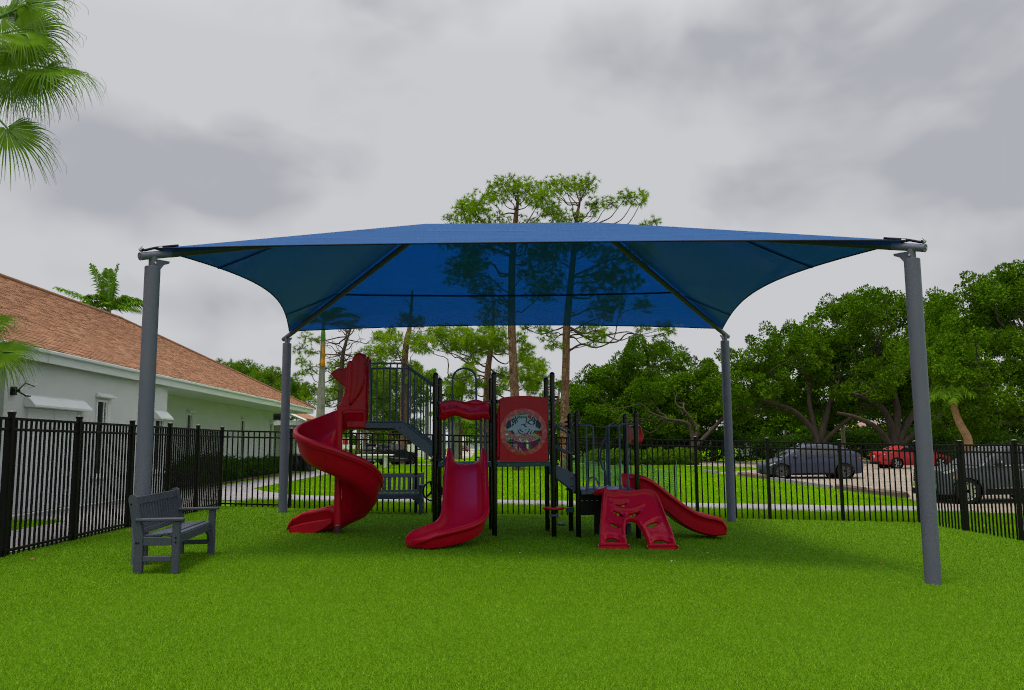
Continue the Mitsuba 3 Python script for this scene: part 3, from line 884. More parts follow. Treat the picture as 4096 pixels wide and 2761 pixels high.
# ---- maze panel
mp = Polygon([(0.335, 1.272), (1.168, 1.272), (1.168, 2.30), (1.18, 2.345)] + [(0.754 + 0.426 * math.cos(a), 2.345 + 0.062 * math.sin(a)) for a in np.linspace(0.15, PI - 0.15, 24)] + [(0.328, 2.345), (0.338, 2.30)])
CC, CR = (0.748, 1.782), 0.332
_ring = Point(*CC).buffer(CR + 0.073, 48); _hole = Point(*CC).buffer(CR - 0.004, 48)
_pm = cat(upright(prism(mp.difference(_hole), 0.02), 14.55), upright(prism(mp.difference(mp.buffer(-0.022)), 0.09), 14.62))
pan = part(play, 'maze_panel', _pm, 'm_red')
part(pan, 'side_wing', plate([(0.285, 1.36), (0.34, 1.30), (0.34, 2.34), (0.30, 2.20)], 14.63, 0.07, 0.02), 'm_red', 40)
mat('m_clear_ring', proc(lambda p, n, uv: mix((0.34, 0.008, 0.020), (0.50, 0.075, 0.045), smoothstep(0.52, 0.60, noise(p.x * 26, p.z * 26)))), 0.08, 0.6)
rg = part(pan, 'window_ring', upright(prism(_ring.difference(_hole), 0.006), 14.533), 'm_clear_ring')
part(pan, 'engraved_circle', upright(prism(Point(*CC).buffer(CR + 0.079, 48).difference(_ring), 0.003), 14.5325), 'm_red')
for k in range(12):
    a = k * PI / 6 + PI / 2
    part(rg, 'bolt', sphere((CC[0] + 0.372 * math.cos(a), 14.524, CC[1] + 0.372 * math.sin(a)), 0.0095, 1), 'm_bolt', True)
for pts in ([(0.42, 1.42), (0.452, 1.40), (0.47, 1.372), (0.465, 1.345), (0.445, 1.325)], [(0.525, 1.425), (0.492, 1.405), (0.475, 1.372), (0.482, 1.34), (0.53, 1.305)], [(0.44, 1.418), (0.472, 1.408), (0.508, 1.418)]):
    part(pan, 'engraved_mark', tube(smooth_path([(x, 14.5295, z) for x, z in pts], 4), 0.0022, 5), 'm_red', True)
scene['m_bubble'] = {'type': 'thindielectric', 'int_ior': 1.5}
_cap = []
R_ = (CR ** 2 + 0.10 ** 2) / (2 * 0.10)
prof = [(R_ * math.sin(t), -(R_ * math.cos(t) - (R_ - 0.10))) for t in np.linspace(0.0005, math.asin(CR / R_), 18)]
win = part(pan, 'bubble_window', moved(lathe(prof, 56), tr(CC[0], 14.535, CC[1]) @ rotx(-PI / 2) @ np.diag([1, 1, -1, 1])), 'm_bubble', True)
# maze sheet behind the upper bubble; its pale blue is a painted sky reflection
mat('m_print_sky_sheen', (0.30, 0.42, 0.52), 0.4, 0.4, two=True)
mat('m_print_navy', (0.012, 0.035, 0.09), 0.5, 0.3, two=True)
mat('m_print_pale', (0.50, 0.58, 0.66), 0.5, 0.3, two=True)
mat('m_print_red', (0.32, 0.01, 0.05), 0.4, 0.4, two=True)
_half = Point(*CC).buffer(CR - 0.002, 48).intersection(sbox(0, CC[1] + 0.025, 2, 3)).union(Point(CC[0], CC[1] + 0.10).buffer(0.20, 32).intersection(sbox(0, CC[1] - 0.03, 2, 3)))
ps = part(pan, 'maze_sheet', upright(prism(_half, 0.003), 14.56), 'm_print_sky_sheen')
MY = 14.5555


def maze(shape, name='maze_line', m='m_print_navy'):
    if shape.area > 1e-6:
        part(ps, name, upright(prism(shape, 0.002), MY), m)


def arc(r, a0, a1, c=(CC[0], CC[1] + 0.06), w=0.017):
    return LineString([(c[0] + r * math.cos(math.radians(a)), c[1] + r * math.sin(math.radians(a))) for a in np.linspace(a0, a1, 24)]).buffer(w / 2, cap_style=2)


def ln(*p, w=0.017):
    return LineString([(CC[0] + x, CC[1] + z) for x, z in p]).buffer(w / 2, cap_style=2, join_style=2)


for s in (arc(0.10, 200, 300), arc(0.06, 190, 275), arc(0.105, 305, 355), arc(0.145, 215, 262), arc(0.145, 285, 345), arc(0.19, 205, 250), arc(0.19, 292, 330), arc(0.215, 20, 62), arc(0.20, 118, 170), arc(0.255, 25, 50)):
    maze(s.intersection(_half))
for s in (ln((-0.14, 0.27), (-0.115, 0.20), (-0.10, 0.165)), ln((-0.20, 0.215), (-0.155, 0.205), (-0.13, 0.17)), ln((-0.20, 0.215), (-0.17, 0.12)), ln((-0.155, 0.205), (-0.13, 0.13)), ln((-0.245, 0.19), (-0.215, 0.11)), ln((-0.26, 0.15), (-0.235, 0.10)), ln((-0.235, 0.19), (-0.20, 0.215), (-0.14, 0.235)),
          ln((0.06, 0.265), (0.06, 0.21), (0.045, 0.175), (0.095, 0.145)), ln((0.16, 0.25), (0.15, 0.20), (0.105, 0.20), (0.085, 0.155), (0.14, 0.12)), ln((0.185, 0.215), (0.20, 0.165), (0.165, 0.12)), ln((-0.04, 0.12), (0.03, 0.135), (0.015, 0.10), (0.06, 0.09)), ln((-0.08, 0.30), (0.04, 0.315), w=0.010)):
    maze(s.intersection(_half))
maze(Point(CC[0] + 0.108, CC[1] + 0.262).buffer(0.028), 'maze_dot', 'm_print_red')
for s in (-1, 1):
    maze(_half.intersection(Polygon([(CC[0] + s * 0.29, CC[1] + 0.04), (CC[0] + s * 0.21, CC[1] + 0.09), (CC[0] + s * 0.225, CC[1] + 0.20), (CC[0] + s * 0.34, CC[1] + 0.20)])), 'maze_field')


def text_on(word, h, x, z, name='lettering', m='m_print_navy'):
    t = meshkit.text_mesh(word, h, 0.002, bold=True)
    w = t.bounds[1][0] - t.bounds[0][0]
    part(ps, name, upright(moved(tm(t.vertices, t.faces), tr(x - w / 2, z, 0)), MY - 0.002), m)


text_on('Maze', 0.044, CC[0] - 0.03, CC[1] + 0.238)
text_on('S', 0.022, CC[0] - 0.075, CC[1] + 0.025, 'lettering')
text_on('S', 0.022, CC[0] + 0.045, CC[1] + 0.025, 'lettering')

# ---- red panel with slanting slots on the rear side, seen through the bubble
sp = sbox(0.255, 1.27, 1.185, 2.15).buffer(-0.02).buffer(0.02)
for (x, z, l) in ((0.40, 1.50, 0.42), (0.62, 1.56, 0.44), (0.84, 1.60, 0.36), (1.02, 1.70, 0.22), (0.47, 1.36, 0.14)):
    q = LineString([(x - l * 0.36, z + l * 0.40), (x + l * 0.36, z - l * 0.40)]).buffer(0.052)
    sp = sp.difference(q)
part(play, 'slotted_panel', upright(prism(sp, 0.05), 15.68), 'm_red', 30)

# ---- round stepping seat on the middle post and steering wheel on the left
ss = part(play, 'stepping_disc', moved(lathe([(0.03, -0.018), (0.17, -0.024), (0.188, -0.012), (0.19, 0.004), (0.182, 0.018), (0.05, 0.022), (0.03, 0.02)], 40), tr(1.266, 14.64, 0.462)), 'm_red', 40)
part(ss, 'bracket', cat(bx(1.19, 1.345, 14.57, 14.70, 0.325, 0.365, 0.006), bx(1.175, 1.20, 14.55, 14.60, 0.30, 0.36, 0.004), bx(1.325, 1.35, 14.55, 14.60, 0.30, 0.36, 0.004)), 'm_blue_steel')
for x in (1.185, 1.34):
    part(ss, 'bolt', sphere((x, 14.545, 0.335), 0.010, 1), 'm_bolt', True)
WC = V(-0.85, 14.97, 0.757)
sw = part(play, 'steering_wheel', tube(np.array([WC + V(0.168 * math.cos(a), 0, 0.168 * math.sin(a)) for a in np.linspace(0, 2 * PI, 40)]), 0.0155, 10, False), 'm_black_plastic', True)
for a in (PI / 2 + 0.25, PI / 2 + 0.25 + 2 * PI / 3, PI / 2 + 0.25 + 4 * PI / 3):
    part(sw, 'spoke', tube([WC + V(0.02 * math.cos(a), 0.0, 0.02 * math.sin(a)), WC + V(0.08 * math.cos(a), 0.012, 0.08 * math.sin(a)), WC + V(0.16 * math.cos(a), 0, 0.16 * math.sin(a))], [0.028, 0.016, 0.014], 8), 'm_black_plastic', True)
part(sw, 'hub', tube([WC - V(0, 0.02, 0), WC + V(0, 0.10, 0)], 0.032, 16), 'm_black_plastic', 40)
part(sw, 'mount', bx(-0.86, -0.70, 15.04, 15.09, 0.72, 0.80, 0.006), 'm_play_black')

# ---- raised landing, its stair plates and railings
la = part(play, 'landing', bx(-2.02, -1.36, 14.66, 15.57, 1.905, 1.93, 0.003), 'm_deck')
part(la, 'step', bx(-1.33, -1.13, 14.66, 15.57, 1.70, 1.725, 0.003), 'm_deck')
part(la, 'step', bx(-1.10, -0.90, 14.66, 15.57, 1.48, 1.505, 0.003), 'm_deck')
part(la, 'cross_beam', bx(-2.04, -1.52, 14.68, 15.55, 1.83, 1.90, 0.004), 'm_black_plastic')
for y in (14.65, 15.60):
    s = part(la, 'stringer', plate([(-2.05, 1.868), (-1.50, 1.858), (-0.835, 1.33), (-0.835, 1.555), (-1.35, 1.955), (-2.05, 1.955)], y, 0.028, 0.005), 'm_blue_steel', 30)
    for (x, z) in ((-1.505, 1.885), (-1.40, 1.872), (-0.875, 1.40)):
        part(s, 'slot', bx(x - 0.012, x + 0.012, y - 0.034, y - 0.026, z - 0.007, z + 0.007), 'm_black_plastic')
    r = part(la, 'railing', tube(bend([(-2.03, y - 0.01, 2.995), (-1.352, y - 0.01, 2.995), (-0.835, y - 0.01, 2.635)], 0.06), 0.017, 12), 'm_blue_steel', True)
    part(r, 'lower_rail', tube(bend([(-2.03, y - 0.01, 1.975), (-1.349, y - 0.01, 1.975), (-0.835, y - 0.01, 1.575)], 0.06), 0.015, 12), 'm_blue_steel', True)
    part(r, 'end_post', tube([(-2.03, y - 0.01, 1.86), (-2.03, y - 0.01, 3.0)], 0.019, 12), 'm_steel_cloth_lit', True)
    for k in range(10):
        x = -1.925 + 0.1165 * k
        zt = 2.995 if x < -1.352 else 2.995 - (x + 1.352) / 0.517 * 0.36
        zb = 1.975 if x < -1.349 else 1.975 - (x + 1.349) / 0.514 * 0.40
        part(r, 'baluster', tube([(x, y - 0.01, zb), (x, y - 0.01, zt)], 0.0125 if k != 5 else 0.017, 10), 'm_blue_steel', True)

# ---- spiral slide
PC = V(-2.425, 14.46)
spi = part(play, 'spiral_slide', moved(lathe([(0.062, 0.24), (0.062, 2.16), (0.0, 2.17)], 28), tr(PC[0], PC[1], 0)), 'm_red', 40)


def chute_floor(ph):
    return float(np.interp(ph, [60, 90, 135, 180, 225, 270, 315, 360, 405, 450, 480], [1.93, 1.86, 1.62, 1.44, 1.29, 1.13, 0.91, 0.62, 0.37, 0.19, 0.14]))


def trough(hi, ho, w0=0.10, w1=0.72, fl=0.045, lip=0.045):
    """Cross-section: inner wall height hi, outer wall height ho (above the floor)."""
    top = [(w0 - 0.03, hi - 0.02), (w0, hi), (w0 + 0.03, hi - 0.015), (w0 + 0.05, 0.55 * hi), (w0 + 0.09, 0.16 * hi), (w0 + 0.16, 0.0), ((w0 + w1) / 2, -0.012), (w1 - 0.20, 0.01), (w1 - 0.11, 0.22 * ho), (w1 - 0.06, 0.60 * ho), (w1 - 0.035, ho - 0.02), (w1 - 0.01, ho), (w1 + lip * 0.6, ho - 0.003), (w1 + lip, ho - 0.03)]
    bot = [(w0 - 0.035, hi - 0.045), (w0 - 0.03, hi - 0.06), (w0 - 0.015, hi - 0.08), (w0 + 0.015, 0.4 * hi), (w0 + 0.06, 0.02 * hi), (w0 + 0.13, -fl), ((w0 + w1) / 2, -fl - 0.02), (w1 - 0.16, -fl), (w1 - 0.07, 0.12 * ho), (w1 - 0.03, 0.48 * ho), (w1 + 0.0, ho - 0.125), (w1 + 0.028, ho - 0.118), (w1 + 0.034, ho - 0.085), (w1 + lip + 0.004, ho - 0.075)]
    return np.array(top), np.array(bot)


tops, bots, Ps, Ss, Us = [], [], [], [], []
def add_station(P, S, z, hi, ho, **k):
    t, b = trough(hi, ho, **k)
    tops.append(t); bots.append(b); Ps.append(V(P[0], P[1], z)); Ss.append(V(S[0], S[1], 0)); Us.append(V(0, 0, 1))


for x in np.linspace(-2.02, PC[0], 5)[:-1]:
    add_station((x, PC[1]), (0, 1), 1.905, 0.28, 0.42)
for ph in np.arange(90, 451, 6):
    a = math.radians(ph)
    t = (ph - 90) / 360
    ho = np.interp(ph, [90, 135, 180, 270, 360, 405, 450], [0.41, 0.43, 0.44, 0.44, 0.43, 0.42, 0.37])
    add_station(PC, (math.cos(a), math.sin(a)), chute_floor(ph), 0.22, ho)
for x in np.linspace(0, 0.86, 12)[1:]:
    t = x / 0.86
    ho = np.interp(t, [0, 0.3, 0.7, 0.9, 1.0], [0.37, 0.35, 0.30, 0.20, 0.06])
    hi = np.interp(t, [0, 0.15, 0.3, 0.7, 0.9, 1.0], [0.24, 0.34, 0.35, 0.31, 0.20, 0.06])
    add_station((PC[0] - x, PC[1]), (0, 1), 0.19 - 0.05 * min(1, 2 * t) + 0.02 * (t > 0.9), hi, ho)
part(spi, 'chute', shell(tops, bots, np.array(Ps), np.array(Ss), np.array(Us)), 'm_red', 38)
# moulded skirt carrying the run-out down to the ground
part(spi, 'exit_skirt', cat(upright(puff(Polygon([(-3.27, 0.20), (-3.235, 0.07), (-2.86, 0.07), (-2.72, 0.13), (-2.53, 0.25), (-2.53, 0.34), (-2.8, 0.30), (-3.1, 0.25)]), 0.05, 0.02, 3), 14.595), upright(puff(Polygon([(-3.27, 0.20), (-3.235, 0.07), (-2.86, 0.07), (-2.72, 0.13), (-2.53, 0.25), (-2.53, 0.34), (-2.8, 0.30), (-3.1, 0.25)]), 0.05, 0.02, 3), 15.20),
                            bx(-3.262, -3.22, 14.56, 15.19, 0.07, 0.20, 0.012)), 'm_red', 38)
part(spi, 'pole_foot', moved(lathe([(0.056, -0.02), (0.060, 0.0), (0.058, 0.155), (0.0, 0.156)], 24), tr(PC[0], PC[1], float(gz(*PC)))), 'm_foot_maroon', 40)
part(spi, 'pole_collar', moved(lathe([(0.046, 0.15), (0.046, 0.225), (0.0, 0.226)], 24), tr(PC[0], PC[1], float(gz(*PC)))), 'm_bolt', 40)
for ph in (262, 405):      # moulded joint between chute sections
    a = math.radians(ph)
    t, b = trough(0.22, 0.435)
    pts = [(PC[0] + s * math.cos(a), PC[1] + s * math.sin(a), chute_floor(ph) + z) for s, z in b[3:11] + np.array([0.001, -0.001])]
    part(spi, 'joint_seam', tube(smooth_path(pts, 4), 0.003, 5), 'm_red', True)

HOOD = [(-2.0, 1.865), (-2.33, 1.87), (-2.35, 2.02), (-2.42, 2.13), (-2.49, 2.15), (-2.495, 2.245), (-2.40, 2.33), (-2.345, 2.46), (-2.335, 2.60), (-2.335, 2.83), (-2.32, 2.97), (-2.29, 3.03), (-2.255, 3.02), (-2.235, 3.08), (-2.20, 3.135), (-2.13, 3.168), (-2.06, 3.15), (-2.03, 3.06), (-2.0, 2.7)]
_hp = Polygon(HOOD)
hd = part(spi, 'hood', upright(puff(_hp, 0.07, 0.025, 3), 14.66), 'm_red', 38)
LB = Polygon(smooth_path([(-2.262, 2.245, 0), (-2.20, 2.31, 0), (-2.12, 2.41, 0), (-2.045, 2.56, 0), (-2.008, 2.75, 0), (-2.008, 3.0, 0), (-2.012, 3.12, 0), (-2.06, 3.165, 0), (-2.125, 3.178, 0), (-2.19, 3.15, 0), (-2.235, 3.08, 0), (-2.258, 2.95, 0), (-2.262, 2.70, 0), (-2.278, 2.48, 0), (-2.29, 2.33, 0), (-2.262, 2.245, 0)], 4)[:, :2]).buffer(0)
part(hd, 'side_lobe', upright(puff(LB, 0.10, 0.050, 5, 0.015), 14.645), 'm_red', 50)
part(hd, 'middle_lobe', upright(puff(Polygon(smooth_path([(-2.44, 2.27, 0), (-2.24, 2.27, 0), (-2.20, 2.5, 0), (-2.20, 2.9, 0), (-2.23, 3.02, 0), (-2.29, 3.045, 0), (-2.335, 3.0, 0), (-2.345, 2.85, 0), (-2.35, 2.65, 0), (-2.375, 2.48, 0), (-2.42, 2.37, 0), (-2.44, 2.27, 0)], 4)[:, :2]).buffer(0), 0.12, 0.035, 4, 0.015), 14.72), 'm_red', 50)
part(hd, 'far_wing', upright(puff(Polygon([(-2.05, 1.9), (-2.48, 1.9), (-2.50, 2.30), (-2.47, 2.50), (-2.46, 2.62), (-2.58, 2.72), (-2.67, 2.80), (-2.73, 2.875), (-2.70, 2.91), (-2.58, 2.955), (-2.45, 2.98), (-2.3, 3.02), (-2.18, 3.16), (-2.08, 3.18), (-2.02, 3.05)]), 0.06, 0.025, 4), 15.30), 'm_red', 50)
part(hd, 'inner_wall', bx(-2.06, -2.0, 14.60, 15.30, 1.865, 1.93, 0.01), 'm_red')
part(hd, 'cream_liner', bx(-2.045, -2.005, 15.30, 15.36, 2.6, 3.16, 0.012), 'm_slot')
part(hd, 'moulded_line', tube(smooth_path([(-2.49, 14.585, 2.24), (-2.30, 14.583, 2.245), (-2.255, 14.583, 2.235), (-2.245, 14.583, 2.15), (-2.235, 14.583, 1.89)], 4), 0.004, 5), 'm_red', True)
part(hd, 'moulded_line', tube(smooth_path([(-2.13, 14.545, 3.145), (-2.13, 14.537, 2.9), (-2.15, 14.537, 2.65), (-2.20, 14.54, 2.42), (-2.26, 14.55, 2.28)], 5), 0.0035, 5), 'm_red', True)
part(hd, 'entry_rim', tube(smooth_path([(-2.03, 14.62, 3.06), (-2.05, 14.80, 3.13), (-2.06, 15.0, 3.02), (-2.05, 15.2, 3.14), (-2.03, 15.32, 3.10)], 5), 0.035, 8), 'm_red', True)

# ---- open slides
def slide(path, heads, zs, half, rim, skirt, name, ending, label=None):
    """path: plan points; heads: heading per point (radians); zs: floor; rim: wall heights (left, right) per station."""
    tops, bots, P, S, U = [], [], [], [], []
    for (x, y), h, z, hw, rm, sk, e in zip(path, heads, zs, half, rim, skirt, ending):
        L, R = rm
        l = 0.055 * e
        top = [(-hw - l - 0.012, L - 0.035), (-hw - l, L - 0.008), (-hw - l * 0.3, L), (-hw + 0.014, L - 0.012), (-hw + 0.038, 0.55 * L), (-hw + 0.075, 0.14 * L), (-hw + 0.14, 0.0), (0, -0.008), (hw - 0.14, 0.0), (hw - 0.075, 0.14 * R), (hw - 0.038, 0.55 * R), (hw - 0.014, R - 0.012), (hw + l * 0.3, R), (hw + l, R - 0.008), (hw + l + 0.012, R - 0.035)]
        sl, sr = -sk, -sk
        bot = [(-hw - l - 0.014, L - 0.062), (-hw - l + 0.004, L - 0.078), (-hw - 0.012, L - 0.10), (-hw - 0.014, 0.55 * L + 0.45 * sl), (-hw + 0.005, 0.9 * sl), (-hw + 0.05, sl - 0.012), (-hw + 0.12, sl - 0.02), (0, sl - 0.024), (hw - 0.12, sr - 0.02), (hw - 0.05, sr - 0.012), (hw - 0.005, 0.9 * sr), (hw + 0.014, 0.55 * R + 0.45 * sr), (hw + 0.012, R - 0.10), (hw + l - 0.004, R - 0.078), (hw + l + 0.014, R - 0.062)]
        tops.append(np.array(top)); bots.append(np.array(bot))
        P.append(V(x, y, z)); S.append(V(math.sin(h), -math.cos(h), 0)); U.append(V(0, 0, 1))
    return part(play, name, shell(tops, bots, np.array(P), np.array(S), np.array(U)), 'm_red', 38, label)


# front slide: down towards the camera, turning to its own right
s_ = np.linspace(0, 1, 44)
bez = lambda a, b, c, d, t: (1 - t)[:, None] ** 3 * a + 3 * (1 - t)[:, None] ** 2 * t[:, None] * b + 3 * (1 - t)[:, None] * t[:, None] ** 2 * c + t[:, None] ** 3 * d
straight = np.c_[np.full(16, -0.245), np.linspace(14.60, 13.72, 16)]
curve = bez(V(-0.245, 13.72), V(-0.245, 13.28), V(-0.46, 13.02), V(-1.07, 12.72), np.r_[np.linspace(0, 0.78, 22)[1:], np.linspace(0.80, 1, 18)])
path = np.vstack([straight, curve])
dx = np.gradient(path, axis=0); hd_ = np.arctan2(dx[:, 1], dx[:, 0])
acc = np.r_[0, np.cumsum(np.linalg.norm(np.diff(path, axis=0), axis=1))]
zs = np.interp(acc, [0, 0.10, 0.22, 0.40, 0.62, 0.85, 1.05, 1.25, 1.5, 1.75, 1.98, acc[-1]], [1.262, 1.25, 1.17, 0.96, 0.70, 0.47, 0.335, 0.255, 0.19, 0.15, 0.125, 0.115])
zs = np.convolve(np.pad(zs, 2, 'edge'), [0.1, 0.2, 0.4, 0.2, 0.1], 'valid')
e_ = acc[-1]
rimL = np.interp(acc, [0, 0.05, 0.16, 0.26, 0.45, e_ - 0.5, e_ - 0.25, e_ - 0.08, e_], [0.255, 0.25, 0.20, 0.16, 0.165, 0.175, 0.145, 0.085, 0.06])
rimR = np.interp(acc, [0, 0.05, 0.16, 0.26, 0.45, e_ - 0.55, e_ - 0.25, e_ - 0.08, e_], [0.255, 0.25, 0.20, 0.16, 0.165, 0.18, 0.165, 0.095, 0.06])
sk = np.interp(acc, [0, 0.3, 1.2, e_ - 0.2, e_], [0.05, 0.07, 0.09, 0.07, 0.045])
hw = np.interp(acc, [0, 0.2, e_ - 0.4], [0.275, 0.30, 0.345]) * np.sqrt(1 - 0.90 * np.clip((acc - (e_ - 0.36)) / 0.36, 0, 1) ** 2.4)
# the heading runs towards -y, so the side vector points to the camera's left; swap the walls accordingly
fs = slide(path, hd_, zs, hw, list(zip(rimR, rimL)), sk, 'front_slide', np.interp(acc, [0, 0.3, e_ - 0.2, e_], [0.35, 1.0, 1.0, 0.4]), 'red curved slide coming down towards the front')
part(fs, 'foot_support', bx(-0.82, -0.58, 12.80, 13.0, -0.03, 0.10, 0.03), 'm_red')
# right slide: along x
xs = np.linspace(2.60, 4.30, 46)
path = np.c_[xs, 15.10 - 0.10 * _sm(2.8, 4.2, xs)]
zr = np.interp(xs, [2.60, 2.80, 2.90, 3.0, 3.1, 3.28, 3.55, 3.77, 3.99, 4.2, 4.30], [0.79, 0.785, 0.765, 0.72, 0.655, 0.52, 0.315, 0.185, 0.115, 0.085, 0.075])
zr = np.convolve(np.pad(zr, 2, 'edge'), [0.1, 0.2, 0.4, 0.2, 0.1], 'valid')
rr_ = np.interp(xs, [2.60, 2.85, 3.0, 3.3, 3.9, 4.1, 4.22, 4.30], [0.235, 0.235, 0.225, 0.205, 0.195, 0.20, 0.17, 0.06])
skr = np.interp(xs, [2.6, 3.0, 3.5, 4.1, 4.3], [0.08, 0.12, 0.17, 0.14, 0.10])
rs2 = slide(path, np.zeros(46), zr, np.interp(xs, [2.6, 4.1, 4.3], [0.315, 0.33, 0.30]), list(zip(rr_, rr_)), skr, 'side_slide', np.interp(xs, [2.6, 2.9, 4.15, 4.3], [0.5, 1, 1, 0.3]), 'red straight slide running down to the right')
part(rs2, 'support_leg', tube([(4.067, 15.0, -0.15), (4.067, 15.0, 0.06)], 0.024, 12), 'm_black_plastic', 40)

# ---- red moulded climber leaning on the low deck
OUT = [(1.825, 0.006), (1.852, 0.177), (1.912, 0.563), (1.97, 0.888), (2.029, 1.226), (2.063, 1.402), (2.084, 1.509), (2.109, 1.559), (2.142, 1.58), (2.165, 1.558), (2.18, 1.50), (2.272, 1.475), (2.352, 1.501), (2.373, 1.531), (2.417, 1.512), (2.5, 1.502), (2.586, 1.509), (2.673, 1.526), (2.761, 1.545), (2.836, 1.547), (2.918, 1.535), (2.985, 1.494), (3.032, 1.412), (3.063, 1.279), (3.079, 1.122), (3.085, 0.952), (3.079, 0.753), (3.067, 0.527), (3.055, 0.308), (3.043, 0.095), (3.035, 0.0), (2.585, 0.0), (2.594, 0.089), (2.589, 0.301), (2.573, 0.488), (2.559, 0.632), (2.549, 0.746), (2.518, 0.804), (2.467, 0.826), (2.413, 0.806), (2.378, 0.749), (2.35, 0.636), (2.313, 0.477), (2.292, 0.322), (2.28, 0.169), (2.271, 0.0)]
HOLES = [[(1.939, 0.146), (1.961, 0.198), (2.015, 0.238), (2.083, 0.241), (2.135, 0.202), (2.157, 0.145)], [(2.686, 0.13), (2.728, 0.184), (2.797, 0.216), (2.864, 0.212), (2.914, 0.173), (2.933, 0.125)],
         [(2.105, 0.745), (2.137, 0.745), (2.18, 0.695), (2.22, 0.63), (2.238, 0.577), (2.201, 0.574), (2.157, 0.607), (2.12, 0.664)], [(2.682, 0.622), (2.706, 0.67), (2.769, 0.742), (2.84, 0.795), (2.903, 0.809), (2.895, 0.764), (2.829, 0.684), (2.758, 0.628), (2.705, 0.613)],
         [(2.223, 1.123), (2.271, 1.102), (2.327, 1.067), (2.361, 1.024), (2.37, 0.968), (2.324, 0.982), (2.268, 1.017), (2.235, 1.068)], [(2.459, 1.047), (2.51, 1.055), (2.586, 1.079), (2.665, 1.121), (2.647, 1.078), (2.586, 1.02), (2.518, 0.982), (2.468, 0.988)], [(2.285, 1.266), (2.346, 1.252), (2.41, 1.264), (2.462, 1.298), (2.428, 1.251), (2.373, 1.229), (2.313, 1.243)]]
LIPS = [[(2.204, 1.241), (2.301, 1.161), (2.399, 1.134), (2.504, 1.141), (2.614, 1.182), (2.739, 1.246)], [(2.099, 0.869), (2.168, 0.818), (2.233, 0.719), (2.276, 0.605)], [(2.657, 0.679), (2.725, 0.775), (2.838, 0.889), (2.93, 0.946), (2.974, 0.937)], [(1.902, 0.192), (1.936, 0.297), (2.012, 0.358), (2.109, 0.348), (2.188, 0.293), (2.222, 0.171)], [(2.654, 0.178), (2.7, 0.268), (2.788, 0.32), (2.884, 0.311), (2.969, 0.248), (2.995, 0.141)], [(2.195, 1.364), (2.276, 1.345), (2.391, 1.347), (2.476, 1.356), (2.488, 1.333)]]
_sp = lambda P, c=True: Polygon(smooth_path([(x, s, 0) for x, s in P] + [(P[0][0], P[0][1], 0)], 3)[:, :2]).buffer(0)
cp = Polygon(OUT).buffer(-0.012).buffer(0.012)
for hcoords in HOLES:
    cp = cp.difference(_sp(hcoords).buffer(0.010))
TH = 0.035
cm = fine_prism(cp, TH, 0.013)
_k = 0.62; _L = math.hypot(1, _k)


def climber_warp(v):
    x, s, w = v[:, 0], v[:, 1], v[:, 2]
    p = np.c_[x, s]
    front = w > TH / 2
    outer = Polygon(cp.exterior)
    pu, inv = np.unique(np.round(p, 5), axis=0, return_inverse=True)
    p_all, p = p, pu
    pp = shapely.points(pu)
    de = shapely.distance(outer.exterior, pp)
    dh = shapely.distance(shapely.unary_union([_sp(hc) for hc in HOLES]), pp)
    lip = np.max([np.exp(-(dist_line(p, np.array(l)) / 0.020) ** 2) for l in LIPS], axis=0)
    p = p_all; inv = np.asarray(inv).ravel(); de, dh, lip = de[inv], dh[inv], lip[inv]
    d = 0.050 * np.exp(-((de - 0.03) / 0.030) ** 2) - 0.02 * np.clip(1 - de / 0.010, 0, 1) + 0.026 * lip - 0.020 * np.exp(-(dh / 0.035) ** 2)
    belly = -0.10 * np.sin(np.clip(s / 1.55, 0, 1) * PI) + 0.05 * np.sin(np.clip(s / 1.55, 0, 1) * 2 * PI)
    off = w + np.where(front, d, np.minimum(d, 0.0) + 0.8 * np.maximum(d, 0)) + belly
    # along the slope (0, 1/L, k/L), normal towards the camera (0, -k/L, 1/L)
    y = 13.10 + s / _L - off * _k / _L
    z = -0.055 - 0.03 * (x - 2.4) + s * _k / _L + off / _L
    return np.c_[x, y, z]


cl = part(play, 'climber', warp(cm, climber_warp), 'm_red', 42, 'red moulded climbing wall with eye shaped holes')
for (x0, x1) in ((1.822, 2.275), (2.583, 3.04)):
    zb = -0.07 - 0.03 * ((x0 + x1) / 2 - 2.4)
    fb = part(cl, 'foot_bracket', cat(bx(x0 - 0.006, x1 + 0.006, 13.05, 13.085, zb, zb + 0.022, 0.005), bx(x0 - 0.004, x1 + 0.004, 13.075, 13.085, zb, zb + 0.07, 0.003), bx(x0 - 0.008, x0 + 0.004, 13.04, 13.10, zb, zb + 0.075, 0.003), bx(x1 - 0.004, x1 + 0.008, 13.04, 13.10, zb, zb + 0.075, 0.003), bx(x0, x1, 13.06, 13.16, zb + 0.062, zb + 0.092, 0.012)), 'm_red')
    for x in (x0 - 0.010, x1 + 0.010):
        for z in (zb + 0.015, zb + 0.068):
            part(fb, 'bolt', sphere((x, 13.055, z), 0.010, 1), 'm_bolt', True)
part(cl, 'shoulder_lobe', tube(smooth_path([(1.955, 14.52, 0.735), (1.99, 14.50, 0.72), (2.05, 14.44, 0.745), (2.11, 14.38, 0.765)], 5), np.interp(np.arange(16), [0, 6, 15], [0.025, 0.055, 0.05]), 12), 'm_red', True)
part(cl, 'mounting_flange', upright(puff(Polygon([(2.12, 0.70), (2.42, 0.70), (2.40, 0.775), (2.14, 0.775)]), 0.03, 0.01, 2), 14.545), 'm_red', 38)
for x in (1.945, 2.24, 2.385):
    part(cl, 'bolt', sphere((x, 14.505, 0.742), 0.013, 1), 'm_bolt', True)
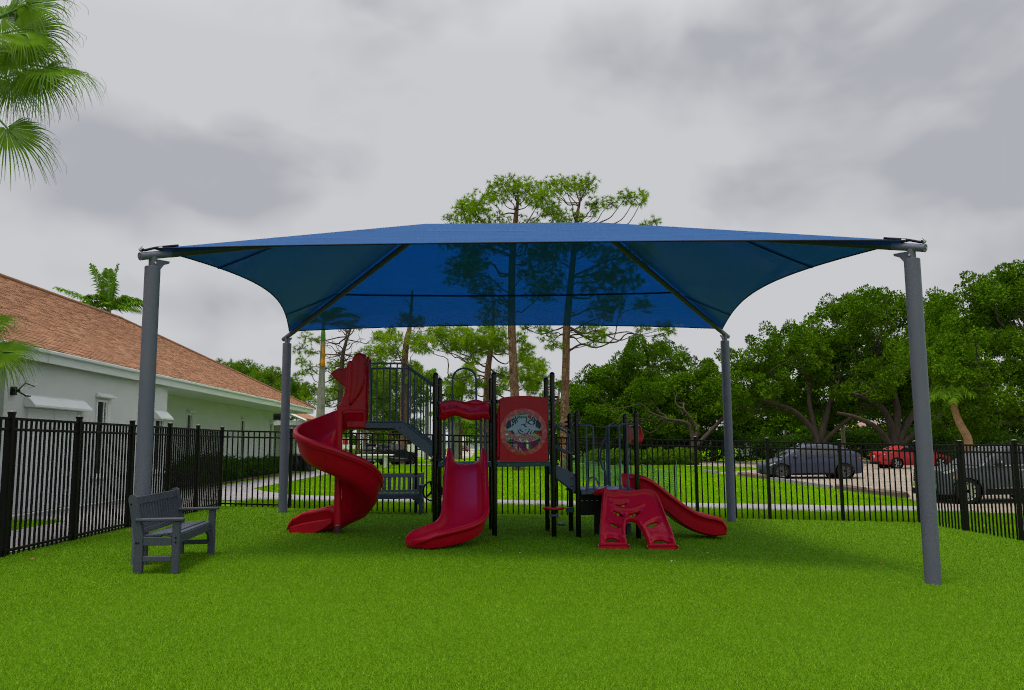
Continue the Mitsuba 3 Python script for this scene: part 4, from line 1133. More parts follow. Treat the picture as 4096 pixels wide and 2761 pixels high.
# ------------------------------------------------------------------ pale building on the left
def _stucco(p, n, uv):
    a = fbm(p.x * 1.3, p.y * 1.3, p.z * 0.9, 4)
    b = noise(p.x * 45, p.y * 45, p.z * 45)
    return mix((0.46, 0.485, 0.495), (0.56, 0.585, 0.595), dr.clip(0.75 * a + 0.3 * b, 0, 1))


mat('m_stucco', proc(_stucco), 0.9, 0.2)
bumped('m_stucco', lambda p, n, uv: noise(p.x * 40, p.y * 40, p.z * 40), 0.004)
mat('m_trim', (0.60, 0.63, 0.66), 0.6, 0.3)
mat('m_soffit', (0.55, 0.57, 0.56), 0.8, 0.2)
mat('m_window_glass', (0.012, 0.016, 0.020), 0.06, 0.6)


def _shingle(p, n, uv):
    row = dr.floor(p.z / 0.065 + 0.02)
    c = cell_rand(dr.floor(p.y * 3.6 + row * 0.37), row, 3)
    d = fbm(p.y * 0.9, p.z * 0.9, p.x * 0.9, 3)
    g = noise(p.y * 60, p.z * 60, p.x * 60)
    k = dr.clip(0.62 * c + 0.35 * d + 0.18 * g - 0.08, 0, 1)
    return mix(mix((0.180, 0.091, 0.054), (0.262, 0.140, 0.086), k), (0.29, 0.168, 0.110), smoothstep(0.80, 1.0, c) * 0.7)


mat('m_shingle', proc(_shingle), 0.9, 0.2)
bl = thing('school_building', 'pale grey single storey building with an orange brown shingle roof on the left', 'building')
wl = part(bl, 'wall', bx(-22, -9.0, 16.1, 24.32, -0.3, 3.34), 'm_stucco', label='projecting wall bay nearest the fence')
w2 = part(bl, 'wall', bx(-21.9, -10.6, 24.325, 43.2, -0.3, 3.34), 'm_stucco', label='recessed wall under the deep eave')
part(bl, 'wall', bx(-21.9, -10.6, -2, 16.095, -0.3, 3.34), 'm_stucco')
part(bl, 'soffit', bx(-22.2, -8.86, 24.33, 44.5, 3.345, 3.37), 'm_soffit')
part(bl, 'soffit', bx(-22.2, -8.86, -3, 16.09, 3.345, 3.37), 'm_soffit')
part(bl, 'fascia', bx(-8.86, -8.83, -3, 44.55, 3.29, 3.49, 0.004), 'm_trim')
part(bl, 'fascia', bx(-22.2, -8.865, 44.52, 44.55, 3.29, 3.49, 0.004), 'm_trim')
part(bl, 'gutter', bx(-8.825, -8.76, -3.02, 44.6, 3.47, 3.545, 0.012), 'm_trim')
part(bl, 'gutter', bx(-22.2, -8.83, 44.56, 44.62, 3.47, 3.545, 0.012), 'm_trim')
EX, EZ, RX, SL = -8.78, 3.55, -16.0, 0.515
RZ = EZ + (EX * -1 + RX) * -SL if False else EZ + (EX - RX) * SL
y1, y0 = 44.6, -3.0
dy = EX - RX
A = [V(EX, y0, EZ), V(EX, y1, EZ), V(2 * RX - EX, y1, EZ), V(2 * RX - EX, y0, EZ), V(RX, y0 + dy, RZ), V(RX, y1 - dy, RZ)]
rf = part(bl, 'roof', tm(A, [[0, 1, 5], [0, 5, 4], [1, 2, 5], [2, 3, 4], [2, 4, 5], [3, 0, 4], [0, 2, 1], [0, 3, 2]]), 'm_shingle')
# shingle courses on the slope that faces the playground: every tab a thin wedge
nrm = V(SL, 0, 1) / math.hypot(SL, 1); up_ = V(-1, 0, SL) / math.hypot(SL, 1)
slen = dy * math.hypot(SL, 1)
rr = np.random.default_rng(11)
vs, fs = [], []
exp_ = 0.126
for r in range(int(slen / exp_)):
    s0 = r * exp_
    f = s0 / slen
    ya, yb = y0 + dy * f, y1 - dy * f
    ya = max(ya, 8.0)
    n = int((yb - ya) / 0.28)
    if n < 1:
        continue
    ys = np.linspace(ya, yb, n + 1) + np.r_[0, rr.uniform(-0.07, 0.07, n - 1), 0]
    for a, b in zip(ys[:-1], ys[1:]):
        t = rr.choice([0.008, 0.011, 0.014, 0.018]); d = rr.uniform(-0.012, 0.012)
        lo = V(EX, 0, EZ) + up_ * (s0 + d); hi = V(EX, 0, EZ) + up_ * (s0 + exp_ + 0.02)
        o = len(vs) * 6
        q = [lo + nrm * 0.002, lo + nrm * t, hi + nrm * 0.003]
        vs.append([p + V(0, y, 0) for y in (a + 0.003, b - 0.003) for p in q])
        fs += [[o, o + 3, o + 4], [o, o + 4, o + 1], [o + 1, o + 4, o + 5], [o + 1, o + 5, o + 2], [o, o + 1, o + 2], [o + 3, o + 5, o + 4]]
part(rf, 'shingle', tm(np.array(vs).reshape(-1, 3), fs), 'm_shingle', kind='stuff')
part(rf, 'ridge_cap', tube([(RX, y0 + dy, RZ + 0.02), (RX, y1 - dy, RZ + 0.02)], 0.09, 8), 'm_shingle', True)
part(rf, 'hip_cap', tube([(RX, y1 - dy, RZ + 0.01), (EX + 0.02, y1, EZ)], 0.08, 8), 'm_shingle', True)


def window(w, x, ya, yb, z0, z1, hood=True):
    k = part(w, 'window', bx(x - 0.02, x + 0.006, ya, yb, z0, z1), 'm_window_glass')
    for (a, b, c, d) in ((ya - 0.05, ya, z0 - 0.05, z1 + 0.05), (yb, yb + 0.05, z0 - 0.05, z1 + 0.05), (ya, yb, z1, z1 + 0.05), (ya, yb, z0 - 0.05, z0)):
        part(k, 'frame', bx(x - 0.02, x + 0.035, a + 0.001, b - 0.001, c, d, 0.004), 'm_trim')
    part(k, 'frame', bx(x - 0.02, x + 0.025, (ya + yb) / 2 + 0.1, (ya + yb) / 2 + 0.13, z0, z1), 'm_trim')
    part(k, 'jamb', bx(x - 0.02, x + 0.05, yb + 0.052, yb + 0.22, z0 - 0.05, z1 + 0.05, 0.004), 'm_soffit')
    part(k, 'sill', bx(x - 0.02, x + 0.09, ya - 0.08, yb + 0.24, z0 - 0.12, z0 - 0.055, 0.008), 'm_trim')
    if hood:
        part(k, 'shutter_hood', cat(bx(x - 0.02, x + 0.14, ya - 0.10, yb + 0.30, z1 + 0.10, z1 + 0.15, 0.008), bx(x - 0.02, x + 0.06, ya - 0.08, yb + 0.28, z1 + 0.152, z1 + 0.20, 0.006)), 'm_trim')


window(wl, -9.0, 19.92, 20.36, 0.96, 2.64)
for y in (30.6, 37.45, 43.0 - 0.5):
    window(w2, -10.6, y, y + 0.42, 0.95, 2.72)


def awning(w, x, y0_, y1_, z, out=0.20, drop=0.20):
    pr = Polygon([(0, 0), (0, -drop - 0.02), (out, -drop - 0.02), (out, -drop + 0.02), (0.03, 0)])
    n = max(1, round((y1_ - y0_) / 1.3))
    k = part(w, 'awning', bx(x, x + 0.02, y0_, y1_, z - 0.2, z + 0.03), 'm_trim')
    for i in range(n):
        a, b = y0_ + (y1_ - y0_) * i / n + 0.006, y0_ + (y1_ - y0_) * (i + 1) / n - 0.006
        m = prism(pr, b - a)
        part(k, 'panel', moved(m, np.array([[1, 0, 0, x + 0.021], [0, 0, 1, a], [0, 1, 0, z], [0, 0, 0, 1.0]])), 'm_trim')


awning(wl, -9.0, 16.78, 19.26, 2.60)
awning(wl, -9.0, 23.30, 24.28, 2.56)
dr_ = part(wl, 'door', bx(-9.02, -8.985, 16.95, 17.95, 0.30, 2.36, 0.006), 'm_trim')
part(wl, 'door', bx(-9.02, -8.985, 17.98, 18.95, 0.30, 2.36, 0.006), 'm_trim')
part(dr_, 'handle', cat(bx(-8.985, -8.97, 17.78, 17.86, 1.26, 1.46, 0.004), tube([(-8.96, 17.82, 1.32), (-8.92, 17.82, 1.32), (-8.92, 17.70, 1.32)], 0.012, 8), bx(-8.985, -8.972, 17.79, 17.85, 1.60, 1.80, 0.003)), 'm_bolt')
window(wl, -9.0, 23.45, 23.95, 0.96, 2.3, False)
fl = part(wl, 'floodlight', bx(-9.0, -8.93, 16.28, 16.42, 2.58, 2.74, 0.01), 'm_black_metal')
part(fl, 'lamp_arm', cat(tube([(-8.94, 16.34, 2.67), (-8.84, 16.30, 2.66)], 0.028, 8), tube([(-8.86, 16.30, 2.67), (-8.70, 16.25, 2.80), (-8.58, 16.35, 2.74)], 0.012, 6), tube([(-8.86, 16.30, 2.65), (-8.72, 16.32, 2.56), (-8.60, 16.25, 2.55)], 0.016, 6)), 'm_black_metal', 40)
part(fl, 'wire_guard', tube([(-8.84, 16.28, 2.74), (-8.62, 16.20, 2.86), (-8.50, 16.30, 2.78), (-8.72, 16.40, 2.70)], 0.006, 5), 'm_soffit')

# small gabled porch beyond the corner
ph = part(bl, 'porch', bx(-12.8, -10.7, 46.0, 50.5, -0.1, 0.15), 'm_concrete')
GX, GW, GE, GA = -11.3, 1.85, 2.98, 3.78
for s in (-1, 1):
    q = [V(GX, 45.7, GA), V(GX + s * GW, 45.7, GE), V(GX + s * GW, 51, GE), V(GX, 51, GA)]
    t = V(0, 0, 0.10)
    part(ph, 'roof_slope', tm(q + [p + t for p in q], [[4, 5, 6], [4, 6, 7], [0, 2, 1], [0, 3, 2], [0, 1, 5], [0, 5, 4], [1, 2, 6], [1, 6, 5], [2, 3, 7], [2, 7, 6]]), 'm_shingle')
    part(ph, 'rake_board', tube([(GX, 45.68, GA - 0.02), (GX + s * GW, 45.68, GE - 0.02)], 0.085, 4), 'm_trim')
    part(ph, 'column', bx(GX + s * 1.45 - 0.13, GX + s * 1.45 + 0.13, 45.9, 46.16, 0.1, 2.72, 0.01), 'm_trim')
part(ph, 'tie_beam', bx(GX - 1.75, GX + 1.75, 45.75, 46.0, 2.72, 2.97, 0.01), 'm_trim')
part(ph, 'gable_vent', upright(prism(Polygon([(GX - 1.1, 3.03), (GX + 1.1, 3.03), (GX, 3.52)]), 0.04), 45.95), 'm_window_glass')
part(ph, 'back_wall', bx(-13.4, -9.9, 48.6, 48.8, -0.1, 3.0), 'm_stucco')
part(ph, 'meter_box', bx(-9.99, -9.82, 46.7, 46.9, 1.25, 1.72, 0.01), 'm_label_yellow')

mat('m_pvc', (0.62, 0.60, 0.54), 0.5, 0.4)
thing('conduit_pipe', 'thin cream pipe lying along the foot of the pale wall', 'pipe', mesh=tube(smooth_path([(-8.80, 9, 0.275), (-8.84, 13, 0.275), (-8.87, 16.2, 0.28), (-8.9, 19, 0.28), (-8.93, 22, 0.28), (-8.94, 24.2, 0.285)], 6), 0.024, 8), bsdf='m_pvc', smooth=True)
mat('m_tarp', (0.008, 0.008, 0.009), 0.32, 0.5)
_t = bx(-10.55, -8.98, 44.75, 46.0, 0.12, 1.17, 0.06)
_t = trimesh.Trimesh(*trimesh.remesh.subdivide_to_size(_t.vertices, _t.faces, 0.10), process=True)
_v = np.array(_t.vertices); _nz = meshkit.fbm(_v * V(5, 5, 1.6), 3, 2)[:, None]
_c = _v.mean(0)
_v = _v + (_v - _c) / (np.linalg.norm(_v - _c, axis=1, keepdims=True)) * (_nz - 0.5) * 0.14
thing('tarp_covered_unit', 'boxy outdoor unit wrapped in black plastic sheeting beside the building', 'covered unit', mesh=tm(_v, _t.faces), bsdf='m_tarp', smooth=50)

# ------------------------------------------------------------------ benches
def _plank(p, n, uv):
    return mix((0.046, 0.057, 0.082), (0.066, 0.079, 0.108), fbm(p.x * 6 + p.z * 6, p.y * 6 - p.z * 5, p.z * 6, 3))


mat('m_bench', proc(_plank), 0.6, 0.25)
bumped('m_bench', lambda p, n, uv: noise(p.x * 120, p.y * 120, p.z * 120), 0.0008)


def make_bench(label, x, y, a, L=1.74):
    g = float(gz(x, y))
    M = tr(x, y, g) @ rotz(a)
    b = thing('park_bench', label, 'bench')
    h = L / 2
    P = lambda nm, m, par=None: part(par or b, nm, moved(m, M), 'm_bench')
    # local: x along the bench, seat faces -y
    seat = [(-0.20, -0.125), (-0.118, -0.043), (-0.036, 0.039), (0.046, 0.121), (0.128, 0.19)]
    for i, (a0, a1) in enumerate(seat):
        z = 0.432 - (0.006 * i if i > 1 else (0.012 if i == 0 else 0.0))
        P('seat_slat', bx(-h + 0.03, h - 0.03, a0, a1, z, z + 0.026, 0.006))
    P('seat_apron', bx(-h + 0.04, h - 0.04, -0.205, -0.170, 0.330, 0.428, 0.005))
    for s in (-1, 1):
        xe = s * (h - 0.035)
        fl_ = P('front_leg', bx(xe - 0.036, xe + 0.036, -0.25, -0.165, -0.03, 0.60, 0.008))
        pr = Polygon([(0.155, -0.03), (0.25, -0.03), (0.25, 0.40), (0.335, 0.86), (0.320, 0.90), (0.275, 0.905), (0.245, 0.88), (0.155, 0.42)])
        m = moved(prism(pr, 0.072), np.array([[0, 0, 1, xe - 0.036], [1, 0, 0, 0], [0, 1, 0, 0], [0, 0, 0, 1.0]]))
        bk = P('back_leg', m)
        P('armrest', bx(xe - 0.052, xe + 0.052, -0.29, 0.245, 0.601, 0.635, 0.008))
        P('side_rail', bx(xe - 0.03, xe + 0.03, -0.164, 0.154, 0.325, 0.42, 0.005))
        P('stretcher', bx(xe - 0.03, xe + 0.03, -0.164, 0.154, 0.145, 0.205, 0.005))
        cb = Polygon([(0, 0), (0.15, 0), (0.13, -0.03), (0.06, -0.05), (0.04, -0.11), (0, -0.13)])
        m = prism(cb, 0.03)
        P('corner_brace', moved(m, np.array([[-s, 0, 0, xe - s * 0.037], [0, 0, 1, -0.195], [0, 1, 0, 0.329], [0, 0, 0, 1.0]])))
        for (yy, zz) in ((-0.21, 0.36), (-0.21, 0.41), (0.20, 0.36), (0.225, 0.36), (0.30, 0.80)):
            part(fl_ if yy < 0 else bk, 'bolt_head', moved(tube([(xe + s * 0.036, yy, zz), (xe + s * 0.040, yy, zz)], 0.011, 8), M), 'm_black_metal')
    th = math.atan2(0.085, 0.46)
    back = lambda m: moved(m, tr(0, 0.20, 0.42) @ rotx(-th))
    P('top_rail', back(bx(-h + 0.072, h - 0.072, -0.016, 0.016, 0.37, 0.465, 0.006)))
    P('lower_rail', back(bx(-h + 0.072, h - 0.072, -0.016, 0.016, 0.03, 0.09, 0.006)))
    n = 15
    for i in range(n):
        xc = -h + 0.072 + (L - 0.144) * (i + 0.5) / n
        P('back_slat', back(bx(xc - 0.029, xc + 0.029, -0.012, 0.010, 0.091, 0.369, 0.004)))
    return b


make_bench('dark grey slatted bench facing right beside the left canopy post', -3.80, 10.83, math.radians(94.6), 1.80)
make_bench('dark grey slatted bench by the back fence behind the spiral slide', -2.17, 18.97, math.radians(-1.0), 1.76)
# ------------------------------------------------------------------ plant materials
def _leafcol(dark, lite, k=3.0, seed=0.0):
    def fn(p, n, uv):
        c = cell_rand(p.x * 5.1, p.y * 5.1, p.z * 5.1 + seed)
        a = fbm(p.x * 0.55 + seed, p.y * 0.55, p.z * 0.55, 3)
        return mix(dark, lite, dr.clip(0.55 * c + 0.75 * a - 0.2, 0, 1))
    return fn


leafmat('m_oak_leaf', _leafcol((0.032, 0.085, 0.004), (0.155, 0.315, 0.012)), 0.22, 0.5)
leafmat('m_pine_needle', _leafcol((0.10, 0.20, 0.003), (0.32, 0.50, 0.012), seed=2.0), 0.65, 0.6)
leafmat('m_pine_far', _leafcol((0.070, 0.155, 0.008), (0.210, 0.370, 0.025), seed=8.0), 0.65, 0.6)
leafmat('m_palm_leaf', _leafcol((0.065, 0.160, 0.008), (0.180, 0.345, 0.024), seed=3.0), 0.65, 0.42)
leafmat('m_palm_thread', (0.22, 0.28, 0.13), 0.5, 0.6)
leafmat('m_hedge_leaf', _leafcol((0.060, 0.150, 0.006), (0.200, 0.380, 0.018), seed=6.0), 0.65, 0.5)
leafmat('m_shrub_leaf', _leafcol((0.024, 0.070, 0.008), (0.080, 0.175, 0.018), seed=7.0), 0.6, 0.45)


def _pinebark(p, n, uv):
    ang = p.x * 9 + p.y * 9
    f, s, w = voronoi(ang, p.z * 3.4)
    crack = smoothstep(0.03, 0.14, s - f)
    t = mix((0.15, 0.075, 0.045), (0.25, 0.155, 0.115), w)
    t = mix(t, (0.28, 0.165, 0.07), smoothstep(0.62, 0.8, fbm(p.x * 4, p.y * 4, p.z * 2, 3)))
    return mix((0.055, 0.035, 0.026), t, crack)


mat('m_pine_bark', proc(_pinebark), 0.95, 0.1)
bumped('m_pine_bark', lambda p, n, uv: smoothstep(0.0, 0.2, (lambda v: v[1] - v[0])(voronoi(p.x * 9 + p.y * 9, p.z * 3.4))), 0.02, 4e-3)
mat('m_oak_bark', proc(lambda p, n, uv: mix((0.040, 0.034, 0.027), (0.11, 0.095, 0.075), fbm(p.x * 5, p.y * 5, p.z * 1.6, 4))), 0.95, 0.1)
mat('m_twig', proc(lambda p, n, uv: mix((0.055, 0.043, 0.036), (0.115, 0.092, 0.078), fbm(p.x * 3, p.y * 3, p.z * 3, 3))), 0.95, 0.1)


def _palmtrunk(p, n, uv):
    r = dr.abs(p.z * 4.2 - dr.round(p.z * 4.2 + 0.3 * noise(p.x * 3, p.y * 3)))
    c = mix((0.19, 0.19, 0.175), (0.29, 0.29, 0.275), fbm(p.x * 5, p.y * 5, p.z * 1.2, 3))
    c = mix(c, (0.19, 0.185, 0.165), smoothstep(0.14, 0.02, r) * 0.5)
    return mix(c, (0.16, 0.17, 0.11), smoothstep(0.56, 0.72, fbm(p.x * 7, p.y * 7, p.z * 3, 3)))


mat('m_palm_trunk', proc(_palmtrunk), 0.9, 0.15)
mat('m_crownshaft', (0.085, 0.21, 0.025), 0.4, 0.4)
mat('m_leaning_trunk', proc(lambda p, n, uv: mix((0.26, 0.155, 0.075), (0.42, 0.27, 0.14), fbm(p.x * 5, p.y * 5, p.z * 5, 3))), 0.9, 0.15)


def rdir(r, n):
    v = r.normal(size=(n, 3))
    return v / np.linalg.norm(v, axis=1, keepdims=True)


def leaves(c, d, L, W, r, fold=True):
    """Leaves at c pointing along d: two triangles folded along the midrib."""
    n = len(c)
    u = np.cross(d, rdir(r, n)); u /= np.linalg.norm(u, axis=1, keepdims=True) + 1e-9
    w = np.cross(d, u)
    L = np.broadcast_to(L, (n,))[:, None]; W = np.broadcast_to(W, (n,))[:, None]
    a, b = c, c + d * L
    m = c + d * L * 0.45 + w * W * 0.25
    v = np.stack([a, m + u * W / 2, b, m - u * W / 2], 1).reshape(-1, 3)
    o = np.arange(n)[:, None] * 4
    return tm(v, np.vstack([o + [0, 1, 2], o + [0, 2, 3]]))


def clump_leaves(c, R, n, L, W, r, flat_=0.8):
    """Leaf twigs round the outside of a rounded mass."""
    d = rdir(r, n)
    s = R * r.uniform(0.45, 1.05, n) ** 0.5 * (0.82 + 0.36 * meshkit.noise(d * 2.6 + np.array(c) * 1.7, 3))
    p = np.array(c) + d * s[:, None] * V(1, 1, flat_)
    q = d * 0.7 + rdir(r, n) * 0.8 + V(0, 0, 0.25)
    q /= np.linalg.norm(q, axis=1, keepdims=True)
    return leaves(p, q, L * r.uniform(0.7, 1.3, n), W * r.uniform(0.7, 1.3, n), r)


def tufts(c, R, n, L, W, r, needles=16):
    """Pine foliage: bottle-brush tufts at the twig ends of a flattish clump; returns needles and twigs."""
    d = rdir(r, n)
    s = R * r.uniform(0.25, 1.1, n) ** 0.7
    p = np.array(c) + d * s[:, None] * V(1.1, 1.1, 0.85)
    base = np.repeat(p, needles, 0)
    up = d + V(0, 0, 0.55)
    up /= np.linalg.norm(up, axis=1, keepdims=True)
    q = np.repeat(up, needles, 0) * 0.55 + rdir(r, n * needles)
    q /= np.linalg.norm(q, axis=1, keepdims=True)
    k = len(base)
    l = L * r.uniform(0.6, 1.15, k)
    side = np.cross(q, rdir(r, k)); side /= np.linalg.norm(side, axis=1, keepdims=True) + 1e-9
    v = np.stack([base - side * W / 2, base + side * W / 2, base + q * l[:, None] + V(0, 0, -1) * (l * 0.15)[:, None]], 1).reshape(-1, 3)
    tw = [tube([np.array(c) + (x - np.array(c)) * 0.1, np.array(c) + (x - np.array(c)) * 0.6 - V(0, 0, 0.10 * R), x], [0.022, 0.016, 0.008], 4, False) for x in p[:: max(1, n // 9)]]
    return tm(v, np.arange(3 * k).reshape(-1, 3)), tw


def limb(a, b, r0, r1, r, sag=0.12, n=5, sides=6):
    a, b = np.asarray(a, float), np.asarray(b, float)
    L = np.linalg.norm(b - a)
    pts = [a]
    for i in range(1, n):
        t = i / n
        pts.append(a + (b - a) * t + V(0, 0, 1) * (-sag * L * math.sin(PI * t)) + r.normal(size=3) * L * 0.045)
    pts.append(b)
    P = smooth_path(pts, 3)
    return tube(P, np.linspace(r0, r1, len(P)), sides, False)


def pine(label, trunk, radii, clumps, seed, mat_='m_pine_needle', dens=1.0, L=0.30, W=0.038, group=None, bark='m_pine_bark', bare=0, needles=16, puffy=1.3):
    r = np.random.default_rng(seed)
    k = thing('pine_tree', label, 'pine tree', group)
    P = smooth_path(trunk, 6)
    part(k, 'trunk', tube(P, np.interp(np.linspace(0, 1, len(P)), np.linspace(0, 1, len(radii)), radii), 14), bark, True)
    ns, br = [], []
    for c in clumps:
        q, R = V(*c[:3]), c[3]
        dd = np.hypot(P[:, 0] - q[0], P[:, 1] - q[1]) * (0.55 if q[2] > 10 else -0.05)
        zt = np.clip(q[2] - 0.35 - dd, P[0, 2] + 2, P[-1, 2])
        i = int(np.argmin(np.abs(P[:, 2] - zt)))
        L0 = np.linalg.norm(q - P[i])
        br.append(limb(P[i], q - V(0, 0, 0.3 * R), min(0.075, 0.022 + 0.010 * L0), 0.016, r, 0.10))
        m, tw = tufts(q, R * puffy, int(max(16, 165 * R * R * dens)), L, W, r, needles)
        ns.append(m); br += tw
    for _ in range(bare):
        i = r.integers(len(P) // 2, len(P))
        e = P[i] + rdir(r, 1)[0] * V(1.5, 1.2, 0.6) * r.uniform(0.7, 1.4) + V(0, 0, 0.5)
        br.append(limb(P[i], e, 0.045, 0.012, r, -0.08))
        for _ in range(3):
            f = P[i] + (e - P[i]) * r.uniform(0.4, 0.9)
            br.append(limb(f, f + rdir(r, 1)[0] * r.uniform(0.3, 0.8) + V(0, 0, 0.2), 0.018, 0.008, r, 0, 3, 4))
    part(k, 'branches', cat(br), 'm_twig', True, kind='stuff')
    part(k, 'crown', cat(ns), mat_, kind='stuff')
    return k


def oak(label, trunks, clumps, seed, mat_='m_oak_leaf', L=0.19, W=0.115, dens=1.3, group=None, deep=2, name='oak_tree', category='tree', fill=True):
    """trunks: limbs as (points, r0, r1); every clump gets duplicates behind it for the depth of the crown."""
    r = np.random.default_rng(seed)
    k = thing(name, label, category, group)
    ends = []
    for i, (pts, r0, r1) in enumerate(trunks):
        P = smooth_path(pts, 6)
        part(k, 'trunk' if i == 0 else 'limb', tube(P, np.linspace(r0, r1, len(P)), 10), 'm_oak_bark', True)
        ends.append(P)
    allp = np.vstack([e[len(e) // 2:] for e in ends])
    lv, br = [], []
    for c in clumps:
        q, R = V(*c[:3]), c[3]
        i = int(np.argmin(np.linalg.norm(allp - q, axis=1) + 2.0 * np.maximum(0, allp[:, 2] - q[2])))
        br.append(limb(allp[i], q, 0.07, 0.025, r, 0.04))
        for j in range(deep + 1):
            cc = q + (V(0, 0, 0) if j == 0 else V(r.normal(0, 0.7), j * R * 1.5 + r.uniform(-0.4, 0.8), r.normal(0.1, 0.5)))
            nn = int(760 * R * R * dens * (1.0 if j == 0 else 0.6))
            sub = [cc + rdir(r, 1)[0] * R * 0.72 * V(1, 1, 0.8) for _ in range(7 if j == 0 else 4)]
            for s in sub:
                lv.append(clump_leaves(s, R * r.uniform(0.42, 0.64), nn // len(sub), L, W, r))
    part(k, 'branches', cat(br), 'm_oak_bark', True, kind='stuff')
    part(k, 'crown', cat(lv), mat_, kind='stuff')
    return k


PINE_A = [(1.5, 51.0, 17.9, 0.49), (2.3, 52.4, 18.4, 0.43), (3.0, 51.6, 17.7, 0.57), (3.6, 52.7, 17.7, 0.51), (1.2, 52.8, 17.8, 0.44), (3.9, 50.3, 16.7, 0.55), (0.0, 50.1, 16.6, 0.48), (-0.7, 53.7, 17.4, 0.44), (-0.3, 51.1, 16.4, 0.42), (-1.1, 51.0, 16.3, 0.35), (-1.1, 54.4, 16.7, 0.45), (-0.2, 52.1, 16.0, 0.43), (0.6, 53.7, 18.0, 0.3), (1.2, 52.1, 16.0, 0.36), (4.4, 52.8, 16.9, 0.36), (4.7, 50.7, 15.8, 0.42), (-2.0, 52.8, 16.1, 0.22), (0.6, 53.8, 15.4, 0.45), (-1.7, 52.3, 14.7, 0.5), (-0.7, 53.3, 14.2, 0.44), (3.5, 53.0, 14.8, 0.44), (-0.4, 50.3, 12.4, 0.42), (3.1, 53.3, 12.7, 0.37)]
PINE_B = [(4.6, 53.4, 18.7, 0.33), (5.2, 52.1, 18.4, 0.36), (5.5, 50.9, 17.7, 0.35), (6.4, 54.6, 19.1, 0.45), (7.1, 52.9, 18.7, 0.36), (7.1, 54.0, 18.5, 0.3), (4.9, 54.7, 18.7, 0.3), (7.8, 53.9, 17.6, 0.33), (7.8, 54.9, 17.5, 0.3), (6.5, 52.5, 16.3, 0.25), (5.6, 54.3, 16.8, 0.45), (8.6, 52.8, 17.3, 0.29), (9.9, 54.9, 18.3, 0.3), (10.5, 54.7, 18.2, 0.45), (10.4, 51.2, 17.2, 0.21), (11.1, 51.4, 15.7, 0.21), (10.6, 51.8, 15.6, 0.21), (4.4, 55.0, 8.9, 0.34), (4.7, 52.7, 8.0, 0.33), (3.9, 53.6, 9.0, 0.22), (7.3, 52.1, 8.7, 0.36), (7.8, 53.0, 8.6, 0.33), (7.2, 52.5, 8.1, 0.22), (6.6, 52.3, 9.0, 0.22), (10.6, 53.4, 9.1, 0.26), (12.0, 53.4, 9.1, 0.29), (12.6, 54.8, 9.1, 0.23), (8.5, 53.8, 12.8, 0.44), (9.0, 54.9, 11.1, 0.45), (10.9, 54.6, 10.8, 0.38), (3.1, 55.2, 9.4, 0.23)]
PINE_C = [(-5.2, 67.2, 10.3, 0.47), (-4.1, 63.6, 9.3, 0.59), (-3.7, 68.5, 10.7, 0.64), (-3.1, 69.3, 11.1, 0.56), (-2.6, 68.8, 10.0, 0.72), (-1.6, 66.5, 10.5, 0.7), (-1.5, 67.5, 9.7, 0.63), (-0.7, 64.0, 9.7, 0.67), (-0.1, 68.3, 9.5, 0.71), (0.5, 66.5, 10.6, 0.62), (0.8, 64.5, 9.5, 0.67), (1.4, 62.9, 9.9, 0.59), (1.8, 68.5, 9.6, 0.56), (3.7, 69.4, 8.9, 0.65), (3.9, 63.1, 7.4, 0.66), (4.9, 68.1, 8.0, 0.55), (4.5, 65.4, 6.7, 0.61), (3.5, 63.6, 6.3, 0.52), (2.9, 64.6, 7.1, 0.45), (2.5, 67.9, 6.9, 0.39), (1.7, 68.6, 7.5, 0.48), (1.8, 62.8, 6.1, 0.36), (-0.7, 66.8, 8.3, 0.47), (-0.9, 62.8, 7.2, 0.44), (-1.5, 67.5, 6.9, 0.55), (-0.3, 64.8, 6.4, 0.45), (-1.9, 68.7, 6.3, 0.48), (-0.9, 69.4, 5.9, 0.4), (1.2, 66.0, 5.8, 0.38), (4.5, 69.5, 6.1, 0.4), (3.6, 64.7, 9.1, 0.45), (3.0, 63.0, 9.7, 0.37)]
PINE_D = [(-6.6, 58.5, 9.2, 0.41), (-5.8, 55.7, 8.5, 0.39), (-6.8, 56.5, 9.0, 0.33), (-5.6, 57.5, 9.1, 0.27), (-7.1, 58.6, 8.3, 0.41), (-6.3, 56.3, 7.9, 0.39), (-5.6, 55.7, 7.8, 0.32), (-7.1, 59.8, 7.8, 0.42), (-4.7, 57.1, 8.7, 0.33), (-4.7, 60.3, 8.6, 0.35), (-4.9, 60.0, 7.3, 0.42), (-4.3, 57.4, 6.5, 0.4), (-4.6, 57.8, 6.0, 0.4), (-6.2, 58.1, 9.6, 0.34), (-5.4, 58.7, 10.5, 0.41), (-4.4, 58.5, 10.3, 0.41)]
PINE_E = [(-13.7, 63.3, 8.9, 0.44), (-13.3, 63.6, 9.9, 0.39), (-13.0, 65.2, 9.9, 0.4), (-12.7, 63.0, 8.7, 0.34), (-13.4, 62.7, 7.9, 0.38), (-13.0, 64.1, 7.6, 0.49), (-13.2, 61.7, 6.9, 0.28), (-11.3, 62.0, 7.4, 0.38), (-11.7, 65.4, 5.6, 0.6), (-11.7, 63.1, 4.9, 0.48), (-11.0, 63.2, 5.9, 0.48), (-8.5, 60.6, 8.2, 0.56), (-8.1, 62.6, 8.7, 0.58), (-7.8, 63.4, 9.8, 0.49), (-7.1, 60.6, 8.6, 0.46), (-8.5, 63.6, 7.6, 0.49), (-13.3, 63.7, 5.4, 0.39), (-12.4, 60.8, 4.8, 0.47)]
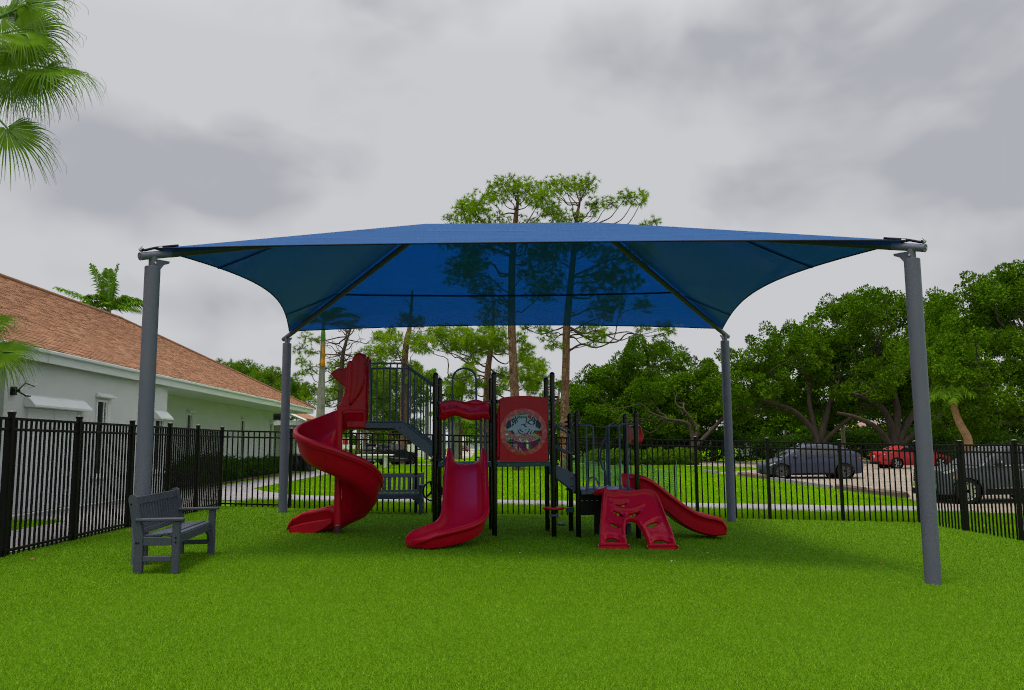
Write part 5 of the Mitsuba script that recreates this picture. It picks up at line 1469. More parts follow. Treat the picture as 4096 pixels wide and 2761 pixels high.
PINE_F = [(-24.7, 85.0, 9.5, 0.65), (-23.4, 83.7, 9.4, 0.77), (-23.1, 85.4, 9.1, 0.65), (-21.4, 82.8, 8.7, 0.76), (-21.2, 85.7, 8.8, 0.79), (-20.6, 85.9, 8.4, 0.66), (-17.8, 80.2, 7.7, 0.61), (-17.6, 80.5, 6.9, 0.62), (-18.2, 85.4, 6.9, 0.65), (-27.2, 87.7, 10.3, 0.4), (-21.8, 82.0, 8.0, 0.75), (-20.9, 83.7, 7.7, 0.77), (-25.2, 84.7, 9.7, 0.52), (-19.3, 82.6, 7.2, 0.76), (-18.4, 82.9, 6.0, 0.76), (-16.9, 82.5, 7.0, 0.76)]
PINE_G = [(-10.6, 79.0, 8.2, 0.73), (-8.4, 80.8, 8.1, 0.74), (-6.5, 78.4, 8.6, 0.72), (-5.5, 79.0, 6.2, 0.73), (-6.8, 82.2, 5.4, 0.88), (-8.1, 76.2, 7.0, 0.7), (-9.8, 80.6, 6.3, 0.74), (-10.2, 81.9, 5.3, 0.63), (-8.9, 78.5, 4.5, 0.72), (-5.9, 77.8, 7.3, 0.6), (-5.0, 82.4, 8.2, 0.63), (-7.4, 77.9, 5.7, 0.6), (-10.4, 77.5, 4.3, 0.71), (-7.9, 79.5, 4.1, 0.73), (-6.2, 81.6, 3.6, 0.62)]
OAK_A = [(13.3, 69.6, 9.1, 1.19), (12.1, 70.9, 8.4, 1.04), (15.2, 71.0, 9.1, 1.22), (17.6, 74.0, 8.3, 1.27), (11.0, 71.6, 7.4, 1.05), (9.9, 74.1, 7.6, 1.09), (8.8, 70.0, 5.9, 1.03), (10.3, 71.0, 5.6, 1.22), (12.6, 72.9, 6.7, 1.43), (14.9, 74.3, 7.2, 1.46), (16.1, 71.7, 6.6, 1.4), (17.8, 70.3, 6.7, 1.21), (18.7, 69.7, 7.9, 0.85), (20.2, 72.2, 7.7, 0.88), (19.1, 70.1, 6.2, 1.03), (17.9, 73.8, 5.3, 1.27), (15.7, 74.0, 5.0, 1.27), (12.8, 70.1, 4.6, 1.2), (11.1, 70.7, 4.2, 1.04), (9.4, 73.8, 4.5, 0.9), (8.4, 72.9, 5.3, 0.71), (7.8, 73.8, 6.8, 0.72), (7.7, 71.1, 3.8, 0.7), (16.1, 69.8, 3.8, 1.02), (18.5, 70.8, 4.5, 1.04), (20.8, 73.8, 5.3, 1.08), (14.1, 70.6, 3.8, 1.04)]
OAK_B = [(19.6, 61.1, 7.5, 0.67), (19.4, 61.5, 6.8, 0.68), (20.6, 61.5, 8.2, 0.75), (21.5, 61.5, 8.6, 0.75), (23.4, 64.5, 9.6, 0.63), (23.1, 59.9, 10.0, 0.66), (23.2, 59.0, 9.0, 0.87), (26.6, 64.7, 10.5, 0.95), (27.8, 64.3, 11.7, 0.94), (29.3, 64.9, 12.5, 0.95), (25.7, 61.6, 8.7, 1.06), (28.6, 64.7, 10.3, 1.27), (28.4, 64.6, 8.3, 1.26), (23.9, 60.3, 7.4, 1.03), (26.4, 63.5, 6.8, 1.09), (28.6, 64.0, 6.5, 1.1), (23.2, 63.0, 7.6, 0.92), (21.6, 62.1, 7.2, 0.91), (20.2, 60.7, 6.3, 0.74), (22.6, 61.0, 6.3, 0.9), (19.3, 60.4, 5.5, 0.59), (20.9, 59.4, 5.4, 0.73), (27.1, 62.5, 5.3, 0.77), (27.8, 60.7, 5.5, 0.89)]
OAK_C = [(29.4, 61.9, 12.4, 1.06), (28.7, 57.3, 11.6, 0.98), (32.2, 62.4, 12.1, 0.92), (29.0, 61.2, 10.8, 1.2), (31.4, 62.5, 10.8, 1.22), (29.4, 62.4, 8.9, 1.37), (31.3, 62.4, 8.7, 1.22), (29.0, 60.5, 6.7, 1.18), (28.8, 57.1, 6.2, 0.98), (33.0, 61.5, 11.7, 0.9), (31.3, 58.0, 9.2, 1.14), (31.3, 58.8, 7.6, 1.15), (34.3, 61.0, 12.3, 0.9), (34.1, 60.1, 11.1, 1.03), (34.6, 59.5, 11.1, 0.87), (34.7, 62.6, 10.0, 1.23), (34.7, 60.7, 9.6, 1.19), (32.8, 59.0, 7.9, 1.16), (34.4, 58.5, 9.8, 0.86), (35.7, 62.2, 6.8, 1.07), (33.0, 59.9, 6.2, 1.03), (32.2, 61.7, 5.8, 0.91), (29.2, 59.1, 5.1, 0.72)]
OAK_D = [(28.8, 45.5, 9.7, 0.78), (31.1, 47.2, 10.2, 0.92), (32.9, 48.6, 10.3, 0.95), (31.5, 45.4, 10.2, 0.89), (29.9, 48.5, 9.1, 0.71), (31.4, 49.1, 9.1, 0.96), (32.2, 48.5, 9.0, 1.07), (33.6, 48.6, 9.1, 1.07), (27.2, 44.5, 7.2, 0.65), (30.1, 47.6, 7.4, 0.93), (32.2, 48.8, 7.5, 1.08), (30.8, 44.8, 6.9, 0.99), (28.1, 45.9, 5.9, 0.9), (29.3, 45.8, 5.6, 1.01), (31.3, 47.1, 5.5, 1.04), (32.2, 46.6, 5.5, 1.03), (27.8, 46.9, 6.6, 0.69), (28.8, 48.4, 5.5, 0.83), (27.0, 44.5, 4.4, 0.87), (28.2, 44.8, 4.1, 0.88), (29.7, 45.1, 3.8, 0.88), (26.9, 45.1, 3.3, 0.55), (28.0, 44.8, 2.9, 0.55), (31.9, 49.4, 2.9, 0.73), (33.4, 48.8, 3.9, 1.07), (30.7, 44.9, 2.8, 0.66), (30.9, 47.0, 11.3, 0.81), (31.5, 46.1, 11.1, 0.9)]
# ------------------------------------------------------------------ pines
pine('tall pine with a straight orange brown trunk rising behind the maze panel', [(2.3, 52.2, -0.1), (2.22, 52.2, 3.0), (2.12, 52.2, 5.6), (2.0, 52.2, 9.1), (2.05, 52.2, 13.0), (2.3, 52.2, 16.0), (2.5, 52.2, 17.6)], [0.34, 0.30, 0.27, 0.25, 0.22, 0.16, 0.07], PINE_A + [(x, 52.5, z, 0.6) for x, z in ((0.6, 14.6), (-0.6, 13.2), (3.6, 13.4), (4.4, 14.4), (0.2, 11.6), (3.9, 11.4), (-1.4, 12.6), (2.9, 15.4), (0.9, 9.9))], 21, bare=6, dens=1.9, puffy=1.8)
pine('tall straight pine trunk just right of the black rear posts, crown above the canopy', [(5.3, 53.0, -0.1), (5.36, 53, 3.5), (5.5, 53, 7.0), (5.58, 53, 9.2), (6.0, 53, 13), (6.3, 53, 16), (6.6, 53, 17.6)], [0.30, 0.27, 0.245, 0.235, 0.19, 0.13, 0.06], PINE_B + [(x, 53.5, z, 0.6) for x, z in ((7.4, 14.6), (8.6, 13.6), (5.0, 14.2), (9.6, 12.4), (7.6, 12.2), (4.6, 12.4), (10.6, 14.0), (8.2, 10.4), (6.2, 15.2))], 22, bare=7, dens=1.9, puffy=1.8)
pine('bushy pine with dense layered foliage between the two tall trunks', [(0.45, 66, -0.1), (0.46, 66, 4.0), (0.6, 66, 7.4), (0.9, 66, 9.6), (1.1, 66, 12.5)], [0.34, 0.30, 0.25, 0.19, 0.09], PINE_C, 23, dens=1.7, W=0.04, L=0.36)
PINE_D = [(x * 1.28, y * 1.28, 1.55 + (z - 1.55) * 1.28, R * 1.28) for x, y, z, R in PINE_D]
pine('pine with a forked trunk seen above the stair railing', [(-6.78, 74.2, -0.1), (-6.78, 74.2, 3.4), (-6.75, 74.2, 8.8), (-6.55, 74.2, 11.0), (-6.3, 74.2, 12.3), (-6.1, 74.2, 15.5)], [0.36, 0.33, 0.29, 0.27, 0.19, 0.09], PINE_D, 24, dens=1.2, bare=4, L=0.38, W=0.04)
pine('sparse pine with bare grey twisting branches left of the spiral slide', [(-10.55, 63, -0.1), (-10.53, 63, 4.8), (-10.45, 63, 7.0), (-10.40, 63, 8.3), (-10.1, 63, 9.6), (-9.6, 63, 11)], [0.22, 0.20, 0.17, 0.15, 0.10, 0.05], PINE_E, 25, dens=0.9, bark='m_twig', bare=26, W=0.035)
pine('row of rounded pine crowns showing over the building roof', [(-20.5, 84, -0.1), (-20.6, 84, 4), (-20.8, 84, 8.5)], [0.3, 0.26, 0.1], PINE_F, 26, 'm_pine_far', dens=1.3, W=0.05, L=0.4)
pine('green pine foliage seen through the railing of the stair landing', [(-7.6, 80, -0.1), (-7.6, 80, 4), (-7.4, 80, 9.5)], [0.26, 0.22, 0.08], PINE_G, 27, 'm_pine_far', dens=1.3, W=0.05, L=0.4)
for i, (x, y, w, hh, lab) in enumerate([(-11.6, 80, 0.19, 9, 'thin pine trunk left of the black car behind the spiral slide'), (-13.1, 95, 0.16, 10, 'slender far pine trunk behind the hedge by the white wall'), (-11.1, 90, 0.15, 9.5, 'thin pine trunk directly behind the rear of the black car'), (-9.23, 85, 0.22, 9, 'thicker pine trunk behind the roof of the black car'), (8.3, 90, 0.16, 8, 'thin far pine trunk right of the maze panel'), (-2.3, 98, 0.17, 9, 'far pine trunk beside the straight road')]):
    r = np.random.default_rng(40 + i)
    cl_ = [(x + r.normal(0, 1.5), y + r.normal(0, 1.2), hh - 0.5 + r.uniform(-4.2, 0.8), r.uniform(0.55, 0.95)) for _ in range(9)]
    pine(lab, [(x, y, -0.1), (x + 0.05, y, hh * 0.5), (x + r.normal(0, 0.3), y, hh)], [w * 1.1, w * 0.9, w * 0.4], cl_, 60 + i, 'm_pine_far', dens=0.9, W=0.055, L=0.42, group=None)
far_r = np.random.default_rng(90)
FARLAB = ['far rounded green tree left of the end of the road', 'far dark green tree right of the end of the road', 'far tree behind the white wall on the left', 'far pale green tree above the distant red car', 'far broad tree behind the thin pine trunks', 'far tree seen between the bar loops and the pine', 'far green tree behind the tall straight pine', 'far tree directly behind the lamp mast']
for i, (x, y, z, R) in enumerate([(-16, 150, 4.5, 4.0), (4, 170, 5.0, 4.5), (-36, 160, 5, 5), (-4, 250, 9, 8), (-24, 140, 4, 4.5), (13, 130, 4.5, 4.5), (22, 120, 4.2, 4.2), (8, 140, 3.6, 3.4)]):
    cl_ = [(x + far_r.normal(0, R * 0.6), y + far_r.normal(0, R * 0.4), max(1.0, z + far_r.normal(-0.6, R * 0.33)), R * far_r.uniform(0.30, 0.48)) for _ in range(12)]
    oak(FARLAB[i], [([(x, y, -0.1), (x, y, z * 0.4), (x + 0.3, y, z * 0.7)], R * 0.07, R * 0.03)], cl_, 100 + i, 'm_oak_leaf', L=0.06 * R + 0.15, W=0.03 * R + 0.10, dens=0.30 if R < 6 else 0.10, deep=1, name='broadleaf_tree')

# ------------------------------------------------------------------ oaks on the right
oak('broad dark green oak behind the play structure posts', [([(10.2, 73, -0.1), (10.3, 73, 1.6), (10.0, 73, 2.9), (9.3, 73, 4.3)], 0.30, 0.14), ([(10.3, 73, 1.4), (11.2, 73, 3.0), (12.6, 73, 4.2), (14, 73, 5.5)], 0.24, 0.10), ([(10.3, 73, 1.5), (10.9, 74, 3.6), (11.8, 74.5, 6.0)], 0.22, 0.09)], OAK_A + [(x, 72.5, z, 1.1) for x, z in ((8.6, 3.0), (10.5, 3.2), (12.6, 3.1), (14.8, 2.9), (17.0, 3.0), (19.2, 3.3), (11.5, 4.6), (16.6, 4.4))], 31, 'm_oak_leaf', L=0.20, W=0.125, dens=1.35)
oak('spreading oak with a leaning forked trunk left of the light pole', [([(17.2, 67, -0.1), (17.2, 67, 1.1), (17.1, 67, 2.2), (16.7, 67, 3.2), (15.0, 66.5, 3.55)], 0.34, 0.09), ([(17.2, 67, 1.6), (17.5, 67, 2.7), (17.0, 67, 3.6), (16.4, 67, 4.4)], 0.22, 0.09), ([(17.3, 67, 1.3), (18.4, 67, 2.4), (19.6, 67, 3.6), (20.5, 67, 4.6)], 0.22, 0.08)],
    [(x + 1.0, 68.0 + (i % 3), z * 0.86, R) for i, (x, y, z, R) in enumerate(OAK_A[8:27])], 32, 'm_oak_leaf', dens=1.1)
oak('big light topped oak with long low branches behind the blue grey car', [([(25.7, 63, -0.1), (25.7, 63, 1.8), (24.9, 63, 3.1), (23.4, 62.5, 4.2), (20.7, 62, 5.0)], 0.36, 0.08), ([(25.8, 63, 1.5), (26.4, 63, 3.4), (26.8, 63, 4.6), (27.5, 63, 6.0)], 0.30, 0.10), ([(25.7, 63, 1.7), (25.2, 63, 4.6), (25.6, 63.5, 6.5)], 0.24, 0.09), ([(25.7, 63, 1.2), (27.5, 62.5, 3.0), (29.6, 62, 4.4)], 0.2, 0.08)], OAK_B + [(x, 65, z, 1.05) for x, z in ((19.4, 4.5), (21.0, 4.2), (22.8, 4.6), (24.5, 5.6), (26.2, 4.4), (28.0, 4.2), (22.0, 5.6), (24.6, 8.2), (27.0, 9.2))], 33, dens=1.25)
oak('tallest broad oak with many spreading stems behind the red car', [([(30.6, 61, -0.1), (30.6, 61, 1.6), (30.3, 61, 3.3), (29.3, 60.5, 4.4), (27.2, 60, 5.2)], 0.42, 0.10), ([(30.6, 61, 1.2), (31.0, 61, 3.9), (30.6, 61, 5.9), (30.2, 61.5, 8)], 0.34, 0.12), ([(30.7, 61, 1.2), (32.0, 61, 3.4), (33.4, 61, 5.4), (34.2, 61, 7.5)], 0.30, 0.10), ([(30.4, 60.8, 1.0), (28.9, 60, 2.6), (27.1, 59.5, 3.4), (25.6, 59, 3.7)], 0.26, 0.09), ([(30.8, 61, 1.0), (32.4, 60.5, 2.6), (34.6, 60, 4.0)], 0.22, 0.08)], OAK_C + [(x, 63, z, 1.15) for x, z in ((28.5, 4.4), (30.5, 5.0), (32.5, 4.4), (34.6, 4.6), (36.6, 5.4), (30.2, 7.4), (33.4, 8.8), (36.0, 8.4), (36.6, 10.0), (27.6, 9.4))], 34, dens=1.25)
oak('dense dark oak filling the right edge of the view', [([(32.5, 47.5, -0.1), (32.6, 47.5, 2.0), (32.3, 47.5, 4.5), (31.8, 47.5, 7)], 0.34, 0.12), ([(32.5, 47.5, 1.2), (31.0, 47, 3.0), (29.5, 46.5, 4.6)], 0.24, 0.08), ([(32.6, 47.5, 1.6), (33.8, 47.5, 4.0), (34.4, 47.5, 6)], 0.24, 0.08)], OAK_D + [(25.6, 44.6, 5.4, 0.8), (26.8, 44.2, 5.0, 0.7), (24.9, 45.5, 6.0, 0.7)] + [(x, 49, z, 1.0) for x, z in ((29.0, 2.6), (31.0, 3.2), (33.0, 2.4), (34.8, 3.4), (29.6, 7.8), (30.4, 10.2), (28.4, 6.9), (35, 6), (35, 8.5))], 35, 'm_oak_leaf', L=0.165, W=0.105, dens=1.4)

_br = np.random.default_rng(140)
for i, (x, y, hh) in enumerate([(6.0, 92, 5.0), (11.5, 90, 5.6), (17.5, 88, 6.2), (23.5, 84, 6.6), (28.5, 82, 7.0), (34.0, 80, 7.4), (39.5, 78, 7.4), (44.5, 74, 7.6), (48.5, 66, 7.8)]):
    cl_ = [(x + _br.uniform(-3.2, 3.2), y + _br.uniform(-1.5, 1.5), _br.uniform(1.5, hh), _br.uniform(1.0, 1.5)) for _ in range(20)]
    oak('dark background tree filling the gaps behind the oaks', [([(x, y, -0.1), (x + 0.2, y, 2.0), (x, y, hh * 0.7)], 0.26, 0.12)], cl_, 150 + i, 'm_oak_leaf', L=0.34, W=0.22, dens=0.42, deep=0, name='background_tree', group='dark background trees behind the oaks')

# ------------------------------------------------------------------ hedges and shrubs
def shrub(label, x, y, w, d, h, seed, m='m_shrub_leaf', name='shrub', category='shrub', group=None, L=0.10, W=0.055, n=1500):
    r = np.random.default_rng(seed)
    k = thing(name, label, category, group)
    g = float(gz(x, y))
    st, lv = [], []
    for _ in range(9):
        e = V(x + r.uniform(-w, w) * 0.8, y + r.uniform(-d, d) * 0.8, g + h * r.uniform(0.6, 0.95))
        st.append(limb((x + r.uniform(-w, w) * 0.4, y + r.uniform(-d, d) * 0.4, g - 0.03), e, 0.02, 0.008, r, -0.05, 3, 5))
        lv.append(clump_leaves(e, r.uniform(0.5, 0.8) * min(w, h * 0.5), n // 18, L, W, r, 0.9))
    u = rdir(r, n)
    p = V(x, y, g + h * 0.48) + u * V(w, d, h * 0.50) * (0.72 + 0.45 * meshkit.noise(u * 3.1 + seed, 2)[:, None])
    p[:, 2] = np.maximum(p[:, 2], g + 0.05)
    q = u * 0.6 + rdir(r, n) * 0.8 + V(0, 0, 0.5)
    q /= np.linalg.norm(q, axis=1, keepdims=True)
    lv.append(leaves(p, q, L * r.uniform(0.6, 1.4, n), W * r.uniform(0.7, 1.3, n), r))
    part(k, 'stems', cat(st), 'm_twig', True, kind='stuff')
    part(k, 'foliage', cat(lv), m, kind='stuff')
    return k


sr = np.random.default_rng(51)
for i, y in enumerate(np.arange(27.4, 44.6, 1.35)):
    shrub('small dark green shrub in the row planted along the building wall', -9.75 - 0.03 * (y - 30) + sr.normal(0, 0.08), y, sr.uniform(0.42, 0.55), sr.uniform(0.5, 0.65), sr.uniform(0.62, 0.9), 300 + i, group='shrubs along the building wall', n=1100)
structure('planting_bed', 'narrow soil bed with shrubs along the building wall', sheet(Polygon([(-10.55, 26.5), (-9.15, 26.5), (-9.25, 44.6), (-10.55, 44.6)]), 0.02, 2.0), 'm_soil')
HL = ['light green leafy hedge bush at the left end of the row behind the net', 'light green hedge bush second from the left behind the net', 'light green hedge bush in the middle of the row behind the net', 'light green hedge bush fourth from the left near the driveway', 'light green hedge bush fifth from the left near the driveway', 'light green hedge bush at the right end beside the driveway']
for i, x in enumerate(np.linspace(8.6, 15.6, 6)):
    shrub(HL[i], x, 62.6 + 0.3 * math.sin(i * 2.0), 0.95, 0.8, 1.0 + 0.12 * math.sin(i * 3.1), 330 + i, 'm_hedge_leaf', 'hedge_bush', 'hedge', None, 0.16, 0.10, 2200)
UL = ['dark understory bush', ]
for i, (x, y, h, w) in enumerate([(8.5, 79, 2.4, 1.8), (11.5, 78.5, 2.6, 2.0), (14.6, 78, 2.2, 2.0), (17.8, 77, 2.4, 2.0), (20.5, 75.5, 2.5, 1.9), (23.2, 74, 2.2, 1.9), (26.0, 73, 2.1, 1.9), (28.6, 72, 2.2, 1.9), (31.3, 71, 2.3, 1.9), (34.0, 70, 2.2, 2.0), (36.6, 69, 2.4, 2.0), (39.4, 68, 2.5, 2.0), (42.3, 67, 2.5, 2.0)]):
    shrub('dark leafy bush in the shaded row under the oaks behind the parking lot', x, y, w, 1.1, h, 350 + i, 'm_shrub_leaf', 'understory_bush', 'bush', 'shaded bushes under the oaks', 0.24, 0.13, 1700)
for i, (x, y) in enumerate([(-15.5, 112), (-17.8, 112.3), (-20.2, 112.1), (-13.4, 108)]):
    shrub('clipped green hedge bush in front of the far white wall', x, y, 1.4, 0.9, 1.0, 380 + i, 'm_hedge_leaf', 'hedge_bush', 'hedge', 'hedge bushes by the far white wall', 0.26, 0.16, 900)

# ------------------------------------------------------------------ palms
def fan_leaf(hub, d, nrm_, R, r, nseg=52, spread=2.0, droop=0.75):
    """A pleated fan: segments joined for the inner half, then split, drooping and thin."""
    d = d / np.linalg.norm(d)
    nrm_ = nrm_ - d * (nrm_ @ d); nrm_ /= np.linalg.norm(nrm_)
    sd = np.cross(d, nrm_)
    vs, fs = [], []
    ts = np.array([0.04, 0.22, 0.44, 0.56, 0.70, 0.83, 0.93, 1.0])
    for i in range(nseg):
        a = -spread + 2 * spread * (i + 0.5) / nseg + r.normal(0, 0.01)
        Ri = R * (0.80 + 0.25 * math.cos(a * 0.6)) * r.uniform(0.90, 1.08)
        e = d * math.cos(a) + sd * math.sin(a)
        t_ = -d * math.sin(a) + sd * math.cos(a)
        hw_ = spread / nseg
        dr_i = droop * r.uniform(0.6, 1.5)
        o = len(vs)
        for t in ts:
            x = hub + e * (t * Ri) - nrm_ * (0.10 * R * (abs(a) / spread) * t) + d * 0
            g = dr_i * Ri * max(0, t - 0.5) ** 2 * 1.4
            x = x - V(0, 0, 1) * g * 1.25 - e * g * 0.35
            w = hw_ * Ri * (t * 1.02 if t <= 0.44 else 0.40 * (1 - (t - 0.44) / 0.56) ** 0.75)
            w = max(w, 0.0016)
            f = 0.25 * w
            vs += [x - t_ * w, x + nrm_ * f, x + t_ * w]
        for j in range(len(ts) - 1):
            p = o + 3 * j
            fs += [[p, p + 3, p + 4], [p, p + 4, p + 1], [p + 1, p + 4, p + 5], [p + 1, p + 5, p + 2]]
    return tm(np.array(vs), fs)


def fan_palm(label, base, top, r0, fronds, seed, thr=True):
    r = np.random.default_rng(seed)
    k = thing('fan_palm', label, 'palm tree')
    base, top = V(*base), V(*top)
    part(k, 'trunk', tube(smooth_path([base, (base + top) / 2 + V(0.05, 0, 0), top], 6), r0, 14), 'm_palm_trunk', True)
    for (hx, hy, hz, dx_, dy_, dz_, R) in fronds:
        hub = V(hx, hy, hz); d = V(dx_, dy_, dz_)
        f = part(k, 'frond', fan_leaf(hub, d, (V(0.1, -0.9, 0.45) if r.random() < 0.6 else V(0.1, -0.55, 0.8)) + r.normal(0, 0.16, 3), R, r), 'm_palm_leaf')
        part(f, 'petiole', tube(smooth_path([top + V(0, 0, -0.1), (top + hub) / 2 + V(0, 0, 0.10 * np.linalg.norm(hub - top)), hub, hub + d / np.linalg.norm(d) * R * 0.3], 5), np.linspace(0.022, 0.010, 16), 6), 'm_crownshaft', True)
        if thr:
            th_ = []
            for _ in range(16):
                a = r.uniform(-1.6, 1.6); q = hub + fan_dir(d, a) * R * r.uniform(0.5, 0.95)
                e = q + V(r.normal(0, 0.05), r.normal(0, 0.05), -r.uniform(0.10, 0.32)) + fan_dir(d, a) * 0.08
                th_.append(tube(smooth_path([q, (q + e) / 2 + fan_dir(d, a) * 0.05, e], 3), 0.0022, 3, False))
            part(f, 'hanging_threads', cat(th_), 'm_palm_thread', kind='stuff')
    return k


def fan_dir(d, a):
    d = d / np.linalg.norm(d)
    s = np.cross(d, V(0, -0.4, 0.9)); s /= np.linalg.norm(s)
    return d * math.cos(a) + s * math.sin(a)


fan_palm('tall fan palm with fringed fronds at the top left corner', (-8.55, 12.0, 0.2), (-8.05, 12.05, 7.05), 0.17, [
    (-6.76, 12.0, 8.13, 1, -0.1, 0.15, 0.82), (-6.95, 12.2, 7.84, 1, 0.1, 0.05, 0.90), (-6.63, 11.7, 7.52, 0.75, -0.2, -0.60, 0.62), (-6.37, 12.0, 7.15, 1, -0.1, -0.30, 0.84), (-6.59, 12.1, 7.12, 0.40, 0.1, -0.90, 0.66), (-6.84, 11.8, 7.28, 0.1, -0.2, -1, 0.66),
    (-6.93, 12.0, 6.23, 0.65, 0.0, -0.72, 0.84), (-7.28, 12.3, 8.09, 0.8, 0.2, 0.4, 0.70), (-7.22, 12.2, 7.55, 0.9, 0.2, -0.1, 0.70), (-7.02, 12.2, 7.03, 0.3, 0.1, -1, 0.62), (-6.94, 12.4, 7.65, 1, 0.2, -0.1, 0.70), (-7.01, 12.1, 8.13, 0.3, 0, 0.9, 0.70),
    (-7.1, 11.5, 7.4, 0.5, -0.7, -0.3, 0.7), (-8.9, 12, 7.5, -1, 0, 0.2, 0.9), (-8.8, 12.3, 6.8, -1, 0.2, -0.4, 0.9), (-8.0, 12.9, 7.5, 0.1, 1, 0.2, 0.9), (-8.1, 11.2, 7.6, 0, -1, 0.3, 0.8)], 71)
fan_palm('low fan palm whose fringed fronds reach in at the left edge above the fence', (-8.4, 12.7, 0.2), (-8.2, 12.5, 2.55), 0.13, [
    (-6.80, 12.0, 2.92, 1, 0.0, -0.05, 0.64), (-7.08, 12.2, 3.36, 1, 0.1, 0.15, 0.47), (-6.86, 11.9, 2.97, 0.7, -0.1, -0.75, 0.62), (-7.3, 12.2, 3.3, 0.4, 0.0, 0.8, 0.6), (-8.8, 12.3, 3.2, -1, -0.2, 0.3, 0.7), (-8.3, 13.3, 3.3, 0, 1, 0.3, 0.7), (-8.1, 11.8, 3.3, 0.1, -1, 0.4, 0.6)], 72)



def feather(base, d, L, r, nl=44, sag=0.55, leaf=0.55, w=0.035):
    """A pinnate frond from base along d, arching by sag."""
    d = d / np.linalg.norm(d)
    t = np.linspace(0, 1, 14)
    rach = base + d * (t * L)[:, None] - V(0, 0, 1) * (sag * L * t ** 2)[:, None]
    tg = np.gradient(rach, axis=0); tg /= np.linalg.norm(tg, axis=1, keepdims=True)
    vs, fs = [], []
    for i in range(nl):
        u = 0.14 + 0.86 * (i + r.uniform(0, 0.6)) / nl
        p = np.array([np.interp(u, t, rach[:, k]) for k in range(3)]); g = np.array([np.interp(u, t, tg[:, k]) for k in range(3)])
        s = np.cross(g, V(0, 0, 1)); s /= np.linalg.norm(s) + 1e-9
        n_ = np.cross(s, g)
        for sg in (-1, 1):
            l = leaf * (0.45 + 0.75 * math.sin(PI * min(1, u * 0.92 + 0.06))) * r.uniform(0.8, 1.15)
            e = s * sg * 0.8 + g * 0.55 + n_ * r.uniform(-0.15, 0.35)
            e /= np.linalg.norm(e)
            q = p + e * l * 0.55; z = p + e * l - V(0, 0, 1) * l * 0.40
            ww = g * w
            o = len(vs)
            vs += [p - ww * 0.5, p + ww * 0.5, q - ww, q + ww, z]
            fs += [[o, o + 1, o + 3], [o, o + 3, o + 2], [o + 2, o + 3, o + 4]]
    return tm(np.array(vs), fs), tube(rach, np.linspace(0.035, 0.008, 14) * L / 2.6, 5, False)


def feather_palm(label, base, top, rad, fr, seed, shaft=True, group=None, leaf=0.55, w=0.035, nl=44):
    r = np.random.default_rng(seed)
    k = thing('feather_palm', label, 'palm tree', group)
    base, top = V(*base), V(*top)
    P = smooth_path([base, base + (top - base) * 0.35, base + (top - base) * 0.7, top], 8)
    part(k, 'trunk', tube(P, np.interp(np.linspace(0, 1, len(P)), np.linspace(0, 1, len(rad)), rad), 16), 'm_palm_trunk', True)
    if shaft:
        part(k, 'crownshaft', tube([top, top + V(0, 0, 0.5), top + V(0, 0, 1.2)], [rad[-1] * 1.12, rad[-1] * 0.95, rad[-1] * 0.5], 14), 'm_crownshaft', True)
        top = top + V(0, 0, 1.15)
    for (a, e, L, sg) in fr:
        m, st_ = feather(top, V(math.cos(a) * math.cos(e), math.sin(a) * math.cos(e), math.sin(e)), L, r, nl, sg, leaf, w)
        f = part(k, 'frond', m, 'm_palm_leaf')
        part(f, 'midrib', st_, 'm_crownshaft', True)
    return k


feather_palm('bright green palm crown rising behind the ridge of the shingle roof', (-20.2, 45.5, 0.2), (-20.2, 45.5, 8.95), [0.22, 0.18, 0.14], [(3.1, 0.55, 3.4, 0.14), (2.9, 0.30, 2.8, 0.28), (3.3, 0.12, 2.4, 0.25), (3.0, 1.22, 3.0, 0.08), (2.2, 1.38, 2.6, 0.06), (0.5, 1.44, 2.8, 0.05), (0.2, 1.05, 1.9, 0.45), (0.0, 0.45, 2.4, 0.30), (0.1, 0.75, 2.3, 0.42), (-0.5, 0.22, 2.3, 0.28), (-1.2, 0.6, 2.0, 0.5), (-1.9, 0.9, 2.1, 0.5), (4.0, 0.5, 2.2, 0.45), (1.5, 0.7, 2.3, 0.4)], 73, False, leaf=0.58, w=0.036, nl=58)
rp = feather_palm('royal palm with a smooth grey trunk left of the spiral slide', (-11.45, 60, -0.1), (-11.32, 60, 9.1), [0.27, 0.32, 0.29, 0.20, 0.17], [(0.0, 0.75, 3.4, 0.50), (3.0, 0.8, 3.0, 0.48), (1.2, 0.9, 3.2, 0.45), (-1.2, 0.8, 3.0, 0.5), (2.2, 0.6, 3.0, 0.4), (-2.3, 0.6, 3.0, 0.5), (0.6, 0.4, 3.2, 0.4), (-0.5, 1.0, 3.2, 0.5)], 74, True, leaf=0.6, w=0.05)
mat('m_yellow_cloth', proc(lambda p, n, uv: mix((0.50, 0.20, 0.006), (0.72, 0.36, 0.012), fbm(p.x * 9, p.y * 9, p.z * 4, 3))), 0.7, 0.3, two=True)
_c = [(x, z) for x, z in ((-11.28, 8.9), (-11.12, 8.7), (-11.22, 8.35), (-11.0, 8.0), (-11.16, 7.9), (-11.08, 7.4), (-11.06, 7.22), (-11.55, 7.32), (-11.34, 7.75), (-11.28, 8.2), (-11.32, 8.6))]
_m = prism(Polygon(_c), 0.03, 0.12)
_m = warp(upright(_m, 59.70), lambda v: v + np.c_[np.zeros(len(v)), 0.10 * np.sin(v[:, 0] * 23) + 0.05 * np.sin(v[:, 2] * 9), np.zeros(len(v))])
yt = thing('tree_ribbon', 'yellow plastic ribbon tied round the royal palm trunk', 'ribbon', mesh=_m, bsdf='m_yellow_cloth')
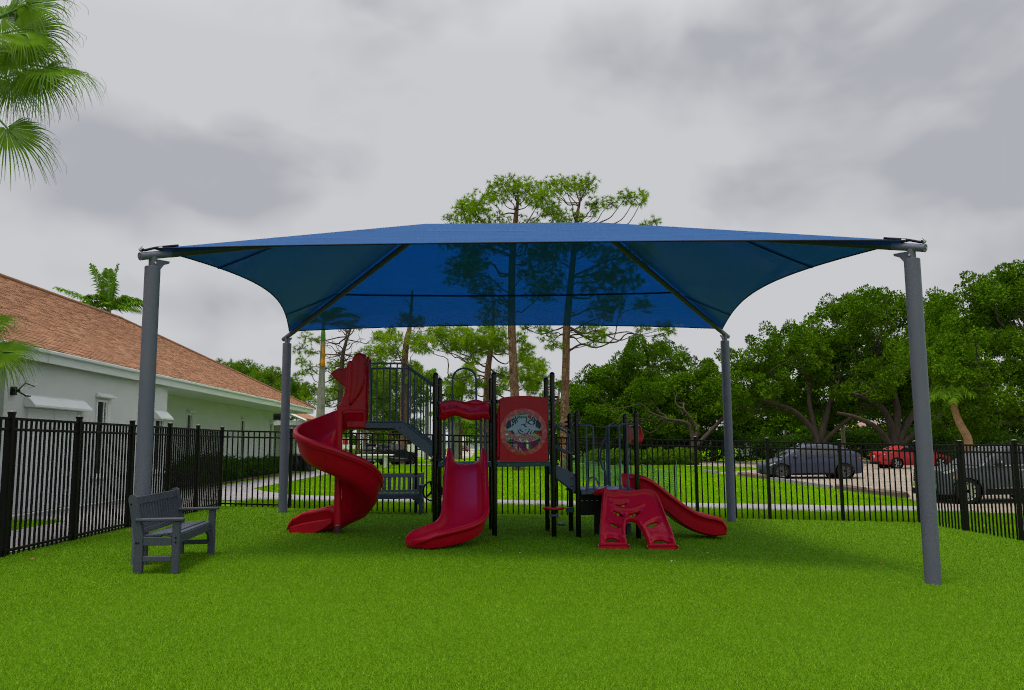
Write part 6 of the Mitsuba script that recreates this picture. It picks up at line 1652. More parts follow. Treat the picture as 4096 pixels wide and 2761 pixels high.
for i, (x, y, zt, lab) in enumerate([(-6.1, 95, 7.4, 'tall far feathery palm behind the stair railing'), (-2.75, 95, 4.3, 'short far palm beside the start of the road'), (-5.1, 112, 5.6, 'first pale palm trunk in the row along the road'), (-4.3, 118, 5.4, 'second pale palm trunk in the row along the road'), (-3.6, 112, 5.2, 'third pale palm trunk in the row along the road')]):
    feather_palm(lab, (x, y, -0.1), (x + 0.05, y, zt), [0.26, 0.24, 0.20], [(a, e, 2.6, s) for a, e, s in ((0.2, 0.5, 0.4), (1.4, 0.8, 0.4), (2.6, 0.6, 0.45), (3.5, 0.35, 0.4), (-0.7, 0.3, 0.4), (-1.7, 0.8, 0.5), (-2.4, 0.5, 0.5), (0.8, 1.2, 0.25), (2.9, 1.1, 0.3))], 80 + i, i == 0, leaf=0.75, w=0.09, nl=26)
# leaning palm on the right
lp_ = thing('leaning_palm', 'palm with a curved leaning tan trunk in front of the right oaks', 'palm tree')
part(lp_, 'trunk', tube(smooth_path([(27.0, 45, -0.1), (26.76, 45, 1.2), (26.7, 45, 1.8), (26.3, 45, 2.65), (26.08, 45, 3.6), (26.2, 45, 4.7)], 5), np.linspace(0.25, 0.15, 26), 12), 'm_leaning_trunk', True)
_r = np.random.default_rng(85)
for (a, e, L, sg) in ((3.1, 0.1, 1.4, 0.7), (2.5, 0.4, 1.4, 0.8), (3.6, 0.3, 1.3, 0.9), (0.2, 0.3, 1.2, 0.8), (1.2, 0.7, 1.4, 0.6), (-1.2, 0.3, 1.2, 0.9), (-2.2, 0.1, 1.3, 0.9)):
    m, st_ = feather(V(26.2, 45, 4.7), V(math.cos(a) * math.cos(e), math.sin(a) * math.cos(e), math.sin(e)), L, _r, 26, sg, 0.6, 0.05)
    f = part(lp_, 'frond', m, 'm_palm_leaf'); part(f, 'midrib', st_, 'm_crownshaft', True)
# ------------------------------------------------------------------ cars
mat('m_tyre', (0.012, 0.012, 0.012), 0.8, 0.2)
mat('m_arch', (0.006, 0.006, 0.006), 0.8, 0.2)
mat('m_car_glass', (0.006, 0.010, 0.014), 0.03, 0.85)
mat('m_chrome', (0.70, 0.70, 0.71), 0.12, 0.5, metallic=1.0)
mat('m_rim_silver', (0.50, 0.50, 0.51), 0.25, 0.5, metallic=0.9)
mat('m_rim_dark', (0.10, 0.105, 0.115), 0.3, 0.5, metallic=0.8)
mat('m_tail_red', (0.40, 0.01, 0.012), 0.12, 0.6)
mat('m_lamp_clear', (0.55, 0.58, 0.60), 0.08, 0.7)
mat('m_amber', (0.60, 0.20, 0.01), 0.2, 0.5)
mat('m_plate_pale', (0.62, 0.66, 0.66), 0.5, 0.4)
mat('m_plate_green', (0.08, 0.26, 0.14), 0.5, 0.4)
for n_, c_ in (('m_paint_blue', (0.030, 0.041, 0.088)), ('m_paint_grey', (0.070, 0.084, 0.108)), ('m_paint_black', (0.005, 0.009, 0.010)), ('m_paint_red', (0.42, 0.012, 0.020)), ('m_paint_far', (0.012, 0.012, 0.014))):
    mat(n_, c_, 0.35, 0.3, clearcoat=1.0, clearcoat_gloss=0.95, metallic=0.25 if 'red' not in n_ and 'black' not in n_ else 0.0)


def car(label, M, paint, L, W, lower, roof, axles, R, belt, win, spokes=10, rim='m_rim_silver', rim_r=0.66, extras=None):
    """A car along local x (front at x=0, tail at x=L), z up, centred on y=0; M places it.
    lower: side profile of the body below the windows; roof: outline of the cabin; win: side window outlines."""
    k = thing('parked_car' if 'driving' not in label else 'driving_car', label, 'car')
    h = W / 2
    belt_at = lambda x: np.interp(x, belt[0], belt[1])
    ztop = max(z for _, z in roof)

    def shape(v, out=0.0):
        """Local (x, y in -1..1 of the half width, z) to the curved body."""
        x, y, z = v[:, 0], v[:, 1], v[:, 2]
        e = np.clip(np.abs(x / L - 0.5) * 2, 0, 1)
        pl = 1 - 0.16 * e ** 5 - 0.03 * e ** 2
        lowk = 1 - 0.05 * np.clip((0.62 * belt_at(x) - z) / 0.5, -0.6, 1) ** 2
        b = belt_at(x)
        up = np.clip((z - b) / (ztop - b + 1e-6), 0, 1.1)
        tum = 1 - 0.27 * up ** 1.25
        yy = y * (h * pl * lowk * tum + out)
        # plan-view bow of nose and tail
        xx = x + np.where(x < L * 0.5, 1, -1) * 0.22 * (np.abs(y)) ** 3 * e ** 6
        return np.c_[xx, yy, z]

    def slab(poly, y0_, y1_, fine=0.12, layers=1):
        m = fine_prism(poly, 1.0, fine, layers)
        v = np.asarray(m.vertices)
        v = np.c_[v[:, 0], y0_ + (y1_ - y0_) * v[:, 2], v[:, 1]]
        return tm(v, np.asarray(m.faces)[:, ::-1])

    lp = Polygon(smooth_path([(x, z, 0) for x, z in lower] + [(lower[0][0], lower[0][1], 0)], 3)[:, :2]).buffer(0)
    for ax in axles:
        lp = lp.difference(Point(ax, R).buffer(R * 1.16, 24)).difference(sbox(ax - R * 1.16, -1, ax + R * 1.16, R))
    lp = max(getattr(lp, 'geoms', [lp]), key=lambda g: g.area)
    rp_ = Polygon(smooth_path([(x, z, 0) for x, z in roof] + [(roof[0][0], roof[0][1], 0)], 4)[:, :2]).buffer(0)

    def body(poly, crown):
        m = slab(poly, -1, 1, 0.06, 22)
        v = np.asarray(m.vertices)
        v = np.array(v)
        edge = np.clip((np.abs(v[:, 1]) - 0.80) / 0.20, 0, 1)
        top = shapely.distance(poly.exterior, shapely.points(v[:, [0, 2]])) < 0.004
        w = shape(v)
        w[:, 2] -= np.where(top & (v[:, 2] > poly.centroid.y), crown * np.abs(v[:, 1]) ** 4, 0)
        return moved(tm(w, m.faces), M)
    part(k, 'body', body(lp, 0.045), paint, 45)
    part(k, 'cabin', body(rp_, 0.05), paint, 45)
    P = lambda m, out=0.006: moved(warp(m, lambda v: shape(v, out)), M)
    sides = (-1, 1)
    for s in sides:
        for nm, pts in win:
            g = Polygon(pts)
            m = slab(g, 0.995, 1.0, 0.12) if s > 0 else slab(g, -1.0, -0.995, 0.12)
            part(k, nm, P(m, 0.012), 'm_car_glass')
        for ax in axles:
            c = V(ax, s * (h * 0.965), R)
            n = V(0, s, 0)
            prof = [(R * 0.62, -0.20), (R * 0.93, -0.20), (R, -0.16), (R, -0.05), (R * 0.94, 0.0), (R * rim_r * 1.03, 0.004), (R * rim_r, -0.02)]
            Mw = tr(*c) @ rotx(-s * PI / 2)
            wk = part(k, 'wheel', moved(moved(lathe(prof, 32), Mw), M), 'm_tyre', 40)
            spk = [lathe([(R * rim_r, -0.022), (R * rim_r * 0.985, 0.0), (R * rim_r * 0.93, -0.01), (R * rim_r * 0.91, -0.05)], 32), lathe([(0.0, -0.012), (R * 0.13, -0.014), (R * 0.16, -0.04)], 16)]
            for q in range(spokes):
                a = q * 2 * PI / spokes
                t0, t1 = 0.035 * R / 0.36, 0.055 * R / 0.36
                sp_ = prism(Polygon([(R * 0.10, -t0), (R * rim_r * 0.96, -t1), (R * rim_r * 0.96, t1), (R * 0.10, t0)]), 0.02)
                spk.append(moved(moved(sp_, tr(0, 0, -0.035)), rotz(a)))
            part(wk, 'rim', moved(moved(cat(spk), Mw), M), rim, 40)
            part(wk, 'brake_disc', moved(moved(lathe([(0.0, -0.10), (R * rim_r * 0.86, -0.10)], 24), Mw), M), 'm_arch')
            part(k, 'wheel_arch', moved(moved(lathe([(R * 1.13, -0.30), (R * 1.13, -0.015), (R * 1.19, -0.008), (R * 1.19, -0.02)], 32), Mw), M), 'm_arch', 40)
    ctx = dict(k=k, M=M, P=P, slab=slab, shape=shape, h=h, L=L, belt_at=belt_at, paint=paint)

    def panel_between(p, q, w0, w1, nm, m_, off=0.006):
        """A sheet across the car between two (x, z) points of the profile: windscreen, rear window, lamps, grille."""
        p, q = V(*p), V(*q)
        n_ = V(-(q - p)[1], (q - p)[0]); n_ /= np.linalg.norm(n_)
        if n_[1] < 0 and abs(n_[1]) > abs(n_[0]) or (abs(n_[0]) >= abs(n_[1]) and ((p[0] < L / 2) == (n_[0] > 0))):
            n_ = -n_
        us = np.linspace(-1, 1, 13); ts = np.linspace(0, 1, 6)
        pts = np.zeros((13, 6, 3))
        for i, u in enumerate(us):
            for j, t in enumerate(ts):
                c = p + (q - p) * t + n_ * off
                w = w0 + (w1 - w0) * t
                pts[i, j] = (c[0], u * w, c[1])
        v = pts.reshape(-1, 3)
        e = np.clip(np.abs(v[:, 0] / L - 0.5) * 2, 0, 1)
        yn = np.abs(v[:, 1]) / h
        v[:, 0] += np.where(v[:, 0] < L * 0.5, 1, -1) * 0.22 * yn ** 3 * e ** 6
        v[:, 2] -= 0.05 * yn ** 4
        gm = grid_mesh(pts)
        gm.vertices = v
        part(k, nm, moved(gm, M), m_ + '_sheet' if (m_ + '_sheet') in scene else m_)
    ctx['across'] = panel_between
    if extras:
        extras(ctx)
    return k


for n_ in ('m_car_glass', 'm_chrome', 'm_tail_red', 'm_lamp_clear', 'm_plate_pale', 'm_plate_green', 'm_arch', 'm_black_plastic'):
    scene[n_ + '_sheet'] = {'type': 'twosided', 'bsdf': dict(scene[n_])}


def side_part(c, nm, pts, m_, out=0.010, sides=(-1, 1), th=0.006):
    for s in sides:
        m = c['slab'](Polygon(pts), 1 - th, 1.0, 0.15) if s > 0 else c['slab'](Polygon(pts), -1.0, -1 + th, 0.15)
        part(c['k'], nm, c['P'](m, out), m_)


def mirror(c, x, z, s_list=(-1, 1)):
    for s in s_list:
        m = trimesh.creation.icosphere(subdivisions=2, radius=1.0)
        m = moved(tm(m.vertices, m.faces), np.diag([0.09, 0.12, 0.085, 1]))
        k = part(c['k'], 'mirror', moved(moved(m, tr(x, s * (c['h'] + 0.06), z)), c['M']), c['paint'], True)
        part(k, 'mirror_arm', moved(tube([(x - 0.02, s * (c['h'] - 0.10), z - 0.07), (x, s * (c['h'] + 0.04), z - 0.04)], 0.025, 6), c['M']), 'm_black_plastic')


def hatch_extras(c):
    c['across']((0.98, 0.985), (1.86, 1.515), 0.66, 0.54, 'windscreen', 'm_car_glass', 0.034)
    c['across']((4.42, 1.10), (3.30, 1.56), 0.62, 0.55, 'rear_window', 'm_car_glass', 0.034)
    side_part(c, 'headlamp', [(0.20, 0.64), (0.52, 0.75), (0.62, 0.74), (0.45, 0.66), (0.24, 0.60)], 'm_lamp_clear', 0.012)
    side_part(c, 'marker_lamp', [(0.50, 0.47), (0.60, 0.48), (0.60, 0.505), (0.50, 0.50)], 'm_amber', 0.012)
    side_part(c, 'tail_lamp', [(4.45, 0.96), (4.66, 1.00), (4.70, 0.93), (4.58, 0.90)], 'm_tail_red', 0.014)
    side_part(c, 'door_handle', [(2.02, 0.93), (2.22, 0.94), (2.22, 0.965), (2.02, 0.955)], 'm_arch', 0.010)
    side_part(c, 'door_handle', [(3.02, 0.95), (3.22, 0.96), (3.22, 0.985), (3.02, 0.975)], 'm_arch', 0.010)
    side_part(c, 'sill_trim', [(1.32, 0.20), (3.30, 0.20), (3.30, 0.29), (1.32, 0.27)], 'm_arch', 0.008)
    side_part(c, 'door_gap', [(2.38, 0.32), (2.392, 0.32), (2.392, 1.06), (2.38, 1.06)], 'm_arch', 0.003)
    side_part(c, 'door_gap', [(1.30, 0.36), (1.312, 0.36), (1.40, 0.98), (1.388, 0.98)], 'm_arch', 0.003)
    c['across']((0.015, 0.30), (0.02, 0.44), 0.60, 0.64, 'lower_grille', 'm_arch', 0.012)
    mirror(c, 1.52, 1.02)
    for y in (-0.48, 0.48):
        part(c['k'], 'roof_rail_foot', moved(tube(smooth_path([(1.98, y, 1.57), (2.1, y, 1.635), (2.45, y, 1.66), (2.62, y, 1.635)], 4), 0.022, 6), c['M']), 'm_chrome', True)
        part(c['k'], 'roof_rail_foot', moved(bx(3.12, 3.50, y - 0.03, y + 0.03, 1.58, 1.635, 0.015), c['M']), 'm_chrome')
    part(c['k'], 'tail_spoiler', moved(bx(4.52, 4.66, -0.62, 0.62, 1.135, 1.155, 0.006), c['M']), 'm_black_plastic')


HATCH_L = [(0.0, 0.30), (0.02, 0.60), (0.16, 0.72), (0.55, 0.87), (1.05, 0.98), (1.7, 1.04), (2.8, 1.08), (3.8, 1.12), (4.45, 1.13), (4.66, 1.08), (4.70, 0.88), (4.75, 0.62), (4.70, 0.36), (4.4, 0.24), (2.4, 0.19), (0.5, 0.20), (0.1, 0.22)]
HATCH_R = [(0.95, 0.95), (1.35, 1.25), (1.80, 1.50), (2.25, 1.595), (2.75, 1.62), (3.3, 1.575), (3.9, 1.41), (4.45, 1.15), (4.40, 1.05), (2.5, 1.0)]
HATCH_W = [('window', [(1.40, 1.06), (1.62, 1.24), (1.92, 1.42), (2.36, 1.53), (2.40, 1.09)]), ('window', [(2.44, 1.095), (2.41, 1.535), (2.85, 1.545), (3.35, 1.47), (3.42, 1.14)]), ('window', [(3.46, 1.145), (3.40, 1.455), (3.80, 1.31), (3.98, 1.20), (3.80, 1.155)])]
_a = math.atan2(37.92 - 38.24, 16.72 - 13.93)
car('blue grey hatchback parked facing left on the lot behind the fence', tr(13.08, 38.24 + 0.93 + 0.10, -0.088) @ rotz(_a), 'm_paint_blue', 4.75, 1.92, HATCH_L, HATCH_R, (0.88, 3.72), 0.365, ([0, 0.9, 1.5, 4.7], [0.85, 0.97, 1.04, 1.13]), HATCH_W, 10, 'm_rim_dark', 0.72, hatch_extras)


def suv_extras(c):
    c['across']((1.42, 1.16), (2.18, 1.70), 0.72, 0.60, 'windscreen', 'm_car_glass', 0.034)
    c['across']((0.0, 0.66), (0.06, 1.02), 0.52, 0.56, 'grille', 'm_arch', 0.020)
    for z in (0.72, 0.79, 0.86, 0.93, 1.0):
        c['across']((0.0, z), (0.004, z + 0.014), 0.50, 0.51, 'grille_bar', 'm_chrome', 0.032)
    c['across']((0.0, 1.03), (0.03, 1.075), 0.60, 0.60, 'grille_top_bar', 'm_chrome', 0.03)
    em = lathe([(0.0, 0.0), (0.075, 0.0), (0.085, 0.012), (0.075, 0.02)], 20)
    e = part(c['k'], 'emblem', moved(moved(em, tr(-0.04, 0, 0.87) @ roty(-PI / 2)), c['M']), 'm_chrome', 40)
    part(e, 'emblem_bar', moved(bx(-0.066, -0.060, -0.012, 0.012, 0.80, 0.94), c['M']), 'm_label_yellow')
    c['across']((0.0, 0.50), (0.0, 0.62), 0.74, 0.76, 'bumper_strip', 'm_chrome', 0.03)
    c['across']((0.03, 0.26), (0.0, 0.46), 0.70, 0.72, 'lower_grille', 'm_arch', 0.02)
    side_part(c, 'headlamp', [(0.10, 0.98), (0.55, 1.08), (0.62, 1.04), (0.40, 0.96), (0.12, 0.90)], 'm_lamp_clear', 0.012)
    side_part(c, 'marker_lamp', [(0.42, 0.78), (0.54, 0.90), (0.57, 0.90), (0.48, 0.76)], 'm_amber', 0.014)
    side_part(c, 'arch_trim', [(1.5, 0.30), (3.5, 0.30), (3.5, 0.48), (1.5, 0.46)], 'm_arch', 0.012)
    side_part(c, 'chrome_strip', [(1.7, 0.475), (3.4, 0.49), (3.4, 0.505), (1.7, 0.49)], 'm_chrome', 0.014)
    side_part(c, 'belt_strip', [(1.72, 1.158), (4.5, 1.20), (4.5, 1.222), (1.72, 1.178)], 'm_chrome', 0.012)
    side_part(c, 'door_handle', [(2.55, 1.02), (2.80, 1.02), (2.80, 1.055), (2.55, 1.055)], 'm_chrome', 0.022)
    side_part(c, 'door_handle', [(3.55, 1.03), (3.80, 1.03), (3.80, 1.065), (3.55, 1.065)], 'm_chrome', 0.022)
    side_part(c, 'door_gap', [(2.93, 0.5), (2.945, 0.5), (2.945, 1.17), (2.93, 1.17)], 'm_arch', 0.003)
    side_part(c, 'door_gap', [(1.72, 0.5), (1.735, 0.5), (1.735, 1.15), (1.72, 1.15)], 'm_arch', 0.003)
    mirror(c, 1.98, 1.24)
    for y in (-0.60, 0.60):
        part(c['k'], 'roof_rail', moved(tube(bend([(2.3, y, 1.73), (2.4, y, 1.80), (4.5, y, 1.80), (4.6, y, 1.74)], 0.06), 0.02, 6), c['M']), 'm_chrome', True)


SUV_L = [(0.0, 0.36), (0.0, 0.98), (0.10, 1.07), (0.6, 1.12), (1.4, 1.16), (2.4, 1.19), (4.6, 1.24), (4.86, 1.22), (4.95, 0.9), (4.95, 0.5), (4.85, 0.32), (2.5, 0.28), (0.6, 0.28), (0.15, 0.28)]
SUV_R = [(1.35, 1.12), (1.75, 1.42), (2.2, 1.71), (2.6, 1.775), (3.4, 1.79), (4.4, 1.76), (4.75, 1.60), (4.9, 1.2), (3, 1.1)]
SUV_W = [('window', [(1.80, 1.19), (2.02, 1.40), (2.36, 1.64), (2.90, 1.70), (2.92, 1.20)]), ('window', [(2.99, 1.205), (2.98, 1.70), (3.85, 1.70), (3.95, 1.225)]), ('window', [(4.02, 1.23), (3.95, 1.69), (4.45, 1.64), (4.62, 1.25)])]
car('dark silver grey car with chrome grille parked at the right edge behind the fence', tr(13.98, 26.26, -0.345), 'm_paint_grey', 4.95, 1.95, SUV_L, SUV_R, (0.95, 3.85), 0.395, ([0, 1.3, 5], [1.06, 1.14, 1.22]), SUV_W, 10, 'm_rim_silver', 0.70, suv_extras)


def sedan_extras(c):
    c['across']((3.72, 1.0), (2.92, 1.37), 0.64, 0.52, 'rear_window', 'm_car_glass', 0.034)
    c['across']((1.12, 0.93), (1.92, 1.36), 0.66, 0.54, 'windscreen', 'm_car_glass', 0.034)
    c['across']((4.60, 0.66), (4.58, 0.80), 0.20, 0.20, 'license_plate', 'm_plate_pale', 0.030)
    c['across']((4.60, 0.68), (4.585, 0.78), 0.10, 0.10, 'plate_print', 'm_plate_green', 0.036)
    c['across']((4.60, 0.28), (4.62, 0.42), 0.62, 0.66, 'rear_diffuser', 'm_arch', 0.03)
    side_part(c, 'tail_lamp', [(4.20, 0.80), (4.45, 0.92), (4.60, 0.90), (4.58, 0.80), (4.40, 0.78)], 'm_tail_red', 0.014)
    side_part(c, 'back_up_lamp', [(4.36, 0.86), (4.48, 0.90), (4.50, 0.85), (4.42, 0.83)], 'm_lamp_clear', 0.020)
    c['across']((4.585, 0.82), (4.55, 0.92), 0.66, 0.64, 'tail_lamp_bar', 'm_tail_red', 0.022)
    side_part(c, 'bumper_vent', [(4.22, 0.50), (4.50, 0.50), (4.48, 0.57), (4.25, 0.55)], 'm_arch', 0.014)
    side_part(c, 'chrome_strip', [(1.7, 1.30), (2.4, 1.392), (3.1, 1.36), (3.7, 1.12), (3.68, 1.10), (3.08, 1.335), (2.4, 1.368), (1.7, 1.28)], 'm_chrome', 0.016)
    side_part(c, 'door_gap', [(2.48, 0.4), (2.492, 0.4), (2.50, 0.96), (2.488, 0.96)], 'm_arch', 0.003)
    mirror(c, 1.62, 0.98)


SEDAN_L = [(0.0, 0.32), (0.02, 0.58), (0.3, 0.74), (1.1, 0.90), (1.9, 0.95), (3.2, 0.98), (4.0, 1.02), (4.5, 1.01), (4.58, 0.92), (4.62, 0.6), (4.58, 0.34), (4.2, 0.24), (2.3, 0.20), (0.5, 0.22), (0.1, 0.24)]
SEDAN_R = [(1.05, 0.90), (1.5, 1.17), (1.95, 1.37), (2.4, 1.43), (2.9, 1.40), (3.4, 1.20), (3.9, 1.0), (3.8, 0.93), (2.3, 0.9)]
SEDAN_W = [('window', [(1.45, 0.98), (1.72, 1.17), (2.05, 1.33), (2.46, 1.37), (2.50, 1.0)]), ('window', [(2.54, 1.0), (2.50, 1.37), (2.90, 1.34), (3.25, 1.17), (3.42, 1.03)])]
car('bright red sedan parked with its rear towards the fence on the lot', tr(28.35, 49.95, 0.0) @ rotz(PI), 'm_paint_red', 4.62, 1.80, SEDAN_L, SEDAN_R, (0.92, 3.60), 0.335, ([0, 1.1, 4.6], [0.75, 0.92, 1.02]), SEDAN_W, 5, 'm_rim_silver', 0.74, sedan_extras)


def black_extras(c):
    c['across']((4.96, 1.12), (4.70, 1.62), 0.78, 0.66, 'rear_window', 'm_car_glass', 0.034)
    c['across']((5.0, 0.78), (4.99, 0.90), 0.26, 0.26, 'license_plate', 'm_plate_pale', 0.02)
    c['across']((5.0, 0.93), (4.985, 0.975), 0.86, 0.86, 'tail_lamp_bar', 'm_arch', 0.02)
    side_part(c, 'sill_strip', [(1.5, 0.52), (3.5, 0.62), (3.5, 0.66), (1.5, 0.56)], 'm_chrome', 0.012)
    side_part(c, 'door_gap', [(2.75, 0.5), (2.77, 0.5), (2.77, 1.15), (2.75, 1.15)], 'm_arch', 0.003)
    part(c['k'], 'roof_spoiler', moved(bx(4.62, 4.86, -0.66, 0.66, 1.70, 1.74, 0.015), c['M']), c['paint'])
    part(c['k'], 'roof_fin', moved(bx(4.2, 4.38, -0.02, 0.02, 1.78, 1.86, 0.01), c['M']), 'm_arch')
    mirror(c, 1.75, 1.22)


BLK_L = [(0.0, 0.36), (0.02, 0.95), (0.4, 1.06), (1.3, 1.12), (2.4, 1.15), (4.6, 1.20), (4.95, 1.18), (5.0, 0.9), (4.98, 0.5), (4.9, 0.34), (2.5, 0.30), (0.6, 0.30), (0.1, 0.30)]
BLK_R = [(1.30, 1.08), (1.65, 1.38), (2.1, 1.69), (2.6, 1.78), (3.5, 1.80), (4.4, 1.76), (4.74, 1.66), (4.95, 1.16), (3, 1.08)]
BLK_W = [('window', [(1.72, 1.16), (1.95, 1.38), (2.25, 1.62), (2.72, 1.70), (2.74, 1.18)]), ('window', [(2.80, 1.18), (2.79, 1.70), (3.70, 1.70), (3.78, 1.20)]), ('window', [(3.86, 1.205), (3.78, 1.69), (4.42, 1.64), (4.58, 1.22)])]
_h = math.radians(52)     # pulls away up the drive to the right
car('glossy black car seen from behind on the driveway beyond the bench', tr(-5.6 + 1.0 * math.sin(_h) * -1 + 0.5, 69.0 + 1.9, 0.0) @ rotz(_h + PI), 'm_paint_black', 5.0, 2.0, BLK_L, BLK_R, (0.95, 3.95), 0.39, ([0, 1.3, 5], [1.0, 1.12, 1.2]), BLK_W, 5, 'm_rim_dark', 0.74, black_extras)


def far_extras(c):
    c['across']((4.30, 1.05), (4.0, 1.40), 0.66, 0.56, 'rear_window', 'm_car_glass', 0.034)
    c['across']((4.42, 0.82), (4.38, 0.98), 0.80, 0.80, 'tail_lamp_bar', 'm_tail_red', 0.02)
    c['across']((4.44, 0.55), (4.44, 0.68), 0.25, 0.25, 'license_plate', 'm_plate_pale', 0.02)
    c['across']((4.43, 0.28), (4.45, 0.50), 0.78, 0.80, 'rear_bumper', 'm_arch', 0.02)
    mirror(c, 1.5, 1.05)


FAR_L = [(0.0, 0.34), (0.02, 0.8), (0.9, 0.95), (2.0, 1.02), (4.2, 1.06), (4.42, 1.0), (4.45, 0.6), (4.40, 0.32), (2.2, 0.26), (0.4, 0.27)]
FAR_R = [(1.0, 0.95), (1.8, 1.45), (2.4, 1.60), (3.6, 1.58), (4.05, 1.42), (4.35, 1.05), (2.4, 0.95)]
FAR_W = [('window', [(1.5, 1.04), (1.95, 1.42), (2.6, 1.50), (2.6, 1.05)]), ('window', [(2.66, 1.05), (2.66, 1.5), (3.5, 1.48), (3.75, 1.08)])]
car('small dark car with red tail lights driving away down the straight road in the distance', tr(-3.95, 205.0, 0.0) @ rotz(-PI / 2), 'm_paint_far', 4.45, 1.85, FAR_L, FAR_R, (0.85, 3.55), 0.34, ([0, 1, 4.4], [0.85, 0.97, 1.06]), FAR_W, 6, 'm_rim_silver', 0.7, far_extras)
# ------------------------------------------------------------------ things beyond the fence
mat('m_stone_pale', proc(lambda p, n, uv: mix((0.50, 0.52, 0.50), (0.66, 0.68, 0.66), fbm(p.x * 4, p.y * 4, p.z * 4, 3))), 0.8, 0.3)
tb = thing('stone_table', 'pale stone slab table on the lawn in front of the black car', 'table')
part(tb, 'table_top', bx(-9.0, -5.72, 55.0, 56.4, 0.93, 1.01, 0.02), 'm_stone_pale')
part(tb, 'table_apron', bx(-8.8, -6.35, 55.25, 56.15, 0.76, 0.925, 0.02), 'm_stone_pale')
for x in (-8.6, -6.25):
    part(tb, 'leg', bx(x - 0.11, x + 0.11, 55.15, 55.33, 0.0, 0.93, 0.02), 'm_stone_pale')
    part(tb, 'leg', bx(x - 0.11, x + 0.11, 56.1, 56.28, 0.0, 0.93, 0.02), 'm_stone_pale')
part(tb, 'net_post', bx(-7.42, -7.36, 55.02, 55.06, 1.01, 1.15, 0.01), 'm_trim')

mat('m_sign_red', (0.45, 0.012, 0.016), 0.5, 0.4, two=True)
mat('m_sign_white', (0.75, 0.75, 0.75), 0.5, 0.4, two=True)
sg = thing('stop_sign', 'red octagonal stop sign showing above the black car', 'stop sign')
oc = lambda r: Polygon([(0.82 * r * math.cos(a), 0.82 * r * math.sin(a)) for a in np.arange(8) * PI / 4 + PI / 8])
SX_, SY_, SZ_ = -11.35, 117.5, 2.0
part(sg, 'plate', moved(upright(prism(oc(0.42), 0.01)), tr(SX_, SY_, SZ_)), 'm_sign_red')
part(sg, 'border', moved(upright(prism(oc(0.40).difference(oc(0.375)), 0.004)), tr(SX_, SY_ - 0.012, SZ_)), 'm_sign_white')
_t = meshkit.text_mesh('STOP', 0.20, 0.004, bold=True); _w = _t.bounds[1][0]
part(sg, 'lettering', moved(upright(tm(_t.vertices, _t.faces)), tr(SX_ - _w / 2, SY_ - 0.012, SZ_ - 0.10)), 'm_sign_white')
part(sg, 'post', bx(SX_ - 0.03, SX_ + 0.03, SY_ + 0.002, SY_ + 0.05, -0.1, SZ_ + 0.4, 0.005), 'm_grey_steel')

mat('m_wood_pole', proc(lambda p, n, uv: mix((0.30, 0.28, 0.18), (0.42, 0.40, 0.28), fbm(p.x * 6, p.y * 6, p.z * 0.7, 3))), 0.85, 0.2)
lm = thing('light_mast', 'tall pale mast with floodlight heads behind the maze panel', 'light pole')
part(lm, 'mast', tube([(4.28, 75, -0.1), (4.28, 75, 9.0)], [0.17, 0.12], 12), 'm_wood_pole', True)
part(lm, 'cross_arm', bx(3.75, 4.85, 74.95, 75.05, 9.0, 9.12, 0.02), 'm_black_metal')
for x, a in ((3.8, 0.5), (4.28, 0.2), (4.76, -0.5)):
    h_ = part(lm, 'floodlight', moved(bx(-0.28, 0.28, -0.2, 0.2, -0.10, 0.10, 0.03), tr(x, 74.9, 9.28) @ rotz(a) @ rotx(0.5)), 'm_black_metal')
    part(h_, 'bracket', tube([(x, 75, 9.1), (x, 74.95, 9.25)], 0.04, 6), 'm_black_metal')
    part(h_, 'visor', moved(bx(-0.30, 0.30, -0.34, -0.2, 0.11, 0.13, 0.005), tr(x, 74.9, 9.28) @ rotz(a) @ rotx(0.2)), 'm_black_metal')
thing('utility_pole', 'plain wooden pole standing between the oaks behind the blue grey car', 'pole', mesh=tube([(30.07, 68.4, -0.1), (30.05, 68.4, 3), (30.0, 68.4, 8.5)], [0.17, 0.16, 0.13], 12), bsdf='m_wood_pole', smooth=True)

